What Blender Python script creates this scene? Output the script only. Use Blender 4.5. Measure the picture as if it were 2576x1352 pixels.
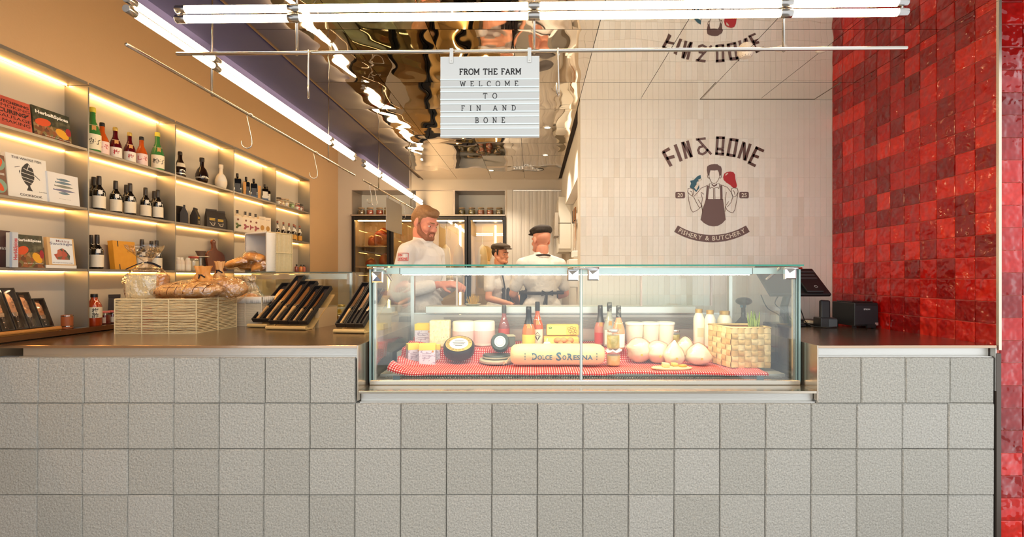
import bpy, math, random
from mathutils import Vector, Matrix, Euler, noise
random.seed(7)
SC = bpy.context.scene
for o in list(bpy.data.objects): bpy.data.objects.remove(o)
CO = SC.collection
PI = math.pi
# ---------------------------------------------------------------- camera, sky, exposure
CAMZ = 1.30
cam = bpy.data.cameras.new('camera'); cam.lens = 16.0; cam.sensor_width = 36.0; cam.sensor_fit = 'HORIZONTAL'
cam.shift_x = -52/2576; cam.shift_y = 22/2576; cam.clip_start = 0.02
camo = bpy.data.objects.new('camera', cam); CO.objects.link(camo)
camo.location = (0, 0, CAMZ); camo.rotation_euler = (PI/2, 0, 0)
SC.camera = camo
WORLD_STRENGTH = 1.02; TUBE = 23.0; STRIP = 30.0; CASE_LED = 52.0; DOWN_W = 28.0; FRIDGE = 16.0
wd = bpy.data.worlds.new('overcast'); SC.world = wd; wd.use_nodes = True
bgn = wd.node_tree.nodes['Background']; bgn.inputs[0].default_value = (0.93, 0.97, 1.0, 1); bgn.inputs[1].default_value = WORLD_STRENGTH
SC.view_settings.view_transform = 'Standard'; SC.view_settings.look = 'None'
SC.view_settings.gamma = 1.0; SC.view_settings.use_curve_mapping = False
SC.view_settings.exposure = 0.75
try:
    SC.cycles.use_denoising = True; SC.cycles.max_bounces = 12; SC.cycles.transparent_max_bounces = 24
    SC.cycles.glossy_bounces = 5; SC.cycles.caustics_reflective = False; SC.cycles.caustics_refractive = False
    SC.cycles.sample_clamp_indirect = 6.0; SC.cycles.blur_glossy = 0.5
except Exception: pass
F = 16/36*2576
def W(px, py, Y): return Vector(((px-1340)*Y/F, Y, CAMZ-(py-698)*Y/F))
def XA(px, Y): return (px-1340)*Y/F
def ZA(py, Y): return CAMZ-(py-698)*Y/F
# ---------------------------------------------------------------- materials
def lin(c):
    r = []
    for v in c[:3]:
        v = v/255
        r.append(v/12.92 if v <= .04045 else ((v+.055)/1.055)**2.4)
    return (*r, 1)
MATS = {}
def mat(name, col=(200,200,200), rough=.5, metal=0., emit=None, es=0., trans=0., ior=1.45, spec=None, coat=0., bump=None, alpha=None):
    """bump=(scale, distance[, detail])"""
    if name in MATS: return MATS[name]
    m = bpy.data.materials.new(name); m.use_nodes = True; MATS[name] = m
    nt = m.node_tree; b = nt.nodes['Principled BSDF']
    b.inputs['Base Color'].default_value = lin(col); b.inputs['Roughness'].default_value = rough
    b.inputs['Metallic'].default_value = metal; b.inputs['IOR'].default_value = ior
    b.inputs['Transmission Weight'].default_value = trans; b.inputs['Coat Weight'].default_value = coat
    if spec is not None: b.inputs['Specular IOR Level'].default_value = spec
    if emit: b.inputs['Emission Color'].default_value = lin(emit); b.inputs['Emission Strength'].default_value = es
    if bump: add_bump(nt, b, *bump)
    return m
def nd(nt, t, **kw):
    n = nt.nodes.new(t)
    for k, v in kw.items():
        if k.startswith('i_'): n.inputs[int(k[2:])].default_value = v
        else: setattr(n, k, v)
    return n
def add_bump(nt, b, scale, dist, detail=3, coord='Object', vec_scale=None, strength=1.0, rand=False):
    tc = nd(nt, 'ShaderNodeTexCoord'); nz = nd(nt, 'ShaderNodeTexNoise'); bp = nd(nt, 'ShaderNodeBump')
    nz.inputs['Scale'].default_value = scale; nz.inputs['Detail'].default_value = detail
    bp.inputs['Distance'].default_value = dist; bp.inputs['Strength'].default_value = strength
    src = tc.outputs[coord]
    if vec_scale:
        mp = nd(nt, 'ShaderNodeMapping'); mp.inputs['Scale'].default_value = vec_scale
        nt.links.new(src, mp.inputs['Vector']); src = mp.outputs[0]
    if rand:
        oi = nd(nt, 'ShaderNodeObjectInfo'); ad = nd(nt, 'ShaderNodeVectorMath', operation='ADD')
        ml = nd(nt, 'ShaderNodeMath', operation='MULTIPLY'); ml.inputs[1].default_value = 50
        nt.links.new(oi.outputs['Random'], ml.inputs[0]); nt.links.new(src, ad.inputs[0]); nt.links.new(ml.outputs[0], ad.inputs[1]); src = ad.outputs[0]
    nt.links.new(src, nz.inputs['Vector']); nt.links.new(nz.outputs['Fac'], bp.inputs['Height'])
    nt.links.new(bp.outputs[0], b.inputs['Normal'])
    return nz
def ramp(nt, stops, interp='LINEAR'):
    r = nd(nt, 'ShaderNodeValToRGB'); e = r.color_ramp.elements; r.color_ramp.interpolation = interp
    while len(e) < len(stops): e.new(1)
    for i, (p, c) in enumerate(stops): e[i].position = p; e[i].color = lin(c)
    return r
def mat_rand(name, stops, rough=.3, metal=0., bump=None, coat=0., speck=None, randbump=True, interp='LINEAR', spec=None):
    """colour differs per object; optional fine speckle (scale, amount)"""
    m = mat(name, (200,200,200), rough, metal, coat=coat, spec=spec); nt = m.node_tree; b = nt.nodes['Principled BSDF']
    oi = nd(nt, 'ShaderNodeObjectInfo'); r = ramp(nt, stops, interp); nt.links.new(oi.outputs['Random'], r.inputs[0]); out = r.outputs[0]
    if speck:
        tc = nd(nt, 'ShaderNodeTexCoord'); nz = nd(nt, 'ShaderNodeTexNoise'); nz.inputs['Scale'].default_value = speck[0]; nz.inputs['Detail'].default_value = 4
        rr = nd(nt, 'ShaderNodeMapRange'); rr.inputs[1].default_value = .3; rr.inputs[2].default_value = .7; rr.inputs[3].default_value = 1-speck[1]; rr.inputs[4].default_value = 1+speck[1]
        mx = nd(nt, 'ShaderNodeVectorMath', operation='SCALE')
        nt.links.new(tc.outputs['Object'], nz.inputs['Vector']); nt.links.new(nz.outputs['Fac'], rr.inputs[0]); nt.links.new(out, mx.inputs[0]); nt.links.new(rr.outputs[0], mx.inputs['Scale']); out = mx.outputs[0]
    nt.links.new(out, b.inputs['Base Color'])
    if bump: add_bump(nt, b, *bump, rand=randbump)
    return m
def mat_noise(name, stops, scale=5, rough=.5, detail=3, metal=0., bump=None, stretch=None, voronoi=False, spec=None):
    m = mat(name, (200,200,200), rough, metal, bump=bump, spec=spec); nt = m.node_tree; b = nt.nodes['Principled BSDF']
    tc = nd(nt, 'ShaderNodeTexCoord'); nz = nd(nt, 'ShaderNodeTexVoronoi' if voronoi else 'ShaderNodeTexNoise'); nz.inputs['Scale'].default_value = scale
    if not voronoi: nz.inputs['Detail'].default_value = detail
    r = ramp(nt, stops); src = tc.outputs['Object']
    if stretch:
        mp = nd(nt, 'ShaderNodeMapping'); mp.inputs['Scale'].default_value = stretch; nt.links.new(src, mp.inputs[0]); src = mp.outputs[0]
    nt.links.new(src, nz.inputs['Vector'])
    if voronoi:
        sp = nd(nt, 'ShaderNodeSeparateColor'); nt.links.new(nz.outputs['Color'], sp.inputs[0]); nt.links.new(sp.outputs[0], r.inputs[0])
    else: nt.links.new(nz.outputs['Fac'], r.inputs[0])
    nt.links.new(r.outputs[0], b.inputs['Base Color'])
    return m
def mat_pane(name, tint=(252,254,253), ior=1.5, rough=0.0, gloss=1.0, bump=None, gtint=(255,255,255), base=0.0):
    """thin clear sheet: straight-through light plus fresnel reflection"""
    m = bpy.data.materials.new(name); m.use_nodes = True; MATS[name] = m; nt = m.node_tree
    nt.nodes.remove(nt.nodes['Principled BSDF']); out = nt.nodes['Material Output']
    tr = nd(nt, 'ShaderNodeBsdfTransparent'); tr.inputs[0].default_value = lin(tint)
    gl = nd(nt, 'ShaderNodeBsdfGlossy'); gl.inputs['Roughness'].default_value = rough; gl.inputs[0].default_value = lin(gtint)
    fr = nd(nt, 'ShaderNodeFresnel'); ge = nd(nt, 'ShaderNodeNewGeometry'); mi = nd(nt, 'ShaderNodeMapRange'); mi.inputs[3].default_value = ior; mi.inputs[4].default_value = 1/ior
    nt.links.new(ge.outputs['Backfacing'], mi.inputs[0]); nt.links.new(mi.outputs[0], fr.inputs[0])
    mu = nd(nt, 'ShaderNodeMath', operation='MULTIPLY_ADD'); mu.inputs[1].default_value = gloss; mu.inputs[2].default_value = base; mu.use_clamp = True
    mx = nd(nt, 'ShaderNodeMixShader')
    nt.links.new(fr.outputs[0], mu.inputs[0]); nt.links.new(mu.outputs[0], mx.inputs[0]); nt.links.new(tr.outputs[0], mx.inputs[1]); nt.links.new(gl.outputs[0], mx.inputs[2]); nt.links.new(mx.outputs[0], out.inputs[0])
    if bump:
        tc = nd(nt, 'ShaderNodeTexCoord'); nz = nd(nt, 'ShaderNodeTexNoise'); nz.inputs['Scale'].default_value = bump[0]; nz.inputs['Detail'].default_value = 2
        bp = nd(nt, 'ShaderNodeBump'); bp.inputs['Distance'].default_value = bump[1]
        nt.links.new(tc.outputs['Object'], nz.inputs['Vector']); nt.links.new(nz.outputs['Fac'], bp.inputs['Height'])
        nt.links.new(bp.outputs[0], gl.inputs['Normal']); nt.links.new(bp.outputs[0], fr.inputs['Normal'])
    return m
# ---------------------------------------------------------------- geometry
class G:
    def __init__(s): s.v = []; s.f = []
    def add(s, v, f, M=None):
        n = len(s.v); s.v += [tuple(M @ Vector(p)) if M else tuple(p) for p in v]; s.f += [tuple(i+n for i in q) for q in f]; return s
    def box(s, x0, x1, y0, y1, z0, z1, M=None):
        v = [(x,y,z) for z in (z0,z1) for y in (y0,y1) for x in (x0,x1)]
        return s.add(v, [(0,2,3,1),(4,5,7,6),(0,1,5,4),(2,6,7,3),(0,4,6,2),(1,3,7,5)], M)
    def cbox(s, c, d, M=None):
        return s.box(c[0]-d[0]/2, c[0]+d[0]/2, c[1]-d[1]/2, c[1]+d[1]/2, c[2]-d[2]/2, c[2]+d[2]/2, M)
    def tube(s, path, r, n=8, caps=True, M=None, closed=False):
        path = [Vector(p) for p in path]; L = len(path); rr = r if isinstance(r, (list, tuple)) else [r]*L
        v = []; f = []; up = None
        for i, p in enumerate(path):
            a = path[(i-1) % L] if (closed or i) else p; b = path[(i+1) % L] if (closed or i < L-1) else p
            t = (b-a).normalized()
            if up is None: up = Vector((0,0,1)) if abs(t.z) < .9 else Vector((1,0,0))
            x = t.cross(up)
            if x.length < 1e-5: x = t.cross(Vector((0,1,0)))
            x.normalize(); y = x.cross(t).normalized(); up = y
            for k in range(n):
                an = 2*PI*k/n; v.append(p+x*math.cos(an)*rr[i]+y*math.sin(an)*rr[i])
        for i in range(L if closed else L-1):
            j = (i+1) % L
            for k in range(n): f.append((i*n+k, i*n+(k+1) % n, j*n+(k+1) % n, j*n+k))
        if caps and not closed: f.append(tuple(range(n))[::-1]); f.append(tuple((L-1)*n+k for k in range(n)))
        return s.add(v, f, M)
    def lathe(s, prof, n=20, c=(0,0,0), M=None, a0=0, a1=2*PI, caps=True):
        v = []; f = []; full = abs(a1-a0-2*PI) < 1e-6; m = n if full else n+1
        for (r, z) in prof:
            for k in range(m):
                an = a0+(a1-a0)*k/n; v.append((c[0]+r*math.cos(an), c[1]+r*math.sin(an), c[2]+z))
        for i in range(len(prof)-1):
            for k in range(n if full else n): 
                k2 = (k+1) % m if full else k+1
                f.append((i*m+k, i*m+k2, (i+1)*m+k2, (i+1)*m+k))
        if caps and full:
            if prof[0][0] > 1e-6: f.append(tuple(range(m))[::-1])
            if prof[-1][0] > 1e-6: f.append(tuple((len(prof)-1)*m+k for k in range(m)))
        return s.add(v, f, M)
    def ball(s, c, r, n=12, m=8, M=None):
        r = r if isinstance(r, (list, tuple)) else (r,r,r); v = []; f = []
        R = M or Matrix.Identity(4)
        for i in range(1, m):
            a = PI*i/m
            for k in range(n):
                b = 2*PI*k/n; v.append((r[0]*math.sin(a)*math.cos(b), r[1]*math.sin(a)*math.sin(b), r[2]*math.cos(a)))
        t = len(v); v.append((0,0,r[2])); v.append((0,0,-r[2]))
        for i in range(m-2):
            for k in range(n): f.append((i*n+k, (i+1)*n+k, (i+1)*n+(k+1) % n, i*n+(k+1) % n))
        for k in range(n): f.append((t, k, (k+1) % n)); f.append((t+1, (m-2)*n+(k+1) % n, (m-2)*n+k))
        return s.add(v, f, Matrix.Translation(c) @ R)
    def cap(s, p0, r0, p1, r1, n=10):
        """tapered capsule"""
        p0 = Vector(p0); p1 = Vector(p1); d = p1-p0
        if d.length < 1e-6: return s.ball(p0, r0)
        q = d.to_track_quat('Z', 'Y').to_matrix().to_4x4(); L = d.length; prof = []
        for i in range(5): a = -PI/2+PI/2*i/4.; prof.append((max(r0*math.cos(a), 1e-5 if i == 0 else 0), r0*math.sin(a)))
        for i in range(5): a = PI/2*i/4.; prof.append((max(r1*math.cos(a), 1e-5), L+r1*math.sin(a)))
        return s.lathe(prof, n, M=Matrix.Translation(p0) @ q)
    def prism(s, poly, t, M=None, z0=0):
        """polygon in XZ (facing -Y), thickness t towards +Y"""
        n = len(poly); v = [(x, z0, z) for x, z in poly]+[(x, z0+t, z) for x, z in poly]
        ar = sum(poly[i][0]*poly[(i+1) % n][1]-poly[(i+1) % n][0]*poly[i][1] for i in range(n))
        f = [tuple(range(n)) if ar > 0 else tuple(range(n))[::-1], tuple(range(n, 2*n))[::-1] if ar > 0 else tuple(range(n, 2*n))]
        for i in range(n):
            j = (i+1) % n; f.append((j, i, n+i, n+j) if ar > 0 else (i, j, n+j, n+i))
        return s.add(v, f, M)
    def stroke(s, pts, w, t=.0005, M=None, closed=False, z0=0):
        """thick flat line in XZ"""
        P = [Vector((p[0], p[1])) for p in pts]; n = len(P); L = []; R = []
        for i in range(n):
            a = P[i-1] if (i or closed) else P[i]; b = P[(i+1) % n] if (i < n-1 or closed) else P[i]
            d = (b-a); d = d.normalized() if d.length > 1e-9 else Vector((1,0)); nr = Vector((-d.y, d.x))
            k = 1.0
            if 0 < i < n-1 or closed:
                e = (P[i]-a); e = e.normalized() if e.length > 1e-9 else d
                k = 1/max(.5, abs(nr.dot(Vector((-e.y, e.x)))))
            L.append(P[i]+nr*w/2*k); R.append(P[i]-nr*w/2*k)
        m = n if closed else n-1
        for i in range(m):
            j = (i+1) % n; s.prism([tuple(L[i]), tuple(R[i]), tuple(R[j]), tuple(L[j])], t, M, z0)
        return s
    def obj(s, name, m, parent=None, smooth=False, bevel=0, seg=1, loc=None, rot=None):
        me = bpy.data.meshes.new(name); me.from_pydata(s.v, [], s.f); me.validate(); me.update()
        return link(name, me, m, parent, smooth, bevel, seg, loc, rot)
def link(name, me, m, parent=None, smooth=False, bevel=0, seg=1, loc=None, rot=None):
    if m and not me.materials: me.materials.append(m)
    if smooth: me.shade_smooth()
    o = bpy.data.objects.new(name, me); CO.objects.link(o)
    if parent: o.parent = parent
    if loc is not None: o.location = loc
    if rot is not None: o.rotation_euler = rot
    if bevel:
        b = o.modifiers.new('edge', 'BEVEL'); b.width = bevel; b.segments = seg; b.limit_method = 'ANGLE'; b.angle_limit = .6
    if smooth == 'auto':
        w = o.modifiers.new('wn', 'WEIGHTED_NORMAL')
    return o
def autosmooth(o, ang=40):
    me = o.data; me.shade_smooth()
    try: me.set_sharp_from_angle(angle=math.radians(ang))
    except Exception: pass
    return o
def thing(name, label, cat, loc=(0,0,0), rot=(0,0,0), group=None):
    o = bpy.data.objects.new(name, None); CO.objects.link(o); o.location = loc
    o.rotation_euler = rot if isinstance(rot, (tuple, list)) else (0,0,rot); o.empty_display_size = .02
    o['label'] = label; o['category'] = cat
    if group: o['group'] = group
    return o
def tag(o, label, cat, group=None):
    o['label'] = label; o['category'] = cat
    if group: o['group'] = group
    return o
KIDS = {}
def dup(root, loc, rot, label, group=None):
    r = root.copy(); CO.objects.link(r); r.location = loc; r.rotation_euler = rot if isinstance(rot, (tuple, list)) else (0,0,rot); r['label'] = label
    if group: r['group'] = group
    for ch in root.children:
        c = ch.copy(); CO.objects.link(c); c.parent = r
        for g in ch.children:
            d = g.copy(); CO.objects.link(d); d.parent = c
    return r
def struct(o): o['kind'] = 'structure'; return o
# text from the built-in font, flat in XZ facing -Y, baseline z=0, left x=0
_tx = {}
def glyphs(txt, bold=0.):
    k = (txt, bold)
    if k in _tx: return _tx[k]
    cu = bpy.data.curves.new('t', 'FONT'); cu.body = txt; cu.size = 1.0; cu.offset = bold; cu.resolution_u = 2
    ob = bpy.data.objects.new('t', cu); CO.objects.link(ob); dg = bpy.context.evaluated_depsgraph_get(); dg.update()
    me = bpy.data.meshes.new_from_object(ob.evaluated_get(dg))
    v = [(p.co.x, 0, p.co.y) for p in me.vertices]; f = [tuple(p.vertices) for p in me.polygons]
    bpy.data.objects.remove(ob); bpy.data.curves.remove(cu); bpy.data.meshes.remove(me)
    x0 = min([p[0] for p in v], default=0); x1 = max([p[0] for p in v], default=.3); h = max([p[2] for p in v], default=.7)
    _tx[k] = (v, f, x0, x1, h); return _tx[k]
def text(g, txt, cx, z, w=None, h=None, bold=0., M=None, y=0.):
    """add text to G, centred at cx, baseline z, fitted to width w (or cap height h)"""
    v, f, x0, x1, th = glyphs(txt, bold)
    s = w/(x1-x0) if w else h/th; sz = h/th if h else s; sx = w/(x1-x0) if w else s
    T = Matrix(((sx,0,0,cx-(x0+x1)/2*sx),(0,1,0,y),(0,0,sz,z),(0,0,0,1)))
    return g.add(v, f, (M @ T) if M else T)
def blob(name, build, voxel, m, parent=None, smooth=3, xf=None):
    """one continuous skin over overlapping closed shapes"""
    g = G(); build(g)
    me = bpy.data.meshes.new(name); me.from_pydata([tuple(xf @ Vector(p)) for p in g.v] if xf else g.v, [], g.f); me.update()
    o = bpy.data.objects.new(name, me); CO.objects.link(o)
    r = o.modifiers.new('r', 'REMESH'); r.mode = 'VOXEL'; r.voxel_size = voxel; r.adaptivity = 0
    if smooth: q = o.modifiers.new('s', 'SMOOTH'); q.iterations = smooth; q.factor = .5
    dg = bpy.context.evaluated_depsgraph_get(); dg.update()
    m2 = bpy.data.meshes.new_from_object(o.evaluated_get(dg)); bpy.data.objects.remove(o); bpy.data.meshes.remove(me); m2.name = name
    m2.materials.clear(); m2.materials.append(m); m2.shade_smooth()
    return link(name, m2, None, parent)
# ---------------------------------------------------------------- shared materials
steel = mat('brushed_steel', (206,203,196), .36, .9, bump=(60,.0004,3,'Object',(1,1,14)))
steel_top = mat('worktop_steel', (186,160,136), .16, .92, bump=(30,.0002,2,'Object',(1,30,1)))
steel_dk = mat('shelf_steel', (150,148,143), .38, .75, bump=(50,.0003))
chrome = mat('chrome', (225,225,225), .06, 1.)
rodm = mat('rod_steel', (190,182,172), .22, 1.)
black = mat('black_plastic', (24,24,26), .4)
blackm = mat('black_matte', (30,28,28), .6)
white = mat('white_plastic', (236,234,228), .4)
wallm = mat('plaster_wall', (194,160,120), .75, bump=(90,.0006,4))
wallw = mat('pale_plaster', (216,204,186), .7, bump=(90,.0004,4))
navy = mat('navy_paint', (52,52,84), .32)
tubem = mat('tube_glow', (255,235,205), .4, emit=(255,218,168), es=TUBE)
ledm = mat('led_strip', (255,225,170), .4, emit=(255,190,105), es=STRIP)
ledw = mat('led_white', (255,250,240), .4, emit=(255,238,214), es=CASE_LED)
pane = mat_pane('clear_glass')
pane2 = mat_pane('case_glass', (251,254,253))
greenedge = mat('glass_edge', (52,140,120), .15, emit=None, spec=.6)
tealedge = mat('glass_edge_pale', (150,178,174), .12, spec=.7)
# ---------------------------------------------------------------- shell
HC = CAMZ+1.215                                        # ceiling height
YW = 3.11                                              # tiled logo wall
YB = 5.66                                              # back wall
XL = -2.42; XR = 2.045
struct(G().box(-3.2,2.7,-2.5,1.98,-.1,0).obj('ground', mat_noise('pavement', [(0,(120,116,110)),(1,(170,165,157))], 6, .8)))
struct(G().box(-2.7,2.7,1.98,6.3,-.1,0).obj('floor', mat_noise('kitchen_floor', [(0,(92,70,54)),(1,(120,94,74))], 3, .35)))
g = G(); g.box(-2.75,-2.56,.2,6.3,0,3.4); g.box(-2.56,XL,.2,6.3,CAMZ+1.05,3.4); g.box(-2.56,XL,4.94,6.3,0,CAMZ+1.05); g.box(-2.56,XL-.012,.2,4.94,0,.98)
g.box(-2.56,XL,.2,1.27,.98,CAMZ+1.05)
struct(g.obj('wall_left', wallm))
g = G(); n0, n1 = XA(885,YB), XA(1272,YB)
g.box(XL,n0,YB,6.3,0,3.4); g.box(n0,n1,YB,6.3,ZA(478,YB),3.4); g.box(n1,XA(1291,YB),YB,6.3,0,3.4); g.box(XA(1291,YB),XA(1412,YB),YB,6.3,ZA(478,YB),3.4)
g.box(XA(1412,YB),.9,YB,6.3,0,3.4); g.box(n0,n1,6.22,6.3,0,3.4); g.box(XA(1291,YB),XA(1412,YB),6.22,6.3,0,3.4)
struct(g.obj('wall_back', wallw))
struct(G().box(n1+.02,XA(1290,YB)-.002,YB-.012,YB,.0,ZA(478,YB)).obj('trim_1', mat('white_trim', (232,226,216), .5)))
g = G(); g.box(.326,2.3,YW+.0022,3.3,0,2.9); g.box(.45,2.3,3.3,6.3,0,2.9); g.box(.36,.45,3.3,6.3,CAMZ+.80,2.9)
struct(g.obj('wall_center', mat('cream_grout', (238,231,219), .6)))
struct(G().box(XR+.004,2.75,2.02,6.3,0,3.4).obj('wall_right', mat('grout_red', (206,110,90), .7)))
# soffit behind the mirror ceiling and higher ceiling over the shelves
struct(G().box(-2.75,-1.42,.2,6.3,3.2,3.4).obj('ceiling_1', mat('ceiling_paint', (190,168,140), .8)))
ceil = struct(G().box(-1.42,2.7,1.0,6.3,HC+.02,HC+.2).obj('ceiling', mat('ceiling_backing', (60,50,44), .8)))
# mirror panels, each its own part
mir = mat('mirror_steel', (232,222,208), .025, 1.); add_bump(mir.node_tree, mir.node_tree.nodes['Principled BSDF'], 3.6, .018, 1, 'Object', (1,.75,1), rand=True)
mir2 = mat('mirror_steel_flat', (249,246,240), .02, 1.); add_bump(mir2.node_tree, mir2.node_tree.nodes['Principled BSDF'], 3.0, .0035, 1, 'Object', (1,.8,1), rand=True)
xs = [-1.362,-.93,-.51,-.10,.32,.735,1.15,1.55,2.045]; ys = [1.0,1.62,2.23,2.835,3.285,3.70,4.12,4.54,4.97,5.655]
for i in range(len(xs)-1):
    for j in range(len(ys)-1):
        y0, y1 = ys[j], ys[j+1]
        if xs[i] >= .31:
            if y0 >= 3.2: continue
            if y1 > 3.2: y1 = YW
        cx, cy = (xs[i]+xs[i+1])/2, (y0+y1)/2
        w, d = xs[i+1]-xs[i]-.003, y1-y0-.003
        o = G().box(-w/2,w/2,-d/2,d/2,0,.018).obj('panel', mir2 if xs[i] >= .31 else mir, ceil)
        o.location = (cx, cy, HC)
# access hatch outline on the mirror near the tiled wall
g = G(); zz = HC-.002
for (a, b) in ((1.14,1.1435),(1.92,1.9235)): g.box(a,b,2.84,YW-.004,zz,HC)
g.box(1.14,1.9235,YW-.008,YW-.004,zz,HC)
g.obj('hatch_seam', mat('seam_dark', (128,118,104), .6), ceil)
# navy steel beam along the mirror edge
g = G(); g.box(-1.425,-1.368,.2,5.05,CAMZ+.986,CAMZ+.999); g.box(-1.40,-1.368,.2,5.05,CAMZ+.999,HC+.02); g.box(-1.425,-1.364,.2,5.05,HC,HC+.02); g.box(-1.42,-1.40,.2,5.05,HC+.02,3.2)
struct(g.obj('beam', navy))
struct(G().box(-1.3635,-1.3605,.2,5.66,HC-.006,HC+.012).obj('trim_2', mat('beam_trim', (120,96,72), .4, .6)))
struct(G().box(-2.75,-1.42,6.0,6.3,0,3.4).obj('wall_back_1', wallm))
# ---------------------------------------------------------------- red glazed tiles
red = mat_rand('red_glaze', [(0,(132,9,8)),(.35,(162,13,10)),(.65,(190,20,13)),(.85,(212,31,18)),(1,(224,44,25))], .05, coat=.25, bump=(13,.034,2), speck=(26,.18))
TS = .1
me = None
tg = G(); e = .0015; b = .004
def tile_mesh(w, h, name, bz=.004, d=.011):
    g = G(); x0,x1,z0,z1 = -w/2,w/2,-h/2,h/2
    v = [(x0,.0,z0),(x1,.0,z0),(x1,.0,z1),(x0,.0,z1)]
    v += [(x0,-d*.73,z0),(x1,-d*.73,z0),(x1,-d*.73,z1),(x0,-d*.73,z1)]
    v += [(x0+bz,-d,z0+bz),(x1-bz,-d,z0+bz),(x1-bz,-d,z1-bz),(x0+bz,-d,z1-bz)]
    f = [(0,1,5,4),(1,2,6,5),(2,3,7,6),(3,0,4,7),(4,5,9,8),(5,6,10,9),(6,7,11,10),(7,4,8,11),(8,9,10,11)]
    m = bpy.data.meshes.new(name); m.from_pydata(v,[],f); m.update(); return m
tm = tile_mesh(TS-.0022, TS-.0022, 'tile', .003, .004); tm.materials.append(red)
wr = bpy.data.objects['wall_right']
nrow = int((HC-.98)/TS)+1
for j in range(-1, nrow+5):
    z = 1.0+TS*(j+.42)
    for i in range(12):
        y = 2.060+TS*(i+.5)-.055
        if y > YW or z < 1.0 and y > 2.05: continue
        if z > HC+.06 and y > 1.0: continue
        o = link('tile', tm, None, wr, loc=(XR+.004, y, z), rot=(random.uniform(-.006,.006), 0, -PI/2+random.uniform(-.006,.006)))
for j in range(0, 26):                                   # pilaster face towards the street
    z = .05+TS*j*1.0+.02
    for i in range(3):
        x = XR+.014+.012+TS*(i+.5)
        link('tile', tm, None, wr, loc=(x, 2.020, z), rot=(random.uniform(-.012,.012), 0, random.uniform(-.012,.012)))
struct(G().box(XR,XR+.012,1.996,2.008,.98,2.9).obj('trim_3', mat('corner_trim', (226,206,186), .25, .8)))
struct(G().box(XR-.008,XR+.012,1.998,2.04,0,.965).obj('trim_4', mat('dark_trim', (92,82,74), .4, .6)))
# ---------------------------------------------------------------- pale kit tiles on the logo wall
cream = mat_rand('cream_glaze', [(0,(228,218,203)),(.4,(235,228,216)),(.75,(239,233,222)),(1,(240,228,214))], .32, bump=(14,.0008,2), speck=(30,.03))
wc = bpy.data.objects['wall_center']
tw, th = .0382, .1335
km = tile_mesh(tw-.0008, th-.0008, 'tile', .0006, .0022); km.materials.append(cream)
cols = int((XR-.326)/tw); rest = G(); cand = []
for i in range(cols+1):
    for j in range(12):
        x = .326+tw*(i+.5); z = HC-th*(j+.5)+.0
        if x > XR-.01: continue
        cand.append((abs(x-1.1)+abs(z-1.75)*1.2, x, z))
cand.sort()
for k, (_, x, z) in enumerate(cand):
    if k < 300: link('tile', km, None, wc, loc=(x, YW+.0022, z))
    else: rest.add([(v.co.x+x, v.co.y+YW+.0022, v.co.z+z) for v in km.vertices], [tuple(p.vertices) for p in km.polygons])
o = rest.obj('tile_field', mat_noise('cream_glaze_field', [(0,(230,221,207)),(1,(240,233,221))], 8, .32), wc); o['kind'] = 'stuff'
# ---------------------------------------------------------------- counter
SIDE = 1.0
blk = mat_rand('rough_concrete', [(0,(175,171,161)),(.5,(180,176,166)),(1,(185,181,172))], .9, bump=(95,.006,5), speck=(150,.24))
P = 572.5
ct = thing('counter', 'long street counter faced with square rough grey stone blocks', 'counter', (0,2.0,0))
g = G(); g.box(-2.27,-.775,.05,.85,0,.955); g.box(-.775,1.26,.05,.85,0,.755); g.box(1.26,2.03,.05,.85,0,.955); g.box(-2.27,-.79,.85,1.0,0,.955)
g.obj('core', mat('counter_core', (128,118,106), .8), ct)
g = G(); g.box(-2.27,-.775,.028,.05,.93,.9875); g.box(1.262,2.03,.028,.05,.93,.9875); g.box(-.764,1.248,.028,.05,.73,.7875); g.obj('fascia', steel, ct)
g = G(); g.box(-2.27,-.775,.012,.05,.941,.950); g.box(1.262,2.03,.012,.05,.941,.950); g.box(-.764,1.248,.012,.05,.741,.750); g.obj('fascia_lip', steel, ct)
def block_mesh(w, h, name):
    g = G(); c = .006; r = random.Random(3)
    x0,x1,z0,z1 = -w/2,w/2,-h/2,h/2
    v = [(x0,.05,z0),(x1,.05,z0),(x1,.05,z1),(x0,.05,z1),(x0,c,z0),(x1,c,z0),(x1,c,z1),(x0,c,z1),(x0+c*.6,0,z0+c*.6),(x1-c*.6,0,z0+c*.6),(x1-c*.6,0,z1-c*.6),(x0+c*.6,0,z1-c*.6)]
    f = [(0,1,5,4),(1,2,6,5),(2,3,7,6),(3,0,4,7),(4,5,9,8),(5,6,10,9),(6,7,11,10),(7,4,8,11),(8,9,10,11),(3,2,1,0)]
    m = bpy.data.meshes.new(name); m.from_pydata(v,[],f); m.update(); m.materials.append(blk); return m
B = .2; bm = {}
def block(px0, px1, py0, py1):
    w = (px1-px0)/P-.0018; h = (py1-py0)/P-.0018; k = (round(w,4), round(h,4))
    if k not in bm: bm[k] = block_mesh(w, h, 'block')
    o = link('block', bm[k], None, ct, loc=((px0+px1)/2/P-1340/P, random.uniform(0,.0025), CAMZ-((py0+py1)/2-698)/P), rot=(random.uniform(-.004,.004), random.uniform(-.004,.004), random.uniform(-.004,.004)))
ROWS = [900,1016,1131.5,1247,1362,1440]
for j in range(5):
    j0, j1 = ROWS[j], ROWS[j+1]
    if j == 0:
        xs_ = [893-114*k for k in range(8,-1,-1)]
        xs_ = [x-j*1.2 for x in xs_]
        for a, c in zip(xs_, xs_[1:]): block(a, c, j0, j1)
        xs_ = [2056,2167,2279,2391,2503]
        for a, c in zip(xs_, xs_[1:]): block(a, c, j0, j1)
    else:
        xs_ = [893-114.2*k-j*.8 for k in range(8,0,-1)]+[893-j*.6]+[893+114.9*k-j*.4 for k in range(1,14)]+[2503]
        for a, c in zip(xs_, xs_[1:]): block(a, c, j0, j1)
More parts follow.
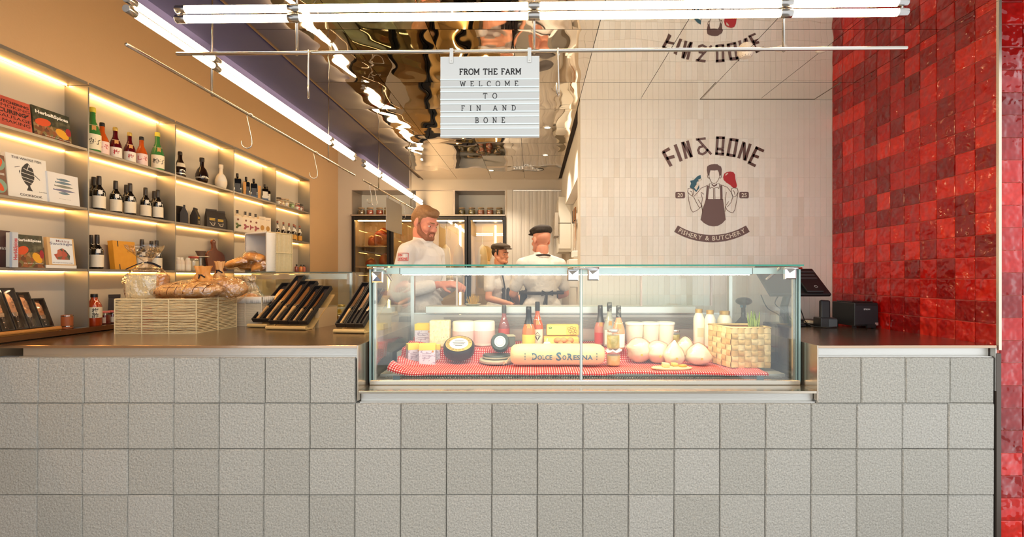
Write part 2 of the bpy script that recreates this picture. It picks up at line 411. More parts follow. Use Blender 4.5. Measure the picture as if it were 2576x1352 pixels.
# steel worktops
def slab(name, label, x0, x1, y0, y1, z0, z1, grp=None):
    o = G().box(x0,x1,y0,y1,z0,z1).obj(name, steel_top, None, bevel=.0012); return tag(o, label, 'worktop', grp)
wl = thing('worktop', 'polished brown-grey steel worktop under the bread basket and knife stands', 'worktop', (0,0,0))
G().box(-2.405,-.772,2.0,3.05,.988,1.0).obj('top_sheet', steel_top, wl, bevel=.001)
G().box(-.772,-.766,2.0,2.86,.757,1.0).obj('end_sheet', mat('end_steel', (186,172,154), .22, .9), wl)
wr_ = thing('worktop', 'polished steel worktop under the printer beside the red tiled wall', 'worktop', (0,0,0))
G().box(1.256,2.04,2.0,2.95,.988,1.0).obj('top_sheet', steel_top, wr_, bevel=.001)
G().box(1.25,1.256,2.0,2.86,.757,1.0).obj('end_sheet', MATS['end_steel'], wr_)
G().box(2.0345,2.0385,2.0,2.03,.80,.9875).obj('edge_strip', steel, wr_)
ww = thing('worktop', 'low steel ledge in the counter recess carrying the glass display case', 'worktop', (0,0,0))
G().box(-.7655,1.2495,2.0,2.9,.788,.8).obj('top_sheet', mat('ledge_steel', (196,184,166), .2, .92), ww, bevel=.001)
# ---------------------------------------------------------------- shelving in the left wall
LV = [1.045,.70,.378,.046,-.271]                         # shelf tops relative to the eye line
BY = [1.27,1.874,2.478,3.082,3.685,4.289,4.939]          # dividers along Y
XB = -2.545
shmat = mat('shelf_plate', (142,134,124), .42, .55, bump=(60,.0003))
bays = thing('wall_shelving', 'grey steel shelving recessed in the left wall with lit shelves', 'shelving', (0,0,0))
backm = mat('shelf_back', (196,188,174), .5, .15)
for k in range(6):
    G().box(XB-.012,XB,BY[k]+.004,BY[k+1]-.004,CAMZ-.27,CAMZ+1.10).obj('back_panel', backm, bays)
for y in BY:
    G().box(XB,XL+.002,y-.004,y+.004,CAMZ-.271,CAMZ+1.035).obj('divider', steel_dk, bays)
for k in range(6):
    a, b = BY[k]+.0045, BY[k+1]-.0045
    for L in LV[1:4]:
        G().box(XB,XL,a,b,CAMZ+L-.014,CAMZ+L).obj('shelf', shmat, bays, bevel=.001)
        G().box(XB+.001,XB+.007,a+.004,b-.004,CAMZ+L-.0175,CAMZ+L-.0145).obj('light_strip', ledm, bays)
    G().box(XB,XL+.001,a,b,CAMZ+1.045,CAMZ+1.062).obj('header', shmat, bays)
    G().box(XB+.012,XB+.018,a+.004,b-.004,CAMZ+1.0405,CAMZ+1.0445).obj('light_strip', ledm, bays)
G().box(XB,-2.392,1.27,4.939,CAMZ-.296,CAMZ-.271).obj('ledge', mat('ledge_brown', (120,84,56), .25, .6), bays, bevel=.001)
# ---------------------------------------------------------------- suspended tube lights
def tube_fixture(name, label, L, joints, group=None, hooks=True, zr=.775, rods=True):
    """runs along local +X from 0 to L, z measured from the eye line"""
    t = thing(name, label, 'light', (0,0,CAMZ), 0, group)
    ends = [0]+joints+[L]
    for z in (.895,.9285):
        for i in range(len(ends)-1):
            a = ends[i]+(.034 if i == 0 else .02); b = ends[i+1]-(.034 if i == len(ends)-2 else .02)
            g = G(); g.tube([(a,0,z),(a+.004,0,z),(b-.004,0,z),(b,0,z)], [.0100,.0123,.0123,.0100], 14); autosmooth(g.obj('tube', tubem, t))
        for x in (0, L):
            g = G(); s = 1 if x == 0 else -1
            g.tube([(x,0,z),(x+s*.002,0,z),(x+s*.034,0,z)], [.0125,.0138,.0138], 14); autosmooth(g.obj('end_cap', chrome2, t))
        for x in joints:
            g = G(); g.tube([(x-.02,0,z),(x-.018,0,z),(x+.018,0,z),(x+.02,0,z)], [.013,.0145,.0145,.013], 14); autosmooth(g.obj('connector', chrome2, t))
    for x in (.018, L-.018):
        G().cbox((x,0,.912),(.006,.006,.02)).obj('bracket', rodm, t)
    for x in joints:
        g = G(); g.tube([(x,.017,HC-CAMZ),(x,.017,zr)], .0048, 8); g.obj('rod', rodm, t, smooth=True)
        g = G(); g.tube([(x,.017,zr),(x,0,zr)], .004, 6); g.obj('rod_end', rodm, t, smooth=True)
    g = G(); g.tube([(0,0,zr),(.002,0,zr),(L-.002,0,zr),(L,0,zr)], [.005,.0062,.0062,.005], 10); g.obj('rail', rodm, t, smooth=True)
    return t
chrome2 = mat('fitting_steel', (168,164,160), .22, 1.)
f1 = tube_fixture('tube_light', 'twin tube light with hanging rail running across the front above the counter', 2.5, [.412,1.24,2.095])
f1.location = (-1.235, 1.578, CAMZ); f1.rotation_euler = (0,0,-.0165)
f2 = tube_fixture('tube_light', 'longer-looking twin tube light running into the room from the front left corner', 1.95, [.43,1.54])
f2.location = (-1.352, 1.512, CAMZ); f2.rotation_euler = (0,0,PI/2)
f3 = tube_fixture('tube_light', 'farther twin tube light in line behind the left one, ending near the back wall', 1.96, [.42,1.49])
f3.location = (-1.352, 3.625, CAMZ); f3.rotation_euler = (0,0,PI/2)
# S hooks
def shook():
    p = []
    R = .016; H = .13
    for i in range(9): a = PI-PI*1.05*i/8; p.append((R*math.cos(a)*.8+0, 0, R*math.sin(a)))
    p = p[::-1]
    for i in range(1,5): p.append((-R*.8+.03*i/4*0+ .02*i/4, 0, -H*i/5))
    for i in range(10): a = 0-PI*1.1*i/9; p.append((-.014+.022*math.cos(a), 0, -H+.005+.026*math.sin(a)))
    g = G(); g.tube(p, .0027, 7); return g
hk0 = None
ZR = CAMZ+.775
def hook(x, y, rz, label):
    global hk0
    if hk0 is None: hk0 = shook().obj('s_hook', rodm, None, smooth=True); o = hk0
    else: o = hk0.copy(); CO.objects.link(o)
    o.location = (x, y, ZR-.008); o.rotation_euler = (0,0,rz); tag(o, label, 'hook', 'steel hooks on the hanging rails')
def fy(px): return 1.578-(XA(px,1.56)+1.235)*.0165
hook(XA(776,1.57), fy(776), 2.0, 'steel hook hanging edge-on from the front rail left of the menu board')
hook(XA(1405,1.55), fy(1405), PI/2-.25, 'steel hook hanging on the front rail just right of the menu board')
for px, l, a in ((629,'steel hook hanging on the left rail nearest the bottles',.35),(795,'steel hook hanging on the left rail beside the end of the shelving',.4),(933,'first of two close steel hooks before the pickle jars',.9),(946,'second of two close steel hooks before the pickle jars',.6),(1018,'steel hook on the far rail beside the bearded man',1.0)):
    hook(-1.352, 1.352*1145/(1340-px), a, l)
# hanging translucent board on the far rail
hb = thing('hanging_board', 'pale translucent board hanging from the far rail by the fridges', 'board', (-1.352, 4.45, 0), PI/2)
G().box(-.25,.25,-.003,.003,CAMZ+.44,CAMZ+.74).obj('sheet', mat('frosted_sheet', (230,220,204), .5, trans=.35, ior=1.1), hb)
for x in (-.2,.2): G().box(x-.008,x+.008,-.004,.004,CAMZ+.73,CAMZ+.785).obj('clip', rodm, hb)
# ---------------------------------------------------------------- menu board
Ym = fy(1232)-.012
mb = thing('menu_board', 'white letter board with welcome message hanging from the front rail', 'sign', (XA(1232.5,Ym), Ym, 0), -.0165)
def mz(py): return ZA(py, Ym)
s_ = Ym/F; hw = 249/2*s_
G().box(-hw,hw,-.004,.004,mz(347),mz(143)).obj('board', mat('board_white', (222,220,214), .45), mb, bevel=.0008)
railm = mat_pane('rail_clear', (236,240,238), rough=.15, base=.25)
bright = mat('rail_edge', (236,242,240), .12, spec=.8)
for a, b in ((202,221),(232.5,252),(263.5,282.5),(294.5,313.5),(325,343.5)):
    r = G().box(-hw+.001,hw-.001,-.0062,-.0042,mz(b),mz(a)).obj('letter_rail', mat('slot_white', (206,204,198), .3), mb)
    for q in (a,b): G().box(-hw+.0005,hw-.0005,-.0085,-.006,mz(q)-.0018,mz(q)+.0018).obj('rail_edge', bright, r)
for px in (1136,1332):
    x = (px-1232.5)*s_
    c = G().box(x-.006,x+.006,-.0066,-.0042,mz(160),mz(143)+.004).obj('hanger', steel, mb)
    G().box(x-.006,x+.006,-.004,-.0015,mz(143)-.004,mz(122)).obj('hanger_strap', steel, c)
    g = G(); g.tube([(x,-.0066,mz(154)),(x,-.0085,mz(154))], .0022, 8); g.obj('screw', rodm, c)
SLAB = {}
def arc(cx, cy, rx, ry, a0, a1, n=10): return [(cx+rx*math.cos(math.radians(a0+(a1-a0)*i/n)), cy+ry*math.sin(math.radians(a0+(a1-a0)*i/n))) for i in range(n+1)]
def sl(w, strokes, serifs, ticks=()): return (w, strokes, serifs, ticks)
SLAB = {
'F': sl(.72,[[(.17,0),(.17,1)],[(.02,1),(.68,1)],[(.17,.52),(.5,.52)]],[(.17,0)],[(.68,1,.8)]),
'R': sl(.82,[[(.17,0),(.17,1)],[(.02,1),(.42,1)]+arc(.42,.76,.22,.24,90,-90,8)+[(.17,.52)],[(.4,.52),(.7,0)]],[(.17,0),(.72,0)]),
'O': sl(.9,[arc(.45,.5,.4,.52,0,360,20)],[]),
'M': sl(1.05,[[(.15,0),(.15,1)],[(.15,1),(.52,.25)],[(.52,.25),(.9,1)],[(.9,1),(.9,0)]],[(.15,0),(.9,0),(.1,1),(.95,1)]),
'T': sl(.8,[[(.4,0),(.4,1)],[(.04,1),(.76,1)]],[(.4,0)],[(.04,1,.78),(.76,1,.78)]),
'H': sl(.92,[[(.17,0),(.17,1)],[(.75,0),(.75,1)],[(.17,.5),(.75,.5)]],[(.17,0),(.17,1),(.75,0),(.75,1)]),
'E': sl(.76,[[(.17,0),(.17,1)],[(.02,1),(.68,1)],[(.17,.52),(.52,.52)],[(.02,0),(.7,0)]],[],[(.68,1,.8),(.7,0,.22)]),
'A': sl(.86,[[(.08,0),(.42,1)],[(.42,1),(.78,0)],[(.2,.33),(.66,.33)]],[(.08,0),(.78,0)]),
'W': sl(1.15,[[(.08,1),(.32,0)],[(.32,0),(.57,.9)],[(.57,.9),(.83,0)],[(.83,0),(1.07,1)]],[(.08,1),(1.07,1)]),
'L': sl(.74,[[(.17,0),(.17,1)],[(.02,0),(.68,0)]],[(.17,1)],[(.68,0,.24)]),
'C': sl(.84,[arc(.46,.5,.4,.52,48,312,16)],[],[(.74,.93,.66)]),
'I': sl(.4,[[(.2,0),(.2,1)]],[(.2,0),(.2,1)]),
'N': sl(.92,[[(.17,0),(.17,1)],[(.17,1),(.75,0)],[(.75,0),(.75,1)]],[(.17,0),(.75,1),(.12,1)]),
'D': sl(.88,[[(.17,0),(.17,1)],[(.02,1),(.4,1)]+arc(.4,.5,.4,.5,90,-90,12)+[(.02,0)]],[]),
'B': sl(.8,[[(.17,0),(.17,1)],[(.02,1),(.42,1)]+arc(.42,.76,.22,.24,90,-90,8)+[(.17,.52)],[(.42,.52)]+arc(.44,.26,.25,.26,90,-90,8)+[(.02,0)]],[]),
}
def slab_text(g, s, x0, x1, z, h, t, y, track):
    wd_ = sum((SLAB[c][0] if c != ' ' else .5) for c in s)+track*(len(s)-1); sc = (x1-x0)/wd_; sx = sc/h; x = x0
    for c in s:
        if c == ' ': x += (.5+track)*sc; continue
        w, st, sf, tk = SLAB[c]; f = lambda p: (x+p[0]*sc, z+p[1]*h)
        for q in st: g.stroke([f(p) for p in q], t, .0006, None, False, y)
        for q in sf: a = f(q); g.stroke([(a[0]-.14*h,a[1]),(a[0]+.14*h,a[1])], t*.8, .0006, None, False, y-.0001)
        for (a, b, c2) in tk: g.stroke([f((a,b)),f((a,c2))], t*.8, .0006, None, False, y-.0001)
        x += (w+track)*sc
ink = mat('ink_black', (36,34,34), .6)
def bx(px): return (px-1232.5)*s_
for s, a, b, py, hpx, t, tr in (('FROM THE FARM',1156,1311,188.5,13.5,.0034,.1),('WELCOME',1158,1304,219,12.5,.0022,1.0),('TO',1216,1251,249.5,12.5,.0022,1.0),('FIN AND',1161,1298,280,12.5,.0022,1.0),('BONE',1196,1271,310.5,12.5,.0022,1.0)):
    g = G(); slab_text(g, s, bx(a), bx(b), mz(py), hpx*s_, t, -.0069 if s[0] != 'F' or s == 'FIN AND' else -.0048, tr); g.obj('lettering', ink, mb)
# ---------------------------------------------------------------- fittings in the mirror ceiling
def downlight(px, py, label):
    y = 1.215*F/(698-py); x = XA(px, y)
    t = thing('downlight', label, 'light', (x, y, HC), 0, 'recessed ceiling spotlights')
    g = G(); g.lathe([(.024,-.003),(.036,-.003),(.036,.0),(.024,.0)], 20, caps=False); g.obj('ring', steel, t)
    G().lathe([(.0,-.001),(.024,-.001)], 16, caps=False).obj('lamp_disc', mat('lamp_disc', (255,240,215), .4, emit=(255,225,180), es=12), t)
    l = bpy.data.lights.new('spot_lamp', 'SPOT'); l.energy = DOWN_W; l.spot_size = 2.0; l.spot_blend = .6; l.color = (1,.84,.64); l.shadow_soft_size = .03
    lo = bpy.data.objects.new('spot_lamp', l); CO.objects.link(lo); lo.parent = t; lo.location = (0,0,-.012)
downlight(1377,321,'round recessed spotlight in the mirror ceiling nearest the menu board')
downlight(1372,390,'round recessed spotlight in the mirror ceiling above the strip curtain')
downlight(1236,429,'small recessed spotlight at the back edge of the mirror ceiling')
downlight(1640,-40,'recessed spotlight in the mirror ceiling in front of the logo, above the frame')
def detector(px, py, r, h, label, nm):
    y = 1.215*F/(698-py); x = XA(px, y); t = thing(nm, label, 'detector', (x,y,HC), 0)
    g = G(); g.lathe([(r,0),(r,-h*.35),(r*.86,-h*.45),(r*.8,-h*.7),(r*.55,-h),(0,-h)], 24, caps=False); autosmooth(g.obj('cover', mat('detector_white', (226,214,200), .4), t))
    if h > .02:
        g = G()
        for k in range(12):
            a = 2*PI*k/12; g.tube([(r*.83*math.cos(a),r*.83*math.sin(a),-h*.5),(r*.6*math.cos(a),r*.6*math.sin(a),-h*.95)], .0016, 5)
        g.obj('vent_rib', mat('detector_dark', (150,132,118), .5), t)
detector(1876,128,.044,.036,'white smoke detector on the mirror ceiling above the logo','smoke_detector')
detector(1966,122,.030,.012,'flat white disc on the mirror ceiling right of the smoke detector','ceiling_sprinkler')
detector(2067,125,.030,.013,'flat white disc on the mirror ceiling by the red wall','ceiling_sprinkler')
# ---------------------------------------------------------------- wall logo (flat print on the tiles)
lg = thing('wall_logo', 'brown shop logo on the pale tiled wall: lettering arched over an aproned figure', 'logo', (0,0,0))
YL = YW-.0012
def lp(x, y): px, py = 1600+x/4.225, 320+y/4.225; return (XA(px,YL), ZA(py,YL))
bronze = mat('logo_bronze', (98,68,58), .25, .35); fine = mat('logo_line', (112,84,70), .5)
blue = mat('logo_blue', (44,88,104), .5); redp = mat('logo_red', (176,36,40), .5); paper = mat('logo_pale', (224,212,194), .5)
U4 = YL/F/4.225
def strokes(name, lines, w, m, y=0, parent=lg):
    g = G()
    for q in lines: g.stroke([lp(*p) for p in q], w*U4, .0010, None, False, YL-.001-y)
    return g.obj(name, m, parent)
def polys(name, ps, m, y=0, parent=lg):
    g = G()
    for q in ps: g.prism([lp(*p) for p in q], .0008, None, YL-.001-y)
    return g.obj(name, m, parent)
T = 34
strokes('letter', [[(287,262),(373,416)],[(283,270),(357,228)],[(322,335),(408,312)]], T, bronze)
strokes('letter', [[(415,186),(480,364)]], T, bronze)
strokes('letter', [[(492,158),(534,337)],[(545,145),(592,322)],[(500,160),(586,318)]], T-4, bronze)
strokes('letter', [[(637,133),(740,120)],[(655,128),(800,290)],[(712,205),(675,215),(660,245),(672,278),(705,290),(738,272),(764,236)]], 24, bronze)
strokes('letter', [[(866,104),(855,292)],[(930,106),(922,226)],[(853,112),(943,114)],[(860,232),(930,236)],[(920,240),(922,292)],[(842,282),(934,292)]], 28, bronze)
strokes('letter', [[(1008,122),(974,305)],[(1074,132),(1042,316)],[(1000,130),(1088,142)],[(962,292),(1052,308)]], 30, bronze)
strokes('letter', [[(1146,156),(1090,332)],[(1214,178),(1158,358)],[(1150,165),(1152,350)]], T-4, bronze)
strokes('letter', [[(1286,214),(1202,382)],[(1270,216),(1358,256)],[(1238,298),(1304,322)],[(1190,374),(1270,414)]], T-4, bronze)
polys('hair', [[(756,420),(775,405),(800,397),(830,393),(865,395),(880,408),(903,420),(912,450),(908,500),(888,530),(880,480),(868,458),(830,462),(790,460),(782,490),(778,530),(760,500),(752,455)]], bronze)
strokes('outline', [[(776,530),(788,560),(802,588),(830,602),(855,590),(872,565),(888,530)],[(778,545),(765,540),(758,515),(766,500)],[(890,545),(903,540),(910,515),(902,500)],
 [(790,595),(778,610),(785,655)],[(878,595),(888,612),(880,655)],[(785,655),(800,640),(828,650),(868,640),(880,655)],[(770,615),(690,650),(660,690),(612,740)],[(895,610),(970,640),(1010,690),(1030,740)],
 [(552,690),(560,780),(585,880),(605,905),(650,885),(690,850),(700,830)],[(612,740),(640,800),(665,845),(680,860)],[(660,770),(690,820),(710,890)],[(555,650),(548,690),(575,720),(600,735),(612,700),(605,660),(580,648),(555,655)],
 [(1085,690),(1070,780),(1050,880),(1030,912),(1000,905),(965,880),(950,840)],[(1030,740),(1010,800),(970,850)],[(985,790),(960,830)],[(1018,650),(1012,690),(1030,745),(1060,735),(1085,690),(1078,655),(1040,645),(1018,655)],
 [(690,690),(722,715)],[(690,700),(705,760),(695,830)],[(960,690),(950,760),(955,840)],[(822,655),(824,765)],[(838,655),(840,765)],[(700,830),(705,910)],[(950,840),(945,900)],[(575,680),(595,690),(600,720)],[(1030,670),(1045,690),(1050,720)]], 5, fine)
polys('apron', [[(742,766),(924,766),(934,840),(952,985),(915,1025),(870,1050),(820,1056),(768,1046),(718,1018),(686,985),(712,860)]], bronze)
strokes('apron_strap', [[(764,625),(752,770)],[(905,620),(908,770)]], 24, bronze)
polys('collar', [[(800,596),(828,622),(865,596),(858,620),(828,636),(806,618)]], bronze)
polys('fish', [[(575,570),(610,565),(650,525),(685,508),(690,540),(697,560),(690,570),(650,580),(640,600),(670,612),(672,650),(640,690),(615,665),(570,640),(585,600)]], blue)
polys('fish_belly', [[(660,560),(690,545),(692,570),(668,580)],[(618,645),(645,605),(640,592),(665,590),(668,615),(640,672)]], paper, .0006)
polys('steak', [[(930,560),(926,530),(938,495),(965,478),(1000,472),(1035,480),(1052,505),(1055,550),(1072,620),(1065,645),(1030,645),(1000,615),(960,590)]], redp)
polys('steak_bone', [[(950,500),(972,486),(980,492),(958,512),(950,520)]], paper, .0006)
def rrect(x0, y0, x1, y1, r):
    p = []
    for cx, cy, a in ((x1-r,y0+r,-90),(x1-r,y1-r,0),(x0+r,y1-r,90),(x0+r,y0+r,180)):
        for i in range(5): t = math.radians(a+90*i/4); p.append((cx+r*math.cos(t), cy+r*math.sin(t)))
    return p
for (x0, x1, s) in ((418,520,'20'),(1098,1198,'25')):
    ch = polys('year_badge', [rrect(x0,688,x1,758,16)], bronze)
    g = G(); a = lp((x0+x1)/2, 744); text(g, s, a[0], a[1], h=42*U4, bold=.012, y=YL-.0018); g.obj('lettering', paper, ch)
# ribbon: circular arc through three points
cx, R0 = 806, 740.0
cy = 1185-R0
rib = []
for i in range(25): a = math.radians(121-62*i/24); rib.append((cx+(R0+40)*math.cos(a), cy+(R0+40)*math.sin(a)))
for i in range(25): a = math.radians(59+62*i/24); rib.append((cx+(R0-38)*math.cos(a), cy+(R0-38)*math.sin(a)))
g = G()
for i in range(24): g.prism([lp(*rib[i]), lp(*rib[i+1]), lp(*rib[48-i]), lp(*rib[49-i])], .0008, None, YL-.001)
rb = g.obj('ribbon', bronze, lg)
g = G(); s = 'FISHERY & BUTCHERY'; adv = []
for c in s:
    if c == ' ': adv.append(26); continue
    v, f, x0, x1, h = glyphs(c, .01); adv.append((x1-x0)*67+8)
tot = sum(adv); pos = -tot/2
for c, w in zip(s, adv):
    if c != ' ':
        an = (pos+w/2)/R0; px, py = cx+(R0+21)*math.sin(an), cy+(R0+21)*math.cos(an)
        a = lp(px, py); M = Matrix.Translation((a[0], YL-.0018, a[1])) @ Matrix.Rotation(-an, 4, 'Y')
        text(g, c, 0, 0, h=46*U4, bold=.01, M=M)
    pos += w
g.obj('lettering', paper, rb)
# ---------------------------------------------------------------- main glass display case
Y0, Y1 = 2.11, 2.86; XA0, XA1 = -.757, 1.241; ZB = .8; ZT = CAMZ+.058
dc = thing('display_case', 'long glass deli display case lit from inside in the middle of the counter', 'display case', (0,0,0))
alum = mat('alu_trim', (206,202,192), .25, .85)
g = G(); g.box(XA0,XA1,Y0-.004,Y0+.03,ZB,ZB+.022); g.obj('front_sill', alum, dc, bevel=.003)
G().box(XA0,XA1,Y0+.03,Y1,ZB,ZB+.012).obj('base', steel, dc)
XM = XA(1462, Y0)
for a, b, z in ((XA0+.016,XM-.004,0),(XM+.004,XA1-.016,0)):
    o = G().box(a,b,Y0,Y0+.006,ZB+.02,ZT-.012).obj('front_glass', pane2, dc)
    for x in (a,b-.0025): G().box(x,x+.0025,Y0-.0004,Y0+.0064,ZB+.02,ZT-.012).obj('glass_edge', tealedge, o)
for x in (XA0,XA1-.008):
    o = G().box(x,x+.008,Y0+.012,Y1,ZB+.012,ZT-.008).obj('side_glass', pane2, dc)
    G().box(x,x+.008,Y0-.002,Y0+.011,ZB+.012,ZT-.008).obj('glass_edge', tealedge, o)
for a, b in ((XA0-.004,XA1+.004),):
    o = G().box(a,b,Y0-.02,Y1-.04,ZT-.007,ZT).obj('top_glass', mat_pane('top_glass', (232,246,240)), dc)
    G().box(a,b,Y0-.022,Y0-.0201,ZT-.0072,ZT+.0004).obj('glass_edge', greenedge, o)
g = G(); g.box(XM-.0035,XM+.0035,Y0-.003,Y0+.009,ZB+.02,ZT-.012); g.obj('centre_joint', mat('joint_clear', (226,232,228), .15, spec=.6), dc)
for x in (XA0+.014, XA1-.03): G().box(x,x+.016,Y0+.006,Y0+.02,ZB+.02,ZT-.012).obj('corner_strip', alum, dc)
for x in (XA0-.004,XA1-.012): G().box(x,x+.016,Y0+.02,Y0+.05,ZB,ZT-.01).obj('corner_post', mat('post_grey', (120,128,126), .3, .7), dc)
for x in (XA0,XA1-.02): G().box(x,x+.02,Y1-.03,Y1,ZB,ZT-.05).obj('rear_post', alum, dc)
# chrome clamps, a small pyramid in a frame
def clamp(px, py, w=.052):
    c = W(px, py, Y0-.004); h = w/2
    g = G(); v = [(-h,.012,-h),(h,.012,-h),(h,.012,h),(-h,.012,h),(-h,-.004,-h),(h,-.004,-h),(h,-.004,h),(-h,-.004,h),(-h*.8,-.008,-h*.8),(h*.8,-.008,-h*.8),(h*.8,-.008,h*.8),(-h*.8,-.008,h*.8),(-.1*h,-.001,.12*h)]
    g.add(v, [(3,2,1,0),(0,1,5,4),(1,2,6,5),(2,3,7,6),(3,0,4,7),(4,5,9,8),(5,6,10,9),(6,7,11,10),(7,4,8,11),(8,9,12),(9,10,12),(10,11,12),(11,8,12)])
    g.obj('hinge_clamp', chrome, dc, loc=c)
for px, py in ((950,697),(1441,693),(1492,692),(1988,689)): clamp(px, py)
for a, b in ((926,968),(1428,1506),(1968,2014)):
    x0, x1 = XA(a,Y0), XA(b,Y0); g = G(); g.tube([(x0,Y0-.01,ZT-.016),(x1,Y0-.01,ZT-.016)], .005, 10); g.obj('hinge_bar', chrome, dc, smooth=True)
# light canopy below the top glass
CY = Y0+.05
x0, x1 = XA(1006,CY), XA(1893,CY)
g = G(); g.box(x0,x1,CY,CY+.05,ZT-.045,ZT-.012); g.obj('light_canopy', mat('canopy_steel', (196,204,202), .3, .8, bump=(8,.004,2,'Object',(1,1,1))), dc, bevel=.002)
for a, b in ((XA0+.01,x0-.004),(x1+.004,XA1-.03)): G().box(a,b,CY+.004,CY+.046,ZT-.042,ZT-.014).obj('canopy_end', mat('canopy_end', (204,214,210), .35, .4), dc)
G().box(x0+.01,x1-.01,CY+.008,CY+.03,ZT-.0475,ZT-.0455).obj('light_strip', ledw, dc)
for px0,py0,px1,py1 in ((1962,674,1928,704),(968,678,986,706)):
    a, b = W(px0,py0,CY+.0), W(px1,py1,CY+.04); g = G(); g.tube([a,b],.007,8); g.obj('support_arm', alum, dc)
# well, rear wall and working shelf
inner = mat('case_inner', (206,200,190), .35, .6)
ZD = CAMZ-.468                                          # deck
G().box(XA0+.02,XA1-.02,2.20,Y1-.04,ZD-.02,ZD).obj('deck', inner, dc)
G().box(XA0+.02,XA1-.02,2.47,Y1-.04,ZD+.002,ZD+.062).obj('riser', inner, dc)
g = G(); g.box(XA0+.02,XA1-.02,Y0+.045,2.199,ZD-.018,ZD-.0135); g.obj('air_duct', mat('duct_dark', (92,86,80), .4, .5), dc)
g = G()
for k in range(240):
    x = XA0+.06+(XA1-XA0-.12)*k/239; g.box(x-.0016,x+.0016,Y0+.05,2.198,ZD-.013,ZD-.008)
o = g.obj('grille_bars', alum, dc); o['kind'] = 'stuff'
G().box(XA0+.02,XA1-.02,Y1-.04,Y1-.025,ZD,CAMZ-.232).obj('rear_wall', inner, dc)
g = G()
for k in range(9):
    z = CAMZ-.25-.008*k; g.box(-.55,1.0,Y1-.046,Y1-.04,z-.0025,z+.0025)
o = g.obj('vent_slats', mat('vent_grey', (160,152,144), .4, .5), dc); o['kind'] = 'stuff'
G().box(XA0+.1,1.0,Y1-.075,Y1+.08,CAMZ-.222,CAMZ-.178).obj('rear_shelf', mat('rear_shelf', (222,222,216), .25, .5), dc, bevel=.003)
G().box(XA0+.01,XA1-.01,Y1-.02,Y1,CAMZ-.232,CAMZ-.222).obj('rear_rail', alum, dc)
for px in (1150,1612,1788):                             # sliding rear doors, thin frames
    x = XA(px, Y1); G().box(x-.006,x+.006,Y1-.012,Y1,CAMZ-.178,ZT-.05).obj('rear_door_frame', mat('rose_alu', (190,166,152), .3, .7), dc)
o = G().box(XA(1612,Y1),XA(1788,Y1),Y1-.009,Y1-.004,CAMZ-.178,ZT-.05).obj('rear_door', pane, dc)
for px in (1002,1905): 
    x = XA(px, 2.16); G().box(x-.016,x+.016,2.13,2.136,ZB+.012,ZD+.006).obj('glass_foot', mat('foot_grey', (92,104,108), .3, .4), dc)
# ---------------------------------------------------------------- gingham cloth
def gingham():
    m = mat('gingham', (255,255,255), .85); nt = m.node_tree; b = nt.nodes['Principled BSDF']
    uv = nd(nt, 'ShaderNodeUVMap'); sp = nd(nt, 'ShaderNodeSeparateXYZ'); nt.links.new(uv.outputs[0], sp.inputs[0])
    o = []
    for k in (0,1):
        a = nd(nt, 'ShaderNodeMath', operation='MULTIPLY'); a.inputs[1].default_value = 1/.0115
        f = nd(nt, 'ShaderNodeMath', operation='FRACT'); c = nd(nt, 'ShaderNodeMath', operation='GREATER_THAN'); c.inputs[1].default_value = .42
        nt.links.new(sp.outputs[k], a.inputs[0]); nt.links.new(a.outputs[0], f.inputs[0]); nt.links.new(f.outputs[0], c.inputs[0]); o.append(c)
    s = nd(nt, 'ShaderNodeMath', operation='ADD'); nt.links.new(o[0].outputs[0], s.inputs[0]); nt.links.new(o[1].outputs[0], s.inputs[1])
    h = nd(nt, 'ShaderNodeMath', operation='MULTIPLY'); h.inputs[1].default_value = .5; nt.links.new(s.outputs[0], h.inputs[0])
    r = ramp(nt, [(0,(244,226,216)),(.5,(214,66,58)),(1,(188,18,20))], 'LINEAR'); nt.links.new(h.outputs[0], r.inputs[0]); nt.links.new(r.outputs[0], b.inputs['Base Color'])
    return m
def cloth():
    nx, ny = 150, 44; v = []; uvs = []
    xa, xb = -.70, 1.13
    prof = [(2.176,-.004),(2.179,.006),(2.19,.010),(2.24,.008),(2.44,.010),(2.456,.030),(2.464,.066),(2.485,.074),(2.80,.072)]
    ln = [0]
    for p, q in zip(prof, prof[1:]): ln.append(ln[-1]+math.hypot(q[0]-p[0], q[1]-p[1]))
    for j in range(ny+1):
        t = ln[-1]*j/ny; k = max(i for i in range(len(prof)-1) if ln[i] <= t+1e-9); u = (t-ln[k])/(ln[k+1]-ln[k])
        y = prof[k][0]+(prof[k+1][0]-prof[k][0])*u; z = prof[k][1]+(prof[k+1][1]-prof[k][1])*u
        for i in range(nx+1):
            s = i/nx; x = xa+(xb-xa)*s
            n = noise.noise((x*5,y*7,1.3))*.007+noise.noise((x*13,y*11,4))*.003
            e = max(0, 1-s*9)                                    # gathered left end
            zz = z+max(n,-.002)+e*e*.05*(.6+.6*noise.noise((x*9,y*9,7)))+e*.012*math.sin(y*40)
            v.append((x+.02*noise.noise((y*6,2,1))*e, y+.012*noise.noise((x*3,5,2)), ZD+zz+.003)); uvs.append((x, t))
    f = [(j*(nx+1)+i, j*(nx+1)+i+1, (j+1)*(nx+1)+i+1, (j+1)*(nx+1)+i) for j in range(ny) for i in range(nx)]
    me = bpy.data.meshes.new('gingham_cloth'); me.from_pydata(v,[],f); u = me.uv_layers.new(name='UVMap')
    for l in me.loops: u.data[l.index].uv = uvs[l.vertex_index]
    me.update(); o = link('gingham_cloth', me, gingham(), None, True); o.modifiers.new('t','SOLIDIFY').thickness = .0015
    return tag(o, 'red and white gingham cloth spread over the floor of the glass case', 'cloth')
cloth()
ZF = ZD+.017; ZR_ = ZD+.081                              # goods stand on these heights
def at(px, py, z):                                      # where a foot seen at pixel row py meets height z
    y = (CAMZ-z)*F/(py-698); return XA(px, y), y
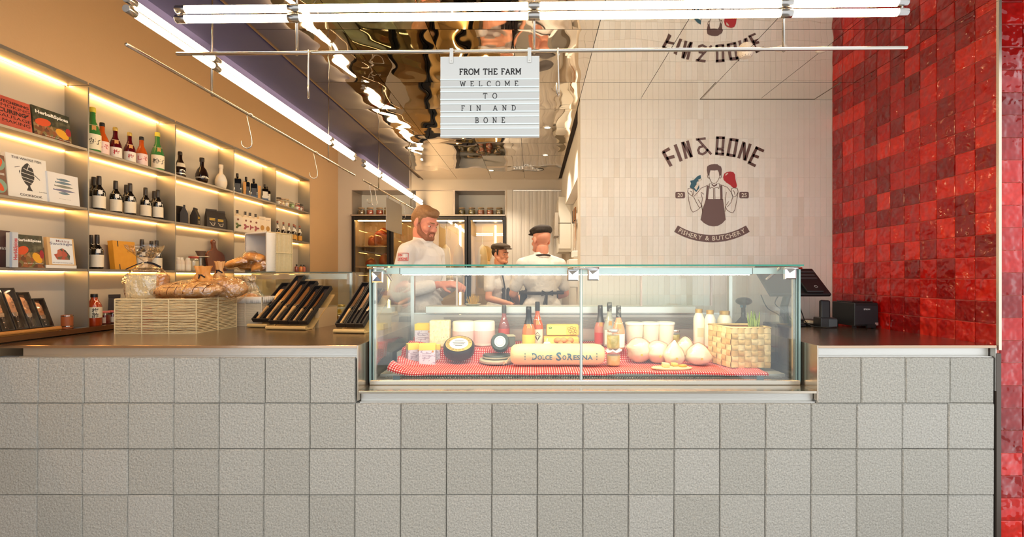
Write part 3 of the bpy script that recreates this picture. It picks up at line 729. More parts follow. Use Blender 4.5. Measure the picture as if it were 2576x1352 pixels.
def box_thing(name, label, cat, loc, rz, w, d, h, m, group=None, bevel=.001):
    t = thing(name, label, cat, loc, rz, group); o = G().box(-w/2,w/2,0,d,0,h).obj('body', m, t, bevel=bevel); return t
# cheese cartons
lilac = mat_noise('carton_lilac', [(0,(196,186,202)),(.55,(214,206,214)),(.62,(150,132,160)),(.7,(216,208,214))], 55, .5, 2)
yellow = mat('carton_yellow', (240,208,84), .5)
def carton(label, px0, px1, pyb, pyt, y, rz=0):
    x = XA((px0+px1)/2, y); w = (px1-px0)*y/F; h = (pyb-pyt)*y/F; z = ZA(pyb, y)
    t = thing('cheese_carton', label, 'box', (x, y, z), rz, 'yellow and lilac cheese cartons')
    G().box(-w/2,w/2,0,w*.8,0,h*.72).obj('body', lilac, t, bevel=.001)
    G().box(-w/2-.0006,w/2+.0006,-.0006,w*.8+.0006,h*.72,h).obj('lid_band', yellow, t, bevel=.001)
    g = G(); g.prism(arc(w*.36,h*.66,w*.06,w*.06,0,330,11), .0008, None, -.0016); g.obj('seal', mat('seal_orange',(214,140,40),.5), t)
    g = G(); 
    for k in range(4): g.prism([(-w*.3,h*(.55-.08*k)),(w*(.25-.1*(k%2)),h*(.55-.08*k)),(w*(.25-.1*(k%2)),h*(.575-.08*k)),(-w*.3,h*(.575-.08*k))], .0006, None, -.0008)
    g.obj('print_lines', mat('print_grey',(158,146,160),.6), t)
carton('upper yellow-topped lilac cheese carton standing on the raised back row', 1043,1086,872,816,2.55)
carton('front yellow-topped lilac cheese carton at left of the black cheese wheel', 1054,1094,919,868,2.36,.12)
carton('yellow-topped lilac carton half hidden left of the front one', 1027,1056,918,866,2.40,.5)
carton('narrow yellow-topped carton edge showing right of the front carton', 1090,1107,914,868,2.44,.1)
# crumbly block
x, y = at(1110,884,ZR_-.01); y = 2.60; x = XA(1112,y)
nut = mat_noise('nut_block', [(0,(150,110,70)),(.35,(232,208,160)),(.6,(246,230,190)),(.75,(170,124,74))], 48, .6, 2, bump=(40,.004,3))
t = thing('nut_cheese', 'tall pale cheese block studded with brown nuts behind the cartons', 'cheese', (x,2.52,ZR_), .05)
G().box(-.055,.055,0,.08,0,.145).obj('block', nut, t, bevel=.006, seg=3)
# white washed cheeses
whitec = mat_noise('white_rind', [(0,(236,222,204)),(1,(250,240,226))], 30, .6, 3, bump=(50,.001))
pinkc = mat('pink_wrap', (226,190,180), .5)
def drum(name, label, px, y, z, r, h, group=None, m=whitec):
    t = thing(name, label, 'cheese', (XA(px,y), y, z), random.uniform(0,3), group)
    g = G(); g.lathe([(r*.97,0),(r,.004),(r,h*.5),(r*.99,h-.006),(r*.94,h),(0,h+.003)], 28, caps=False); g.lathe([(0,0),(r*.97,0)], 28, caps=False); autosmooth(g.obj('wheel', m, t), 50)
    g = G(); g.lathe([(r+.0006,h*.1),(r+.0006,h*.62)], 28, caps=False); g.obj('paper_band', pinkc, t)
    return t
drum('white_cheese', 'left of two tall white cheeses with pink paper bands', 1166, 2.60, ZR_, .062, .135)
drum('white_cheese', 'right of two tall white cheeses with pink paper bands, by the dark bottle', 1218, 2.62, ZR_, .062, .135)
# black wheel with a round printed label, leaning back
x, y = XA(1155,2.40), 2.40
t = thing('black_cheese', 'black waxed cheese wheel with gold and cream round label, tilted towards the street', 'cheese', (x,y-.02,ZF+.008), .1)
M = Matrix.Translation((0,.05,.064)) @ Matrix.Rotation(.47,4,'X') @ Matrix.Scale(.95,4)
wax = mat('black_wax', (34,28,32), .35)
g = G(); g.lathe([(0,-.032),(.078,-.032),(.086,-.022),(.087,.018),(.080,.03),(0,.031)], 32, M=M, caps=False); autosmooth(g.obj('wheel', wax, t), 50)
g = G(); g.lathe([(.0,.0322),(.074,.0322)], 32, M=M, caps=False); g.obj('label_gold', mat('label_gold', (196,160,92), .4), t)
g = G(); g.lathe([(.0,.0328),(.052,.0328)], 32, M=M, caps=False); g.obj('label_cream', mat('label_cream', (232,224,206), .5), t)
g = G()
for k, c in enumerate('GOUDA   GOUDA   GOUD'):
    if c == ' ': continue
    a = 2*PI*k/20+2.4; MM = M @ Matrix.Translation((-.063*math.cos(a)*-1,-.063*math.sin(a)*-1,.0334)) @ Matrix.Rotation(a+PI/2+PI,4,'Z') @ Matrix.Rotation(-PI/2,4,'X')
    text(g, c, 0, -.006, h=.012, M=M @ Matrix.Translation((.063*math.cos(-a),.063*math.sin(-a),.0334)) @ Matrix.Rotation(-a-PI/2,4,'Z') @ Matrix.Rotation(-PI/2,4,'X'))
g.obj('rim_print', mat('print_dark', (60,48,40), .5), t)
g = G()
for k in range(4): 
    w = (.05,.07,.06,.04)[k]; z = .022-.014*k; g.box(-w/2,w/2,z-.002,z+.002,.0332,.0336, M)
g.obj('centre_print', MATS['print_dark'], t)
# slate boards stack
slate = mat('slate_board', (96,100,92), .6); sl2 = mat('board_pale', (176,166,140), .6)
x, y = XA(1252,2.46), 2.40
t = thing('serving_board', 'round pale serving board under the stacked dark cheeses', 'board', (x,2.43,ZF+.002), .2); g = G(); g.lathe([(0,0),(.094,0),(.096,.004),(.096,.012),(.092,.016),(0,.016)], 32, caps=False); autosmooth(g.obj('disc', sl2, t)); 
t = thing('black_cheese', 'flat dark green cheese wheel lying on the round pale board', 'cheese', (x-.004,2.435,ZF+.0185), .3); g = G(); g.lathe([(0,0),(.070,0),(.074,.005),(.074,.017),(.070,.022),(0,.022)], 32, caps=False); autosmooth(g.obj('wheel', mat('wax_green', (58,66,60), .4), t)); g = G(); g.lathe([(.0745,.006),(.0745,.014)],32,caps=False); g.obj('side_band', sl2, t)
t = thing('black_cheese', 'half dark cheese with round white label, resting on the flat green one', 'cheese', (x+.016,2.42,ZF+.042), 0); Mh = Matrix.Translation((0,.02,.0585)) @ Matrix.Rotation(1.25,4,'X')
g = G(); g.lathe([(0,-.03),(.044,-.03),(.05,-.02),(.05,.02),(.044,.03),(0,.03)], 24, M=Mh, caps=False); autosmooth(g.obj('wheel', MATS['wax_green'], t)); g = G(); g.lathe([(0,.0312),(.030,.0312)], 24, M=Mh, caps=False); g.obj('round_label', MATS['label_cream'], t); g = G(); g.lathe([(.021,.0318),(.0225,.0318)], 24, M=Mh, caps=False); g.obj('label_ring', MATS['print_dark'], t)
t = thing('cheese_wedge', 'dark rinded cheese wedge with a pale flat top, behind the labelled cheese', 'cheese', (XA(1275,2.56),2.52,ZR_), .2); G().prism([(-.05,0),(.05,0),(.05,.055),(-.05,.055)], .07).obj('wedge', slate, t, bevel=.004); G().box(-.052,.052,-.002,.072,.056,.062).obj('pale_top', sl2, t, bevel=.002)
# long cheese loaf with print
crust = mat_noise('loaf_wrap', [(0,(206,180,116)),(1,(232,214,160))], 14, .5, 3, bump=(140,.0008,2,'Object',(1,0.05,1)))
yD = 2.285; xa, xb = XA(1283,yD), XA(1524,yD); zc = (ZA(930,yD)+ZA(869,yD))/2; rD = .055
t = thing('cheese_log', 'long cream wrapped cheese log with blue DOLCE SORESINA lettering', 'cheese', ((xa+xb)/2, yD+.05, ZF), 0)
L = (xb-xa)/2; g = G(); pr = []
g.tube([(-L,0,rD),(-L+.004,0,rD),(-L+.02,0,rD),(-L+.05,0,rD),(L-.05,0,rD),(L-.02,0,rD),(L-.004,0,rD),(L,0,rD)], [.02,.038,.050,.055,.055,.050,.038,.02], 28); autosmooth(g.obj('loaf', crust, t), 60)
def onlog(x, s): return (x, -(rD+.001)*math.cos(s/rD), rD+(rD+.001)*math.sin(s/rD))
def logtext(s, cx, z, w, h, m, bold):
    g = G(); text(g, s, cx, z, w=w, h=h, bold=bold); g.v = [onlog(p[0], p[2]) for p in g.v]; return g.obj('lettering', m, t)
lb = mat('log_blue', (64,104,120), .5)
logtext('D', -.118, -.018, .026, .034, lb, .03); logtext('OLCE', -.066, -.018, .074, .024, lb, .03)
logtext('S', .004, -.022, .026, .042, lb, .03); logtext('O', .032, -.018, .020, .024, lb, .03); logtext('R', .060, -.020, .028, .034, lb, .03); logtext('ESINA', .126, -.018, .098, .024, lb, .03)
for sx in (-.165,.195):
    g = G()
    for k in range(3): g.box(sx-.002,sx+.002,0,.0,-.02+.014*k,-.012+.014*k)
    g.v = [onlog(p[0], p[2]) for p in g.v]; g.obj('side_print', lb, t)
g = G()
for k in range(5): g.tube([(-L+.004,.0,rD-.01),(-L-.012-.006*k,-.012,rD-.02-.008*k),(-L-.02-.004*k,-.02,.012+.003*k)], .0016, 5)
g.obj('string_ends', mat('twine', (232,196,150), .8), t)
# bottles ---------------------------------------------------------
BOT = {}
def bottle_mesh(prof, n=20):
    g = G(); g.lathe(prof, n); return g
PROF = {
 'wine': lambda r,h: [(r*.9,0),(r,.006),(r,h*.52),(r*.93,h*.58),(r*.62,h*.66),(r*.40,h*.72),(r*.36,h*.78),(r*.35,h*.99),(r*.33,h)],
 'slope': lambda r,h: [(r*.9,0),(r,.005),(r,h*.40),(r*.92,h*.48),(r*.66,h*.60),(r*.42,h*.70),(r*.37,h*.78),(r*.36,h*.99),(r*.33,h)],
 'champ': lambda r,h: [(r*.9,0),(r,.005),(r,h*.38),(r*.94,h*.46),(r*.7,h*.58),(r*.46,h*.70),(r*.38,h*.80),(r*.40,h*.97),(r*.36,h)],
 'milk': lambda r,h: [(r*.9,0),(r,.006),(r,h*.68),(r*.96,h*.76),(r*.70,h*.87),(r*.56,h*.91),(r*.56,h)],
 'jug': lambda r,h: [(r*.9,0),(r,.006),(r,h*.58),(r*.95,h*.66),(r*.6,h*.79),(r*.44,h*.86),(r*.42,h)],
 'square': lambda r,h: [(r*.95,0),(r,.004),(r,h*.70),(r*.9,h*.76),(r*.36,h*.80),(r*.32,h*.86),(r*.32,h)],
 'round': lambda r,h: [(r*.55,0),(r*.8,.01),(r,h*.22),(r*.98,h*.36),(r*.7,h*.55),(r*.34,h*.66),(r*.30,h*.74),(r*.30,h)],
 'small': lambda r,h: [(r*.95,0),(r,.004),(r,h*.48),(r*.8,h*.58),(r*.40,h*.70),(r*.34,h*.80),(r*.34,h)],
}
def bottle(key, label, loc, rot, shape='wine', r=.03, h=.2, glass=None, capm=None, capz=(.76,1.0), labels=(), capr=1.06, tagm=None, cat='bottle', name='wine_bottle', group=None, sides=20, strip=None, extra=None, fill=None):
    """labels: (z0,z1,material,half angle[,text]) as fractions of h; built once per key, then copied"""
    if key in BOT: return dup(BOT[key], loc, rot, label, group)
    t = thing(name, label, cat, loc, rot, group); pf = PROF[shape](r, h)
    n = 4 if sides == 4 else sides; M = Matrix.Rotation(PI/4,4,'Z') if n == 4 else None; k = 1.35 if n == 4 else 1
    g = G(); g.lathe([(a*k if z < h*.72 or n != 4 else a*1.2, z) for a, z in pf], n, M=M); o = g.obj('glass', glass, t); autosmooth(o, 50)
    def rad(z):
        for (r0,z0),(r1,z1) in zip(pf, pf[1:]):
            if z0 <= z <= z1: return r0+(r1-r0)*(z-z0)/max(z1-z0,1e-9)
        return pf[-1][0]
    if fill:
        zz = [z for a, z in pf if z < h*fill]+[h*fill]; g = G(); g.lathe([(max(rad(z)-.0015,.001), max(z,.003)) for z in zz], n, M=M); autosmooth(g.obj('liquid', extra, t), 50)
    if capm:
        z0, z1 = capz; zs = [z0*h+(z1-z0)*h*i/4 for i in range(5)]
        g = G(); q = [(rad(z)*capr+.0006, z) for z in zs]; q[-1] = (q[-1][0], h+.002); q.append((q[-1][0]*.9, h+.0035)); g.lathe(q, 16); autosmooth(g.obj('cap', capm, t), 50)
    for i, lb_ in enumerate(labels):
        z0, z1, m, ha = lb_[:4]
        if n == 4:
            w = r*1.35*math.cos(PI/4)*ha; y = -r*1.35*math.cos(PI/4)-.0008; g = G(); g.box(-w,w,y-.0004,y,z0*h,z1*h)
            g.box(-y,-y+.0004,-w,w,z0*h,z1*h)
        else:
            g = G(); zs = [z0*h+(z1-z0)*h*j/5 for j in range(6)]; g.lathe([(rad(z)+.0007,z) for z in zs], 16, a0=-PI/2-ha, a1=-PI/2+ha, caps=False)
        lo = g.obj('label', m, t, smooth=(n != 4))
        if len(lb_) > 4:
            s, hh, cz, bm_ = lb_[4:8]; g = G()
            for q, ln in enumerate(s.split('|')): text(g, ln, 0, (z0+(z1-z0)*(cz-q*.46))*h-hh/2, h=hh, bold=.02)
            if n == 4: g.v = [(p[0], -r*1.35*math.cos(PI/4)-.0018, p[2]) for p in g.v]
            else: g.v = [((rad(p[2])+.0013)*math.sin(p[0]/r), -(rad(p[2])+.0013)*math.cos(p[0]/r), p[2]) for p in g.v]
            g.obj('lettering', bm_, lo)
    if tagm:
        zt = .62*h; g = G(); rr = rad(zt)+.0016
        g.tube([(rr*math.cos(a), rr*math.sin(a), zt+.004*math.sin(a)) for a in [2*PI*i/12 for i in range(12)]], .0011, 5, closed=True); st = g.obj('string', mat('string_pale', (232,214,184), .8), t)
        y = -rad(.56*h)-.004; G().box(-.009,.009,y-.0008,y,.47*h,.585*h).obj('hang_tag', tagm, st)
    if strip:
        z0, z1, m = strip; g = G(); zs = [z0*h+(z1-z0)*h*j/4 for j in range(5)]; g.lathe([(rad(z)+.0005,z) for z in zs], n, caps=False); g.obj('band', m, t, smooth=True)
    BOT[key] = t; return t
def bglass(name, col, rough=.06): return mat(name, col, rough, 0, spec=.7, coat=.4)
g_black = bglass('glass_black', (18,14,12)); g_rose = bglass('glass_rose', (206,112,52)); g_amber = bglass('glass_amber', (196,84,26)); g_red = bglass('glass_dark_red', (86,14,20)); g_green = bglass('glass_green', (66,128,62)); g_clear = mat('glass_pale', (206,206,190), .05, trans=.4, spec=.7)
lab_w = mat('label_white', (232,226,214), .55); lab_y = mat('label_yellow', (226,204,92), .5); lab_c = mat('label_cream2', (236,226,198), .55); tagk = mat('tag_kraft', (206,150,84), .7)
foil = mat('foil_black', (26,24,24), .28, .4); foilp = mat_noise('foil_floral', [(0,(30,30,30)),(.5,(60,58,54)),(.58,(150,146,136)),(.66,(40,40,38))], 60, .4)
ZRy = 2.52
def cb(key, px, top, bot, y, **kw):
    z = ZR_; h = (CAMZ-(top-698)*y/F)-z
    return bottle(key, loc=(XA(px,y), y, z), h=h, rot=kw.pop('rot',0), **kw)
cb('sparkling', 1330, 773, 0, 2.53, label='orange sparkling bottle with black foil neck and yellow label in the case', shape='champ', r=.036, glass=g_rose, capm=foil, capz=(.58,1), labels=((.02,.32,lab_y,1.5),), tagm=tagk)
cb('rose_tall', 1352, 761, 0, 2.60, label='taller orange wine bottle with black cap beside the sparkling one', shape='slope', r=.034, glass=g_amber, capm=blackm, capz=(.80,1), labels=((.05,.38,lab_c,1.0),), tagm=tagk)
if True:
    t = BOT['rose_tall']; g = G(); hh = .2
    for s in (.010,.016): g.stroke([(0,.03+s*3),(-s,.055),(0,.03)],.002,.0006,None,False,-.0358); g.stroke([(0,.03+s*3),(s,.055),(0,.03)],.002,.0006,None,False,-.0358)
    g.obj('diamond_print', ink, t)
cb('case_pale1', 1268, 770, 0, 2.68, label='pinkish bottle with grey cap standing behind the white cheeses', shape='slope', r=.034, glass=mat('glass_grey_red', (150,92,92), .08), capm=mat('cap_grey', (78,76,74), .4), capz=(.8,1), labels=((.1,.4,mat('label_pink',(206,90,84),.5),1.2),))
cb('case_dark2', 1510, 770, 0, 2.62, label='rose sparkling bottle with dark foil right of the glass joint', shape='champ', r=.034, glass=mat('glass_rose2', (196,120,104), .08), capm=mat('foil_grey', (70,66,64), .3, .4), capz=(.58,1), labels=((.05,.32,mat('label_red', (188,60,56), .5),1.3),), tagm=tagk)
cb('case_clear', 1533, 762, 0, 2.56, label='clear white wine bottle with patterned cap behind the pickle jars', shape='slope', r=.034, glass=g_clear, capm=foilp, capz=(.80,1), labels=((.05,.38,lab_w,1.0),), tagm=tagk)
cb('case_rose3', 1556, 771, 0, 2.46, label='slim rose wine bottle with black floral foil right of the clear bottle', shape='slope', r=.034, glass=mat('glass_peach', (222,150,108), .08), capm=foilp, capz=(.74,1), labels=((.05,.36,lab_w,1.0),), tagm=tagk)
# egg cartons and eggs
t = thing('egg_carton', 'yellow egg carton standing upright at the back, printed with eggs', 'carton', (XA(1415,2.60),2.58,ZR_+.055), 0)
yc = mat('egg_carton_yellow', (232,190,92), .7); G().box(-.092,.092,0,.06,0,.062).obj('body', yc, t, bevel=.008, seg=2)
G().box(-.088,.02,-.0008,0,.006,.056).obj('front_label', mat('carton_label', (244,214,120), .6), t)
g = G()
for k, (ex, ez) in enumerate(((.035,.04),(.05,.046),(.066,.043),(.04,.025),(.058,.028),(.073,.026),(.05,.013),(.068,.012))): g.stroke(arc(ex,ez,.0085,.0065,0,350,12), .0014, .0006, None, True, -.0012)
g.obj('egg_print', mat('print_brown', (90,64,40), .6), t)
g = G(); g.stroke(arc(-.07,.045,.008,.005,0,350,8), .004, .0006, None, True, -.0014); g.obj('leaf_print', mat('print_green', (70,130,60), .6), t)
t = thing('egg_carton', 'lower yellow egg carton lying behind the loose eggs', 'carton', (XA(1412,2.54),2.53,ZR_), 0); G().box(-.098,.098,0,.1,0,.052).obj('body', yc, t, bevel=.008, seg=2); G().box(-.094,-.03,-.0008,0,.008,.046).obj('front_label', MATS['carton_label'], t)
t = thing('egg_tray', 'shallow wicker tray holding brown eggs on the raised row', 'tray', (XA(1425,2.47),2.478,ZR_-.004), 0)
wick = mat_noise('wicker_dark', [(0,(150,96,44)),(1,(206,150,84))], 60, .7)
g = G()
for k in range(4): g.tube([((.078+.003*k)*math.cos(a), (.03+.003*k)*math.sin(a), .002+.006*k) for a in [2*PI*i/28 for i in range(28)]], .0032, 6, closed=True)
g.lathe([(0,.001),(.03,.001)],20,caps=False); g.v = g.v; g.obj('wicker_rim', wick, t); g = G(); g.prism([(-.07,0),(.07,0),(.07,.003),(-.07,.003)], .05, None, -.025); g.obj('tray_floor', wick, t)
eggm = mat('egg_shell', (222,146,84), .5)
for k, (px, py) in enumerate(((1410,862),(1430,862),(1402,850),(1417,850),(1435,849),(1448,861))):
    p = W(px, py, 2.478-.012*(py > 855)+.012); o = G().ball((0,0,0),(.0165,.0165,.021),16,12).obj('egg', eggm, None, smooth=True)
    o.location = (p.x, 2.47+.018*(py < 855), ZR_+.022+(.020 if py < 855 else 0)); o.rotation_euler = (1.3, .4*k, .5*k)
    tag(o, ('leftmost brown egg in the front row of the wicker tray','middle brown egg in the front row of the wicker tray','leftmost brown egg lying in the upper row','middle brown egg lying in the upper row','rightmost brown egg lying in the upper row','rightmost brown egg in the front row of the wicker tray')[k], 'egg', 'brown eggs in the wicker tray')
# small white bulb by the bottles
t = thing('garlic_bulb', 'white garlic bulb between the orange bottle and the eggs', 'garlic', (XA(1376,2.49),2.49,ZR_), 0); g = G()
for k in range(7): a = 2*PI*k/7; g.ball((.011*math.cos(a),.011*math.sin(a),.017),(.011,.011,.017),10,8)
g.obj('cloves', mat('garlic_white', (236,228,214), .5), t, smooth=True); g = G(); g.tube([(0,0,.028),(0,0,.042),(.002,0,.052)], [.006,.003,.002], 8); g.obj('stem', MATS['garlic_white'], t, smooth=True)
# jars
jglass = mat_pane('jar_glass', (250,251,247), base=.04)
def jar(label, loc, r, h, fillm, lidm, fills=None, group=None, lidh=.14, lab=None, name='jar', cat='jar', key=None, rot=0, bits=None):
    if key and key in BOT: return dup(BOT[key], loc, rot, label, group)
    t = thing(name, label, cat, loc, rot, group); hl = h*(1-lidh)
    g = G(); g.lathe([(r*.92,0),(r,.004),(r,hl*.86),(r*.86,hl*.96),(r*.84,hl)], 20); autosmooth(g.obj('glass', jglass, t), 50)
    g = G(); g.lathe([(0,.003),(r*.88,.003),(r*.95,.008),(r*.95,hl*.80),(0,hl*.80)], 18, caps=False); autosmooth(g.obj('contents', fillm, t), 50)
    if lidm: g = G(); g.lathe([(r*.9,hl),(r*.92,hl+.001),(r*.92,h-.002),(r*.88,h),(0,h)], 20, caps=False); autosmooth(g.obj('lid', lidm, t), 50)
    if lab: g = G(); g.lathe([(r+.0008,hl*.12),(r+.0008,hl*.62)], 14, a0=-PI/2-.9, a1=-PI/2+.9, caps=False); g.obj('label', lab, t, smooth=True)
    if key: BOT[key] = t
    return t
lid_s = mat('lid_silver', (206,200,190), .25, .8)
pick = mat_noise('pickle', [(0,(120,124,50)),(.5,(198,176,80)),(.7,(226,206,130)),(1,(96,96,40))], 34, .3, 2)
oilp = mat_noise('oil_garlic', [(0,(196,150,50)),(.5,(222,186,90)),(1,(238,220,150))], 30, .25, 2)
yj = 2.36
jar('lower pickle jar with pink paper rim at the right end of the cheese log', (XA(1543,2.33),2.335,ZF), .036, .075, oilp, mat('paper_lid',(232,196,176),.7))
g = G(); jj = thing('paper_frill', 'crumpled pale paper frill over the lower pickle jar', 'paper', (XA(1543,2.33),2.335,ZF+.0755), 0); v=[]; 
g.lathe([(.004,.004),(.03,.006),(.044,-.002)], 24, caps=False); g.v = [(p[0]*(1+.15*math.sin(7*math.atan2(p[1],p[0]))), p[1]*(1+.15*math.sin(5*math.atan2(p[1],p[0]))), p[2]+.005*math.sin(6*math.atan2(p[1],p[0]))) for p in g.v]; g.obj('sheet', mat('frill_pink', (240,206,190), .7), jj)
jar('upper jar of green pickles with silver lid stacked on the pink-rimmed jar', (XA(1543,2.33),2.335,ZF+.086), .033, .098, pick, lid_s)
jar('small jar of yellow pickles with silver lid behind the white tubs', (XA(1697,2.62),2.62,ZR_), .032, .085, pick, lid_s)
# white cheese tubs
cream_p = mat('tub_white', (246,236,214), .35)
def tub(label, px, y, r=.05, h=.13):
    t = thing('cheese_tub', label, 'tub', (XA(px,y),y,ZR_), 0, 'white cheese tubs'); g = G(); g.lathe([(r*.82,0),(r*.84,.003),(r,h*.92),(r*.98,h*.92)], 24); autosmooth(g.obj('tub', cream_p, t), 50)
    g = G(); g.lathe([(r*1.05,h*.9),(r*1.05,h*.97),(r*1.0,h),(0,h)], 24, caps=False); autosmooth(g.obj('lid', mat('tub_lid', (250,242,226), .4), t), 50)
tub('leftmost white lidded cheese tub of three in the back row', 1596, 2.60); tub('middle white lidded cheese tub of three in the back row', 1636, 2.61); tub('rightmost white lidded cheese tub of three in the back row', 1674, 2.62)
wrapm = mat('soft_wrap', (248,234,206), .28, spec=.6)
filmm = mat_pane('film', (250,246,238), base=.06, bump=(40,.004))
def lump(name, label, px, y, z, rx, ry, rz_, seed, m, cat='cheese', pointy=0, seal=True, amp=.12, group=None, film=True):
    t = thing(name, label, cat, (XA(px,y), y, z), 0, group); g = G(); g.ball((0,0,rz_*.92),(rx,ry,rz_),22,16)
    for i, p in enumerate(g.v):
        n = 1+amp*noise.noise((p[0]*30+seed,p[1]*30,p[2]*30)); q = max(0,p[2]/rz_/2)
        k = 1-pointy*q*q
        g.v[i] = (p[0]*n*k, p[1]*n*k, max(.0,p[2]*(1+pointy*.25*q)))
    g.obj('cheese', m, t, smooth=True)
    if film:
        g2 = G(); g2.v = [(p[0]*1.07+.003*noise.noise((p[0]*60,p[2]*60,seed)), p[1]*1.07, p[2]*1.05+.0005) for p in g.v]; g2.f = list(g.f); g2.obj('wrapping', filmm, t, smooth=True)
    if seal: g = G(); g.prism(arc(0,rz_*.7,.006,.006,0,330,11), .001, None, -ry*1.12); g.obj('seal', mat('seal_yellow',(206,170,60),.5), t)
    return t
lump('soft_cheese', 'large round wrapped white cheese at left of the wrapped group', 1608, 2.42, ZF, .066, .052, .066, 1, wrapm, amp=.22)
lump('soft_cheese', 'round wrapped white cheese in front of the middle tub', 1654, 2.40, ZF, .060, .05, .060, 2, wrapm, amp=.22)
lump('soft_cheese', 'pointed film-wrapped white cheese with yellow seal in front', 1696, 2.34, ZF, .060, .042, .056, 3, wrapm, pointy=.75, amp=.2)
lump('soft_cheese', 'low film-wrapped white cheese leaning beside the woven basket', 1757, 2.36, ZF, .074, .046, .050, 4, wrapm, pointy=.55, amp=.2)
lump('soft_cheese', 'film-wrapped cheese peeking behind the pointed one', 1724, 2.46, ZF, .056, .045, .062, 5, wrapm, pointy=.4, seal=False)
# milk bottles
milk = mat('milk', (250,240,216), .3); goldcap = mat('gold_cap', (206,166,96), .35, .5)
def milkb(label, px, top, y, r, z=None):
    z = ZR_; h = CAMZ-(top-698)*y/F-z; key = 'milk%.3f%d' % (r, top)
    bottle(key, label, (XA(px,y),y,z), 0, 'milk', r, h, milk, goldcap, (.91,1), labels=(((.25,.5,mat('label_fawn',(226,206,164),.5),.6),) if px < 1790 else ()), capr=1.15, name='milk_bottle')
milkb('leftmost tall milk bottle with golden cap behind the woven basket', 1758, 779, 2.58, .030); milkb('middle tall milk bottle with golden cap behind the woven basket', 1786, 782, 2.55, .030); milkb('broad milk bottle with golden cap standing in the woven basket corner', 1823, 784, 2.60, .042)
# wooden board with cheese pieces
t = thing('cheese_board', 'small pale wooden board with cut cheese in front of the wrapped cheeses', 'board', (XA(1690,2.24),2.245,ZF), 0); g = G(); g.lathe([(0,0),(.098,0),(.1,.003),(.1,.006),(.096,.008),(0,.008)], 32, caps=False); g.v = [(p[0], p[1]*.42, p[2]) for p in g.v]; autosmooth(g.obj('disc', mat('board_wood', (230,200,150), .6), t))
ylw = mat('cheese_yellow', (226,186,96), .5)
for k, (px, dy, w, lb_) in enumerate(((1675,-.018,.034,'square pale yellow cheese piece on the small board, left'),(1703,.012,.028,'flat yellow cheese slice at the back of the small board'),(1722,-.008,.032,'orange-yellow cheese wedge on the right of the small board'))):
    t = thing('cheese_piece', lb_, 'cheese', (XA(px,2.24), 2.245+dy, ZF+.009), .2*k); G().prism([(-w/2,0),(w/2,0),(w/2,.018-.004*k),(-w/2,.022-.007*k)], .03).obj('piece', (mat('cheese_pale',(232,208,140),.5), ylw, mat('cheese_orange',(226,160,70),.5))[k], t, bevel=.003, seg=2)
# woven splint basket with asparagus
splint = mat_rand('splint', [(0,(206,160,96)),(.5,(226,188,124)),(1,(238,206,150))], .55, bump=(30,.001,3,'Object',(1,1,8)), speck=(60,.08))
yb = 2.27; xa, xm, xb = XA(1787,2.42), XA(1840,yb), XA(1938,yb); hB = .198
bk = thing('splint_basket', 'square basket woven of wide pale wood strips, holding asparagus', 'basket', (xm, yb, ZF), 0)
fw = xb-xm; sd = .17
def splint_piece(w, h):
    g = G(); n = 4
    v = []; f = []
    for i in range(n+1):
        x = -w/2+w*i/n; y = -.0035*math.sin(PI*i/n); v += [(x,y,-h/2),(x,y,h/2)]
    for i in range(n): f.append((2*i,2*i+2,2*i+3,2*i+1))
    g.add(v, f); me = bpy.data.meshes.new('splint'); me.from_pydata(g.v,[],g.f); me.update(); me.materials.append(splint); me.shade_smooth(); return me
nc, nr = 6, 7; cw, chh = fw/nc, hB/nr
ph = splint_piece(cw*1.1, chh*.96); pv = splint_piece(chh*1.12, cw*.94); ns = 5; cs = sd/ns; ph2 = splint_piece(cs*1.1, chh*.96); pv2 = splint_piece(chh*1.12, cs*.94)
for j in range(nr):
    for i in range(nc):
        h_ = (i+j) % 2 == 0 or j == nr-1
        link('splint', ph if h_ else pv, None, bk, loc=(cw*(i+.5), -.002, chh*(j+.5)), rot=(0, 0 if h_ else PI/2, 0))
    for i in range(ns):
        h_ = (i+j) % 2 == 1 or j == nr-1
        y_ = cs*(i+.5); link('splint', ph2 if h_ else pv2, None, bk, loc=(-.002-.35*y_*.8, y_, chh*(j+.5)), rot=(0, 0 if h_ else PI/2, -PI/2+.27))
g = G(); sk = .28*sd; g.add([(0,.001,0),(fw,.001,0),(fw-sk*.4,sd,0),(-sk,sd,0),(0,.001,hB),(fw,.001,hB),(fw-sk*.4,sd,hB),(-sk,sd,hB)], [(0,1,5,4),(1,2,6,5),(2,3,7,6),(3,0,4,7),(0,3,2,1)]); o = g.obj('lining', mat('splint_dark', (160,112,60), .7), bk); o.modifiers.new('t','SOLIDIFY').thickness = .003
g = G(); P_ = [(0,0,hB),(fw,0,hB),(fw-sk*.4,sd,hB),(-sk,sd,hB)]; g.tube(P_, .006, 8, closed=True); g.obj('rim', MATS['splint'], bk, smooth=True)
asp = mat_noise('asparagus_green', [(0,(84,108,44)),(.6,(132,146,64)),(1,(188,182,96))], 40, .5); yr = random.Random(4)
for k in range(22):
    a = yr.uniform(-.022,.034); bq = yr.uniform(-.03,.03); hh = yr.uniform(.222,.268); lx = yr.uniform(-.02,.03)
    t = None
    if k == 0: spears = []
    g = G(); x0_, y0_ = xm+fw*.68+a*.6, yb+.06+bq*.6
    g.tube([(0,0,0),(lx*.4,0,hh*.6),(lx*.9,0,hh*.86),(lx,0,hh)], [.0042,.004,.0046,.001], 7)
    o = g.obj('asparagus_spear', asp, None, smooth=True); o.location = (x0_, y0_, ZF+.012); tag(o, 'green asparagus spear in the bunch standing in the splint basket', 'asparagus', 'asparagus bunch in the splint basket')
lump('potato', 'pale potato in the splint basket left of the asparagus', 1872, 2.34, ZF+.148, .026, .022, .022, 9, mat('potato_skin', (226,180,130), .6), cat='potato', seal=False, film=False)
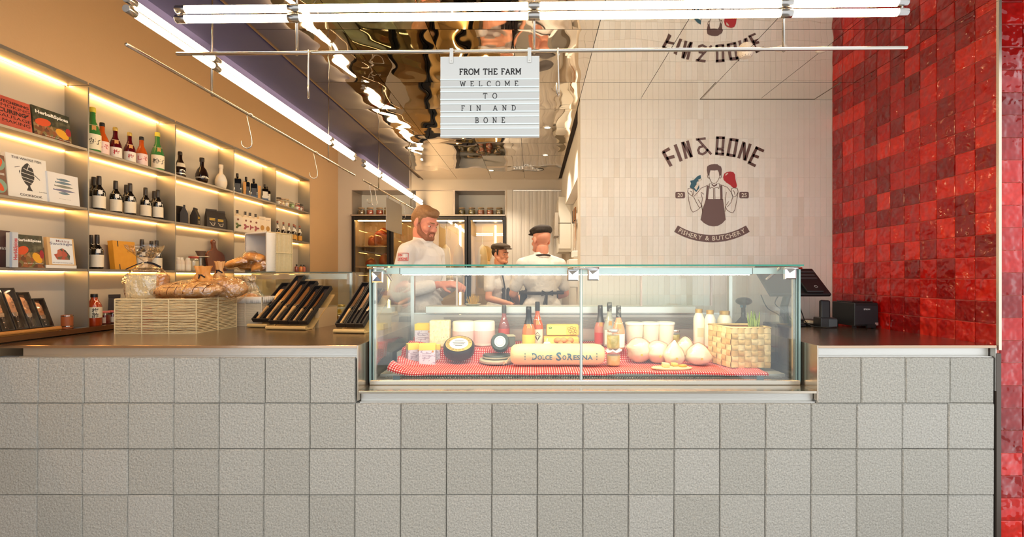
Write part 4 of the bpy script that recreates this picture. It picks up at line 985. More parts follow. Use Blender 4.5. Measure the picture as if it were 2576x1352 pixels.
lump('bread_roll', 'orange bread roll filling the back of the splint basket', 1838, 2.36, ZF+.135, .05, .026, .026, 11, mat('roll_crust', (214,150,80), .6), cat='bread', seal=False, film=False)
lump('bread_roll', 'round brown bread roll supporting the vegetables low in the basket', 1890, 2.36, ZF+.004, .06, .04, .072, 12, MATS['roll_crust'], cat='bread', seal=False, film=False)
# straw bunch on the rear shelf
t = thing('dried_straw', 'bunch of dried golden straw in a low dish on the rear shelf', 'plant', (XA(1190,2.86),2.86,CAMZ-.178), 0)
g = G(); g.lathe([(.03,0),(.05,.012),(.048,.012),(.028,.003)], 20); g.obj('dish', mat('dish_pale',(222,206,170),.5), t)
g = G(); 
for k in range(70):
    a = yr.uniform(0,6.3); r_ = yr.uniform(0,.05); g.tube([(r_*.5*math.cos(a),r_*.5*math.sin(a),.004),(r_*math.cos(a),r_*math.sin(a)*.6,yr.uniform(.03,.065))], .0012, 4)
o = g.obj('straw', mat('straw', (214,168,80), .7), t); o['kind'] = 'stuff'
# ---------------------------------------------------------------- things on the right worktop
ZW = 1.0
pm = thing('pos_monitor', 'black checkout monitor seen from behind, tilted over the right end of the case', 'monitor', (1.57,2.78,ZW), 0)
pl = mat('pos_black', (26,26,28), .35)
M = Matrix.Translation((0,-.02,.27)) @ Matrix.Rotation(-.88,4,'X')
G().box(-.18,.18,-.012,.012,-.122,.122, M).obj('screen_housing', pl, pm, bevel=.008, seg=3)
g = G(); g.box(-.168,.168,.0122,.013,-.11,.11, M); g.obj('screen', mat('screen_dark', (14,16,20), .08), pm)
g = G()
for k in range(2): g.box(.06,.16,-.0138,-.012,.045-.03*k,.060-.03*k, M)
g.box(-.02,.17,-.014,-.012,.078,.09, M); g.obj('vent_ribs', mat('pos_grey', (58,58,62), .4), pm)
G().box(.03,.13,-.03,-.012,-.118,-.03, M).obj('rear_box', pl, pm, bevel=.004)
g = G(); g.stroke(arc(.1,-.075,.009,.009,0,350,14), .0025, .001, M, True, -.0312); g.obj('logo_ring', mat('logo_silver', (186,190,192), .3, .5), pm)
g = G(); g.tube([(0,.0,.25),(0,.06,.12),(0,.06,.012)], [.022,.022,.03], 12); g.obj('stand', pl, pm, smooth=True); G().box(-.09,.09,-.02,.15,0,.014).obj('base', pl, pm, bevel=.004)
cab = mat('cable_black', (22,22,24), .5)
for k, q in enumerate(([(1914,742,2.84),(1930,775,2.82),(1955,790,2.8),(1965,800,2.8),(1978,822,2.82)],[(1960,742,2.84),(1950,765,2.83),(1975,785,2.8),(1988,800,2.8),(2000,824,2.78)],[(2012,772,2.8),(2018,790,2.78),(2028,812,2.72),(2050,822,2.68),(2080,824,2.62),(2105,823,2.62)],[(1976,818,2.8),(2010,806,2.86),(2040,810,2.84),(2062,822,2.74)])):
    pts = [W(*p) for p in q]; pts = [Vector((p.x,p.y,max(p.z,ZW+.006))) for p in pts]
    sm = []
    for i in range(len(pts)-1):
        p0 = pts[max(i-1,0)]; p1 = pts[i]; p2 = pts[i+1]; p3 = pts[min(i+2,len(pts)-1)]
        for s in range(6):
            t_ = s/6; sm.append(.5*((2*p1)+(p2-p0)*t_+(2*p0-5*p1+4*p2-p3)*t_*t_+(3*p1-p0-3*p2+p3)*t_**3))
    sm.append(pts[-1]); o = G().tube(sm, .003, 6).obj('cable', cab, None, smooth=True)
    tag(o, ('thin black cable hanging from the left underside of the checkout monitor','thin black cable looping down from the middle of the checkout monitor','thin black cable running along the worktop to the printer','thin black cable lying behind the card terminal')[k], 'cable')
pr = thing('receipt_printer', 'boxy black receipt printer with silver maker name against the red tiles', 'printer', (1.955,2.67,ZW), 0)
G().box(-.068,.072,0,.20,.012,.150).obj('housing', pl, pr, bevel=.006, seg=3)
G().box(-.066,.070,-.002,.001,.022,.132).obj('front_panel', mat('printer_front', (38,38,42), .4), pr, bevel=.001)
G().box(-.060,.066,.03,.17,.150,.156).obj('lid', pl, pr, bevel=.003)
g = G(); text(g, 'EPSON', .004, .108, w=.036, bold=.03, y=-.0026); g.obj('lettering', mat('print_silver', (206,206,206), .4), pr)
G().box(.0,.05,-.012,.0,.004,.024).obj('cable_block', black, pr); G().box(.052,.07,-.004,.001,.018,.034).obj('silver_tab', steel, pr)
for x in (-.055,.06):
    for y in (.02,.18): G().box(x-.008,x+.008,y-.008,y+.008,0,.0125).obj('foot', black, pr)
bs = thing('barcode_scanner', 'dark barcode scanner on a gooseneck stand behind the splint basket', 'scanner', (1.335,2.885,ZW), .2)
g = G(); g.lathe([(.05,0),(.052,.006),(.03,.03),(.014,.05),(.012,.12),(.015,.125),(0,.126)], 20); autosmooth(g.obj('stand', pl, bs)); g = G(); g.ball((0,-.005,.148),(.046,.055,.026),18,12); g.obj('head', pl, bs, smooth=True); G().box(-.014,.014,-.008,.012,.108,.124).obj('blue_ring', mat('ring_blue', (70,140,170), .4), bs)
x, y = XA(2077,2.72), 2.70
ph_ = thing('card_terminal', 'black handheld payment terminal upright in its charging cradle', 'terminal', (x,y,ZW), -.1)
G().box(-.05,.045,-.02,.07,0,.06).obj('cradle', pl, ph_, bevel=.006, seg=2); G().box(-.005,.042,-.0215,-.019,.008,.052).obj('cradle_display', mat('display_grey', (66,72,76), .25), ph_)
M = Matrix.Translation((-.004,.03,.058)) @ Matrix.Rotation(-.12,4,'X') @ Matrix.Rotation(.06,4,'Y'); G().box(-.027,.03,-.014,.014,-.03,.105, M).obj('handset', mat('handset_black', (34,34,36), .5), ph_, bevel=.01, seg=3)
t = thing('hand_scanner', 'cream plastic handset lying between the monitor and the card terminal', 'scanner', (XA(2036,2.84),2.80,ZW), .2); G().box(-.055,.05,-.02,.02,.012,.032, Matrix.Rotation(.12,4,'Y')).obj('body', mat('scanner_cream', (214,190,160), .5), t, bevel=.006, seg=2); G().box(-.05,-.03,-.015,.015,0,.02).obj('foot_block', black, t)
t = thing('wrist_rest', 'grey curved tray lying flat at the back of the right worktop', 'tray', (XA(2030,2.9),2.88,ZW), 0); g = G(); g.prism([(-.13,0),(.13,0),(.10,.022),(.04,.034),(-.05,.034),(-.12,.018)], .05); g.obj('tray', mat('tray_grey', (110,104,98), .5), t, bevel=.004)
# ---------------------------------------------------------------- side glass case along the left aisle
sc = thing('side_case', 'lower glass deli case on the left side behind the baskets', 'display case', (0,0,0))
sx0, sx1, sy0, sy1, szt = -1.93, -1.212, 3.06, 4.95, CAMZ+.036
G().box(sx0,sx1,sy0,sy1,.0,.965).obj('cabinet', mat('cabinet_grey', (150,144,136), .5, .2), sc)
G().box(sx0-.01,sx1+.01,sy0,sy1,.965,1.0).obj('base', steel, sc)
G().box(sx0,sx1,sy0,sy1,szt-.006,szt).obj('top_glass', MATS['top_glass'], sc)
G().box(sx0,sx1,sy0-.0015,sy0-.0001,szt-.0062,szt+.0003).obj('glass_edge', mat('edge_dark', (78,92,86), .3), sc)
G().box(sx0,sx1,sy0,sy0+.006,1.0,szt-.007).obj('end_glass', pane2, sc)
for x in (sx0,sx1-.006): G().box(x,x+.006,sy0+.007,sy1,1.0,szt-.007).obj('side_glass', pane2, sc)
G().box(sx1-.022,sx1-.008,sy0+.008,sy0+.02,1.0,szt-.007).obj('corner_post', alum, sc)
G().box(sx0+.02,sx1-.05,sy0+.03,sy0+.06,szt-.05,szt-.012).obj('top_rail', alum, sc)
G().box(sx0+.24,sx1-.06,sy0+.062,sy0+.075,szt-.04,szt-.018).obj('light_strip', mat('led_soft', (255,245,225), .4, emit=(255,232,200), es=5), sc)
hjf = mat('honey', (206,130,30), .2); lemf = mat('lemon_jar', (232,176,40), .25); glid = mat('gold_lid', (206,170,92), .35, .5)
jar('tall jar of bright yellow preserved fruit in the side case', (XA(859,3.25),3.25,1.0), .028, .105, lemf, glid, name='preserve_jar')
jar('squat honey jar with gold lid in the side case, left one', (XA(831,3.16),3.16,1.0), .030, .055, hjf, glid, name='preserve_jar')
jar('squat honey jar with gold lid in the side case, right one', (XA(855,3.14),3.12,1.0), .030, .055, hjf, glid, name='preserve_jar')
jar('orange preserve jar in the side case just behind the white basket', (XA(664,3.2),3.2,1.0), .026, .10, lemf, glid, name='preserve_jar')
# ---------------------------------------------------------------- string baskets
cord = mat_noise('paper_cord', [(0,(206,184,140)),(1,(232,214,172))], 60, .8)
def cord_basket(name, label, x0, x1, y0, y1, z0, h, rows, m, posts=((.33,.66),(.5,)), lined=None, M=None, cat='basket', loose=1.0):
    t = thing(name, label, cat, (x0,y0,z0), 0); w = x1-x0; d = y1-y0; R = random.Random(rows)
    g = G(); n = 14
    for k in range(rows):
        z = .004+(h-.008)*k/(rows-1)
        pts = []
        for (a,b_) in (((0,0),(w,0)),((w,0),(w,d)),((w,d),(0,d)),((0,d),(0,0))):
            for i in range(n): u = i/n; pts.append((a[0]+(b_[0]-a[0])*u, a[1]+(b_[1]-a[1])*u, z+R.uniform(-.0011,.0011)*loose))
        g.tube(pts, .0031, 5, closed=True, M=M)
    o = g.obj('cord_rows', m, t); o['kind'] = 'stuff'
    for (px_, side) in [(0,'c'),(1,'c')]+[(p,'f') for p in posts[0]]+[(p,'s') for p in posts[1]]:
        for e in (0,1):
            if side == 'c': a = (w*px_, d*e)
            elif side == 'f': a = (w*px_, d*e)
            else: a = (w*e, d*px_)
            g = G(); oy = (-.003 if e == 0 else .003); ax = (0,oy) if side != 's' else (-.003 if e == 0 else .003,0)
            g.tube([(a[0]+ax[0],a[1]+ax[1],0),(a[0]+ax[0],a[1]+ax[1],h)], .0032, 6, M=M); g.obj('upright', m, t)
    g = G(); 
    for z in (.002,h): g.tube([(0,0,z),(w,0,z),(w,d,z),(0,d,z)], .0042, 6, closed=True, M=M)
    g.obj('rim', m, t); G().box(.004,w-.004,.004,d-.004,.0015,.004,M).obj('floor_panel', m, t)
    if lined:
        g = G(); g.box(.005,w-.005,.005,d-.005,.005,h-.004,M); g.f = [f for i, f in enumerate(g.f) if i != 1]
        o = g.obj('lining', lined, t); o.modifiers.new('t','SOLIDIFY').thickness = .0012
        g = G(); n = 60
        for (a,b_,nx,ny) in (((0,0),(w,0),0,-1),((w,0),(w,d),1,0),((w,d),(0,d),0,1),((0,d),(0,0),-1,0)):
            top = []; bot = []; v = []
            for i in range(n+1):
                u = i/n; x = a[0]+(b_[0]-a[0])*u; y = a[1]+(b_[1]-a[1])*u; q = .0075+.0012*math.sin(i*.9)
                v += [(x-nx*.004,y-ny*.004,h+.0045),(x+nx*q,y+ny*q,h+.003),(x+nx*q,y+ny*q,h*.80+.004*abs(math.sin(i*PI/2*.8)))]
            f = []
            for i in range(n): f += [(3*i,3*i+3,3*i+4,3*i+1),(3*i+1,3*i+4,3*i+5,3*i+2)]
            g.add(v, f, M)
        o = g.obj('lace_hem', lined, t, smooth=True); o.modifiers.new('t','SOLIDIFY').thickness = .001
    return t
linen = mat('white_linen', (226,222,216), .85)
cord_basket('bread_basket', 'pale paper-cord basket of wrapped bread at the left end of the counter', -2.215, -1.783, 2.415, 2.735, ZW, .183, 22, cord)
for k,(a,b_,c) in enumerate((((-2.13,2.46),(.10,.08),.12),)):
    t = thing('paper_packet', 'orange-red printed packet showing through the cords of the bread basket', 'packet', (-2.12,2.45,ZW+.006), .05); G().prism([(0,0),(.06,0),(.055,.07),(.045,.14),(.02,.14),(.008,.06)], .03).obj('packet', mat('packet_orange', (214,96,50), .5), t, bevel=.004)
cord_basket('bread_basket', 'smaller white lined cord basket with lace hem, right behind the bread basket', -1.96, -1.66, 2.79, 2.985, ZW, .175, 30, mat('cord_white', (206,192,170), .8), lined=linen, loose=.3)
Mb = Matrix.Translation((.40,0,0)) @ Matrix.Rotation(-PI/2,4,'Y')
# basket lying on its side on top of the side case, mouth towards the left
def side_basket():
    t = thing('bread_basket', 'white lined cord basket tipped on its side on the left glass case, spilling bread', 'basket', (XA(600,3.16),3.24,szt+.001), -.5)
    w, d, h = .25, .185, .27; R = random.Random(5)
    # open towards -Y: walls at x=0, x=w, floor, top and back
    g = G()
    for k in range(30):
        z = .006+(h-.01)*k/29
    for k in range(22):
        y = .01+d*k/21
    n = 28
    for k in range(n):
        y = .008+(d-.01)*k/(n-1); j = R.uniform(-.001,.001)
        g.tube([(0,y+j,0),(w,y,0),(w,y+j,h),(0,y,h)], .0024, 5, closed=True)
    o = g.obj('cord_rows', cord, t); o['kind'] = 'stuff'
    for (x, z) in ((0,0),(w,0),(w,h),(0,h),(w,h*.5),(0,h*.5),(w*.5,h)):
        ox = .003 if x == w else (-.003 if x == 0 else 0); oz = .003 if z == h else 0; g = G(); g.tube([(x+ox,0,z+oz),(x+ox,d,z+oz)], .0032, 6); g.obj('upright', cord, t)
    g = G(); g.box(.004,w-.004,0,d-.004,.004,h-.004); g.f = [f for i, f in enumerate(g.f) if i != 2]; o = g.obj('lining', linen, t); o.modifiers.new('t','SOLIDIFY').thickness = .0012
    G().box(.001,w-.001,d-.003,d+.002,.001,h-.001).obj('floor_panel', cord, t)
    g = G(); nn = 50
    for (a,b_,nx,nz) in (((0,0),(w,0),0,-.2),((w,0),(w,h),1,0),((w,h),(0,h),0,1),((0,h),(0,0),-1,0)):
        v = []; f = []
        for i in range(nn+1):
            u = i/nn; x = a[0]+(b_[0]-a[0])*u; z = a[1]+(b_[1]-a[1])*u; q = .007
            v += [(x-nx*.004,-.004,z-nz*.004),(x+nx*q,-.003,z+nz*q),(x+nx*q,.055+.004*abs(math.sin(i*1.2)),z+nz*q)]
        for i in range(nn): f += [(3*i,3*i+3,3*i+4,3*i+1),(3*i+1,3*i+4,3*i+5,3*i+2)]
        g.add(v, f)
    o = g.obj('lace_hem', linen, t, smooth=True); o.modifiers.new('t','SOLIDIFY').thickness = .001
    return t
side_basket()
# ---------------------------------------------------------------- breads in plastic
film2 = mat_pane('bread_film', (250,246,240), base=.08, ior=1.5, bump=(30,.02), rough=.12, gloss=1.2)
crustm = mat_noise('bread_crust', [(0,(176,118,66)),(.5,(210,156,98)),(1,(230,188,130))], 9, .7, 3, bump=(30,.002))
crusto = mat_noise('bun_crust', [(0,(206,126,56)),(.5,(230,160,84)),(1,(242,196,120))], 8, .4, 3)
crumb = mat_noise('bread_crumb', [(0,(226,212,170)),(1,(240,230,196))], 60, .8, 3, bump=(70,.002))
def bagmesh(prof, seed, sx=1, sy=1, amp=.012, n=44, fl=None):
    g = G(); m = 26; pts = []
    L = [0]
    for p, q in zip(prof, prof[1:]): L.append(L[-1]+math.hypot(q[0]-p[0], q[1]-p[1]))
    for j in range(m+1):
        t = L[-1]*j/m; k = max(i for i in range(len(prof)-1) if L[i] <= t+1e-9); u = (t-L[k])/max(L[k+1]-L[k],1e-9)
        pts.append((prof[k][0]+(prof[k+1][0]-prof[k][0])*u, prof[k][1]+(prof[k+1][1]-prof[k][1])*u))
    g.lathe(pts, n, caps=False)
    for i, p in enumerate(g.v):
        a = math.atan2(p[1], p[0]); r = math.hypot(p[0],p[1]); z = p[2]
        d = amp*(noise.noise((math.cos(a)*2.2+seed, math.sin(a)*2.2, z*16))+.6*noise.noise((math.cos(a)*5+seed, math.sin(a)*5, z*40))+.5*math.sin(a*9+seed+z*20)*noise.noise((z*20,seed,a)))*min(1,r/.03)
        g.v[i] = (p[0]*sx+d*math.cos(a), p[1]*sy+d*math.sin(a), max(z+d*.5, .0))
    return g
zb = ZW+.186
# toast loaf standing in a tied bag
tb = thing('toast_loaf', 'cut white toast loaf in a tied clear bag on the left of the bread basket', 'bread', (XA(362,2.52),2.50,ZW+.178), .06)
g = G(); pf = [(-.082,0),(.082,0),(.084,.05),(.088,.13),(.08,.138),(-.08,.138),(-.088,.13),(-.084,.05)]; g.prism(pf, .10); g.obj('crust', crustm, tb, bevel=.008, seg=2)
g = G(); g.prism([(x*.94,z*.93+.005) for x,z in pf], .002, None, -.0012); g.obj('crumb_face', crumb, tb)
g = bagmesh([(.06,0),(.105,.012),(.112,.07),(.108,.13),(.075,.165),(.03,.19),(.014,.203),(.03,.222),(.07,.262),(.095,.30)], 3, 1, .72, .014); g.v = [(p[0]*.98-(max(0,p[2]-.2)*.15), p[1]+.045, p[2]) for p in g.v]
tg = g.obj('clear_bag', film2, tb, smooth=True); 
rb_ = mat('ribbon_black', (26,26,36), .35)
g = G(); g.tube([(-.016,.045,.203),(0,.030,.204),(.016,.045,.203),(0,.06,.204)], .004, 6, closed=True); g.stroke([(-.012,.203),(-.045,.192),(-.10,.166)], .005, .002, None, False, .026); g.stroke([(.012,.205),(.05,.196),(.085,.178)], .011, .002, None, False, .026); g.obj('bow', rb_, tb)
# big scored loaf in film
def loaf(name, label, c, rx, ry, rz_, m, yaw=0, tilt=0, scores=0, seed=0, amp=.06, film=True, cat='bread', fs=1.12):
    t = thing(name, label, cat, c, (0,tilt,yaw)); g = G(); g.ball((0,0,rz_),(rx,ry,rz_),26,18)
    for i, p in enumerate(g.v):
        n = 1+amp*noise.noise((p[0]*14+seed,p[1]*14,p[2]*14)); z = p[2]
        e = math.copysign(abs(p[0]/rx)**.75*rx, p[0])
        g.v[i] = (e*n, p[1]*n, max(.0, rz_+(z-rz_)*n*(1 if z > rz_ else .6)))
    g.obj('loaf', m, t, smooth=True)
    if scores:
        dk = mat('score_dark', (120,70,34), .7); g = G()
        for k in range(scores):
            x = -rx*.75+1.5*rx*k/(scores-1); pts = []
            for i in range(9):
                a = -1.2+2.4*i/8; q = math.sqrt(max(.02,1-(abs(x)/rx)**2.4)); pts.append((x+.01*i/8, -ry*q*math.cos(a+PI/2-PI/2)*math.sin(a+PI/2)*1.0*math.sin(PI/2), rz_+rz_*q*math.sin(a)*1.0))
            pts = [(x+.012*math.sin(a), -ry*q*1.0*math.cos(a), rz_+rz_*q*math.sin(a)*1.0) for a in [-.2+1.6*i/9 for i in range(10)]]
            g.tube(pts, .0022, 5)
        for zz in (.35,.7):
            pts = []
            for i in range(14):
                x = -rx*.8+1.6*rx*i/13; q = math.sqrt(max(.02,1-(abs(x)/rx)**2.4)); pts.append((x, -ry*q*math.cos(zz*1.4), rz_+rz_*q*math.sin(zz*1.4)))
            g.tube(pts, .002, 5)
        g.obj('score_lines', dk, t)
    if film:
        g2 = G(); g2.ball((0,0,rz_),(rx*fs,ry*fs,rz_*fs),40,26)
        for i, p in enumerate(g2.v):
            d = .016*(noise.noise((p[0]*11+seed,p[1]*11,p[2]*18))+.7*noise.noise((p[0]*30,p[1]*30+seed,p[2]*40))); n = Vector(p)-Vector((0,0,rz_)); n.normalize(); n *= d; g2.v[i] = (p[0]+n.x, p[1]+n.y, max(p[2]+n.z, .0))
        g2.obj('clear_bag', film2, t, smooth=True)
    return t
loaf('scored_loaf', 'long brown grid-scored loaf in clear film on the right of the bread basket', (XA(468,2.50),2.52,ZW+.165), .175, .10, .055, crustm, .0, -.03, 7, 2)
loaf('bread_loaf', 'brown loaf filling the middle of the bread basket below the wrapped ones', (-1.99,2.60,ZW+.006), .17, .10, .055, crustm, .1, 0, 0, 5, film=False)
loaf('bread_loaf', 'film-wrapped bread hump behind the scored loaf', (XA(570,2.66),2.66,ZW+.15), .11, .07, .075, crustm, .2, 0, 0, 7)
def cone_bag(name, label, c, h, r, m, seed, tiem=True, sx=1):
    t = thing(name, label, 'bread', c, 0); g = bagmesh([(r*.8,0),(r,.02),(r*.95,h*.35),(r*.62,h*.6),(r*.34,h*.8),(r*.42,h*.92),(r*.5,h)], seed, sx, .7, .010, 36); o = g.obj('wrapping', m, t, smooth=True)
    g = G(); g.ball((0,0,h*.26),(r*.74*sx,r*.5,h*.24),16,12); g.obj('loaf', crustm, t, smooth=True)
    if tiem: g = G(); g.box(-.012,.012,-r*.30,-r*.26,h*.78,h*.80); g.stroke([(-.002,h*.78),(-.008,h*.70)],.008,.001,None,False,-r*.32); g.stroke([(.004,h*.79),(.03,h*.73)],.008,.001,None,False,-r*.32); g.obj('bow', rb_, t)
kraft = mat('kraft_film', (226,160,84), .35, trans=.15); kraft2 = mat('kraft_film_pale', (222,170,108), .35, trans=.2)
cone_bag('bagged_bread', 'bread in orange paper film, upright at the back of the bread basket', (XA(505,2.62),2.64,ZW+.12), .245, .085, kraft, 5, True, 1.2)
cone_bag('bagged_bread', 'taller twisted orange bread wrapper beside the cutting board', (XA(552,2.70),2.70,ZW+.14), .255, .055, kraft2, 8, True)
cone_bag('bagged_bread', 'clear-wrapped bread standing in the white lined basket', (XA(628,2.88),2.88,ZW+.09), .22, .095, film2, 12, False)
g = G(); t = thing('tag_ribbon', 'small black ribbon tag on the clear bread bag in the white basket', 'ribbon', (XA(587,2.70),2.55,ZW+.24), 0); g.stroke([(0,0),(.004,-.028)],.012,.001); g.stroke([(-.012,-.004),(0,.006),(.014,-.002)],.004,.001); g.obj('ribbon', rb_, t)
# buns in bags at the mouth of the tipped basket
for k, (px, py, rx, rz_, tl, lb_) in enumerate(((600,663,.085,.035,-.25,'long orange bun in film at the lower left of the tipped basket'),(640,650,.075,.038,.1,'upper orange bun in film inside the tipped basket'),(668,668,.075,.045,-.5,'glossy orange bun in film lower right in the tipped basket'),(628,674,.07,.026,0,'flat orange bun in film lowest in the tipped basket'))):
    y = 3.14+.03*k; c = (XA(px,y), y, max(szt+.002, ZA(py,y)-rz_)); loaf('bagged_bun', lb_, c, rx, .05, rz_, crusto, .1*k, tl, 0, 20+k, fs=1.1)
# ---------------------------------------------------------------- knife boxes on slanted wooden stands
beech = mat_noise('beech_wood', [(0,(206,164,100)),(1,(226,190,130))], 12, .5, 3, stretch=(1,8,8)); beecho = mat_noise('beech_orange', [(0,(176,112,50)),(1,(204,140,70))], 12, .45, 3, stretch=(8,1,8))
trayk = mat('tray_black', (24,22,24), .55); trayi = mat('tray_inner', (56,44,42), .7)
blade = mat('blade_steel', (190,160,138), .18, 1.); handw = mat('handle_beech', (206,158,100), .5); handb = mat('handle_black', (34,26,26), .4)
KN = {}
def knife_box(label, loc, rot, w, L, key, bl=.55, wide=.9, hm=None, spoon=False, window=False, group=None):
    k = (key,)
    if k in KN: return dup(KN[k], loc, rot, label, group)
    t = thing('knife_box', label, 'knife box', loc, rot, group); e = .006; d = .024
    g = G(); g.box(-w/2,w/2,0,.003,0,L); g.obj('tray_back', mat('tray_brown', (124,84,62), .6) if window else trayi, t)
    g = G(); g.box(-w/2,-w/2+e,-d,0,0,L); g.box(w/2-e,w/2,-d,0,0,L); g.box(-w/2+e,w/2-e,-d,0,L-e,L); g.box(-w/2+e,w/2-e,-d,0,0,e); g.obj('tray_rim', trayk, t)
    g = G(); g.prism([(-w/2+e,L*.08),(w/2-e,L*.08),(w/2-e,L*.26),(w*.2,L*.30),(w*.05,L*.34),(-w/2+e,L*.30)], .010, None, -.011); g.obj('tray_insert', trayk, t)
    hl = L*.36; z1 = L*(.42); bw = w*.5*wide
    if spoon: bp = [(-bw*.45,z1),(bw*.45,z1),(bw*.3,z1+L*.2),(bw*.6,z1+L*bl*.7),(bw*.6,z1+L*bl*.92),(-bw*.5,z1+L*bl*.92),(-bw*.5,z1+L*bl*.6),(-bw*.25,z1+L*.15)]
    else: bp = [(-bw*.5,z1),(bw*.5,z1),(bw*.5,z1+L*bl*.5),(bw*.42,z1+L*bl*.75),(bw*.12,z1+L*bl*.94),(-bw*.42,z1+L*bl),(-bw*.5,z1+L*bl*.9)]
    g = G(); g.prism(bp, .002, None, -.014); g.obj('blade', blade, t)
    g = G(); g.prism([(-bw*.42,z1-.02),(bw*.3,z1-.02),(bw*.5,z1),(-bw*.5,z1)], .010, None, -.018); g.obj('bolster', chrome2, t, bevel=.001)
    g = G(); hh = hm or handw; g.prism([(-bw*.36,L*.03),(bw*.14,L*.03),(bw*.10,L*.20),(bw*.3,z1-.02),(-bw*.42,z1-.02),(-bw*.30,L*.2)], .016, None, -.021); h = g.obj('handle', hh, t, bevel=.003, seg=2)
    if window:
        g = G(); g.box(-w/2+.001,w/2-.001,-d-.0008,-d,.002,L-.002); g.obj('clear_lid', mat_pane('lid_film', (250,244,240), gloss=.7, bump=(6,.012), rough=.05), t)
        g = G()
        for q in range(3): g.ball((-.006,-.0215,L*(.08+.11*q)),(.0022,.001,.0022),8,6)
        g.obj('rivets', rodm, h)
        g = G(); g.prism([(-w/2+e,e),(w/2-e,e),(w/2-e,L*.4),(-w/2+e,L*.3)], .0006, None, -.0035); g.obj('inner_print', mat('print_violet', (112,62,70), .5), t)
        g = G()
        for q, s_ in enumerate('刃物匠'): text(g, s_, .004, L*(.72-.09*q), h=L*.055, y=-.0185)
        g.obj('lettering', mat('etch_dark', (70,54,44), .4), t)
    KN[k] = t; return t
def stand(label, x0, x1, y, yaw, z, depth=.30, m=beech):
    t = thing('knife_stand', label, 'stand', ((x0+x1)/2, y, z), yaw); L = x1-x0
    g = G(); g.prism([(-L/2,0),(L/2,0),(L/2,.010),(-L/2,.010)], .05, None, -.02); g.obj('base_strip', m, t, bevel=.002)
    g = G(); g.tube([(-L/2,-.030,.012),(L/2,-.030,.012)], .011, 10); autosmooth(g.obj('front_lip', m, t), 50)
    g = G(); th_ = math.radians(52); n = Matrix.Rotation(-th_,4,'X')
    g.box(-L/2+.004,L/2-.004,.016,.022,.02,.33, n); g.obj('slope_board', m, t)
    G().box(L/2-.03,L/2-.006,.10,.30,0,.115).obj('support', mat('stand_side', (214,184,140), .5), t); G().box(-L/2+.006,-L/2+.03,.10,.30,0,.115).obj('support', MATS['stand_side'], t)
    return t
TH = -math.radians(52)
def boxes(st, xs_, dims):
    pass
# stand one (left, behind), two (middle), three (against the case)
def place_boxes(cx, cy, yaw, items, z=ZW, grp='black knife boxes on the slanted stands'):
    for off, w, L, key, kw, lb_ in items:
        x = cx+off*math.cos(yaw)+.01*math.sin(yaw); y = cy+off*math.sin(yaw)-.004*math.cos(yaw); 
        lift = .030
        knife_box(lb_, (x, y, z+lift), (TH,0,yaw), w, L, key, group=grp, **kw)
yw2 = -.12
s2x, s2y = XA(724,2.60), 2.62
stand('middle wooden knife stand holding four boxed knives', s2x-.122, s2x+.122, s2y, yw2, ZW)
place_boxes(s2x, s2y, yw2, [(-.091,.058,.372,'a',dict(bl=.50,wide=.85),'tall boxed knife, leftmost on the middle stand'),(-.031,.058,.372,'b',dict(bl=.46,wide=1.0),'tall boxed cleaver-like knife, second on the middle stand'),(.030,.055,.325,'c',dict(bl=.44,wide=.6),'shorter boxed slim knife, third on the middle stand'),(.089,.055,.322,'d',dict(bl=.42,wide=.55),'shorter boxed slim knife, rightmost on the middle stand')])
s1x, s1y = XA(692,2.75), 2.74
stand('rear wooden knife stand partly hidden behind the middle one', s1x-.14, s1x-.012, s1y, yw2, ZW)
place_boxes(s1x, s1y, yw2, [(-.105,.06,.350,'e',dict(bl=.46,wide=.8,spoon=True),'boxed carving fork-like blade, leftmost on the rear stand'),(-.043,.06,.43,'f',dict(bl=.48,wide=.8),'longest boxed knife, rising highest on the rear stand')])
s3x, s3y = XA(888,2.46), 2.46
stand('right wooden knife stand close to the glass display case', s3x-.092, s3x+.085, s3y, yw2-.02, ZW)
place_boxes(s3x, s3y, yw2-.02, [(-.066,.055,.36,'g',dict(bl=.50,wide=.7),'long boxed knife with empty handle slot, leftmost on the right stand'),(-.010,.05,.33,'h',dict(bl=.42,wide=.7,hm=handb),'black-handled boxed knife, second on the right stand'),(.042,.05,.31,'i',dict(bl=.40,wide=.7,hm=handb),'black-handled boxed knife nearest the glass case')])
# left display of packed knives on the ledge, facing the aisle
ZL = CAMZ-.271; 
st = thing('knife_stand', 'orange wooden stand with film-packed knives at the left edge of the counter', 'stand', (-2.405,2.05,ZL), PI/2)
G().box(-.12,.262,-.004,.13,0,.008).obj('base_strip', beecho, st, bevel=.002); g = G(); g.tube([(-.12,-.004,.014),(.262,-.004,.014)], .010, 10); autosmooth(g.obj('front_lip', beecho, st), 50)
g = G(); g.prism([(-.12,.01),(.06,.01),(.06,.225),(-.02,.225),(-.02,.232),(-.12,.232)], .004, Matrix.Translation((0,.035,0)) @ Matrix.Rotation(-.36,4,'X')); g.obj('backboard', beecho, st)
for k, (yc, L, lb_) in enumerate(((2.262,.150,'smallest film-packed knife, rightmost on the orange stand'),(2.205,.185,'film-packed knife second from the right on the orange stand'),(2.148,.208,'film-packed knife third from the right on the orange stand'),(2.091,.208,'film-packed knife fourth from the right on the orange stand'),(2.034,.205,'film-packed knife fifth from the right, at the left edge of the picture'),(1.977,.205,'leftmost film-packed knife on the orange stand, past the picture edge'))):
    knife_box(lb_, (-2.428, yc, ZL+.018), (-.36,0,PI/2), .054, L, 'p%d' % k, bl=.46, wide=.95, hm=handb, window=True, group='film-packed knives on the orange stand')
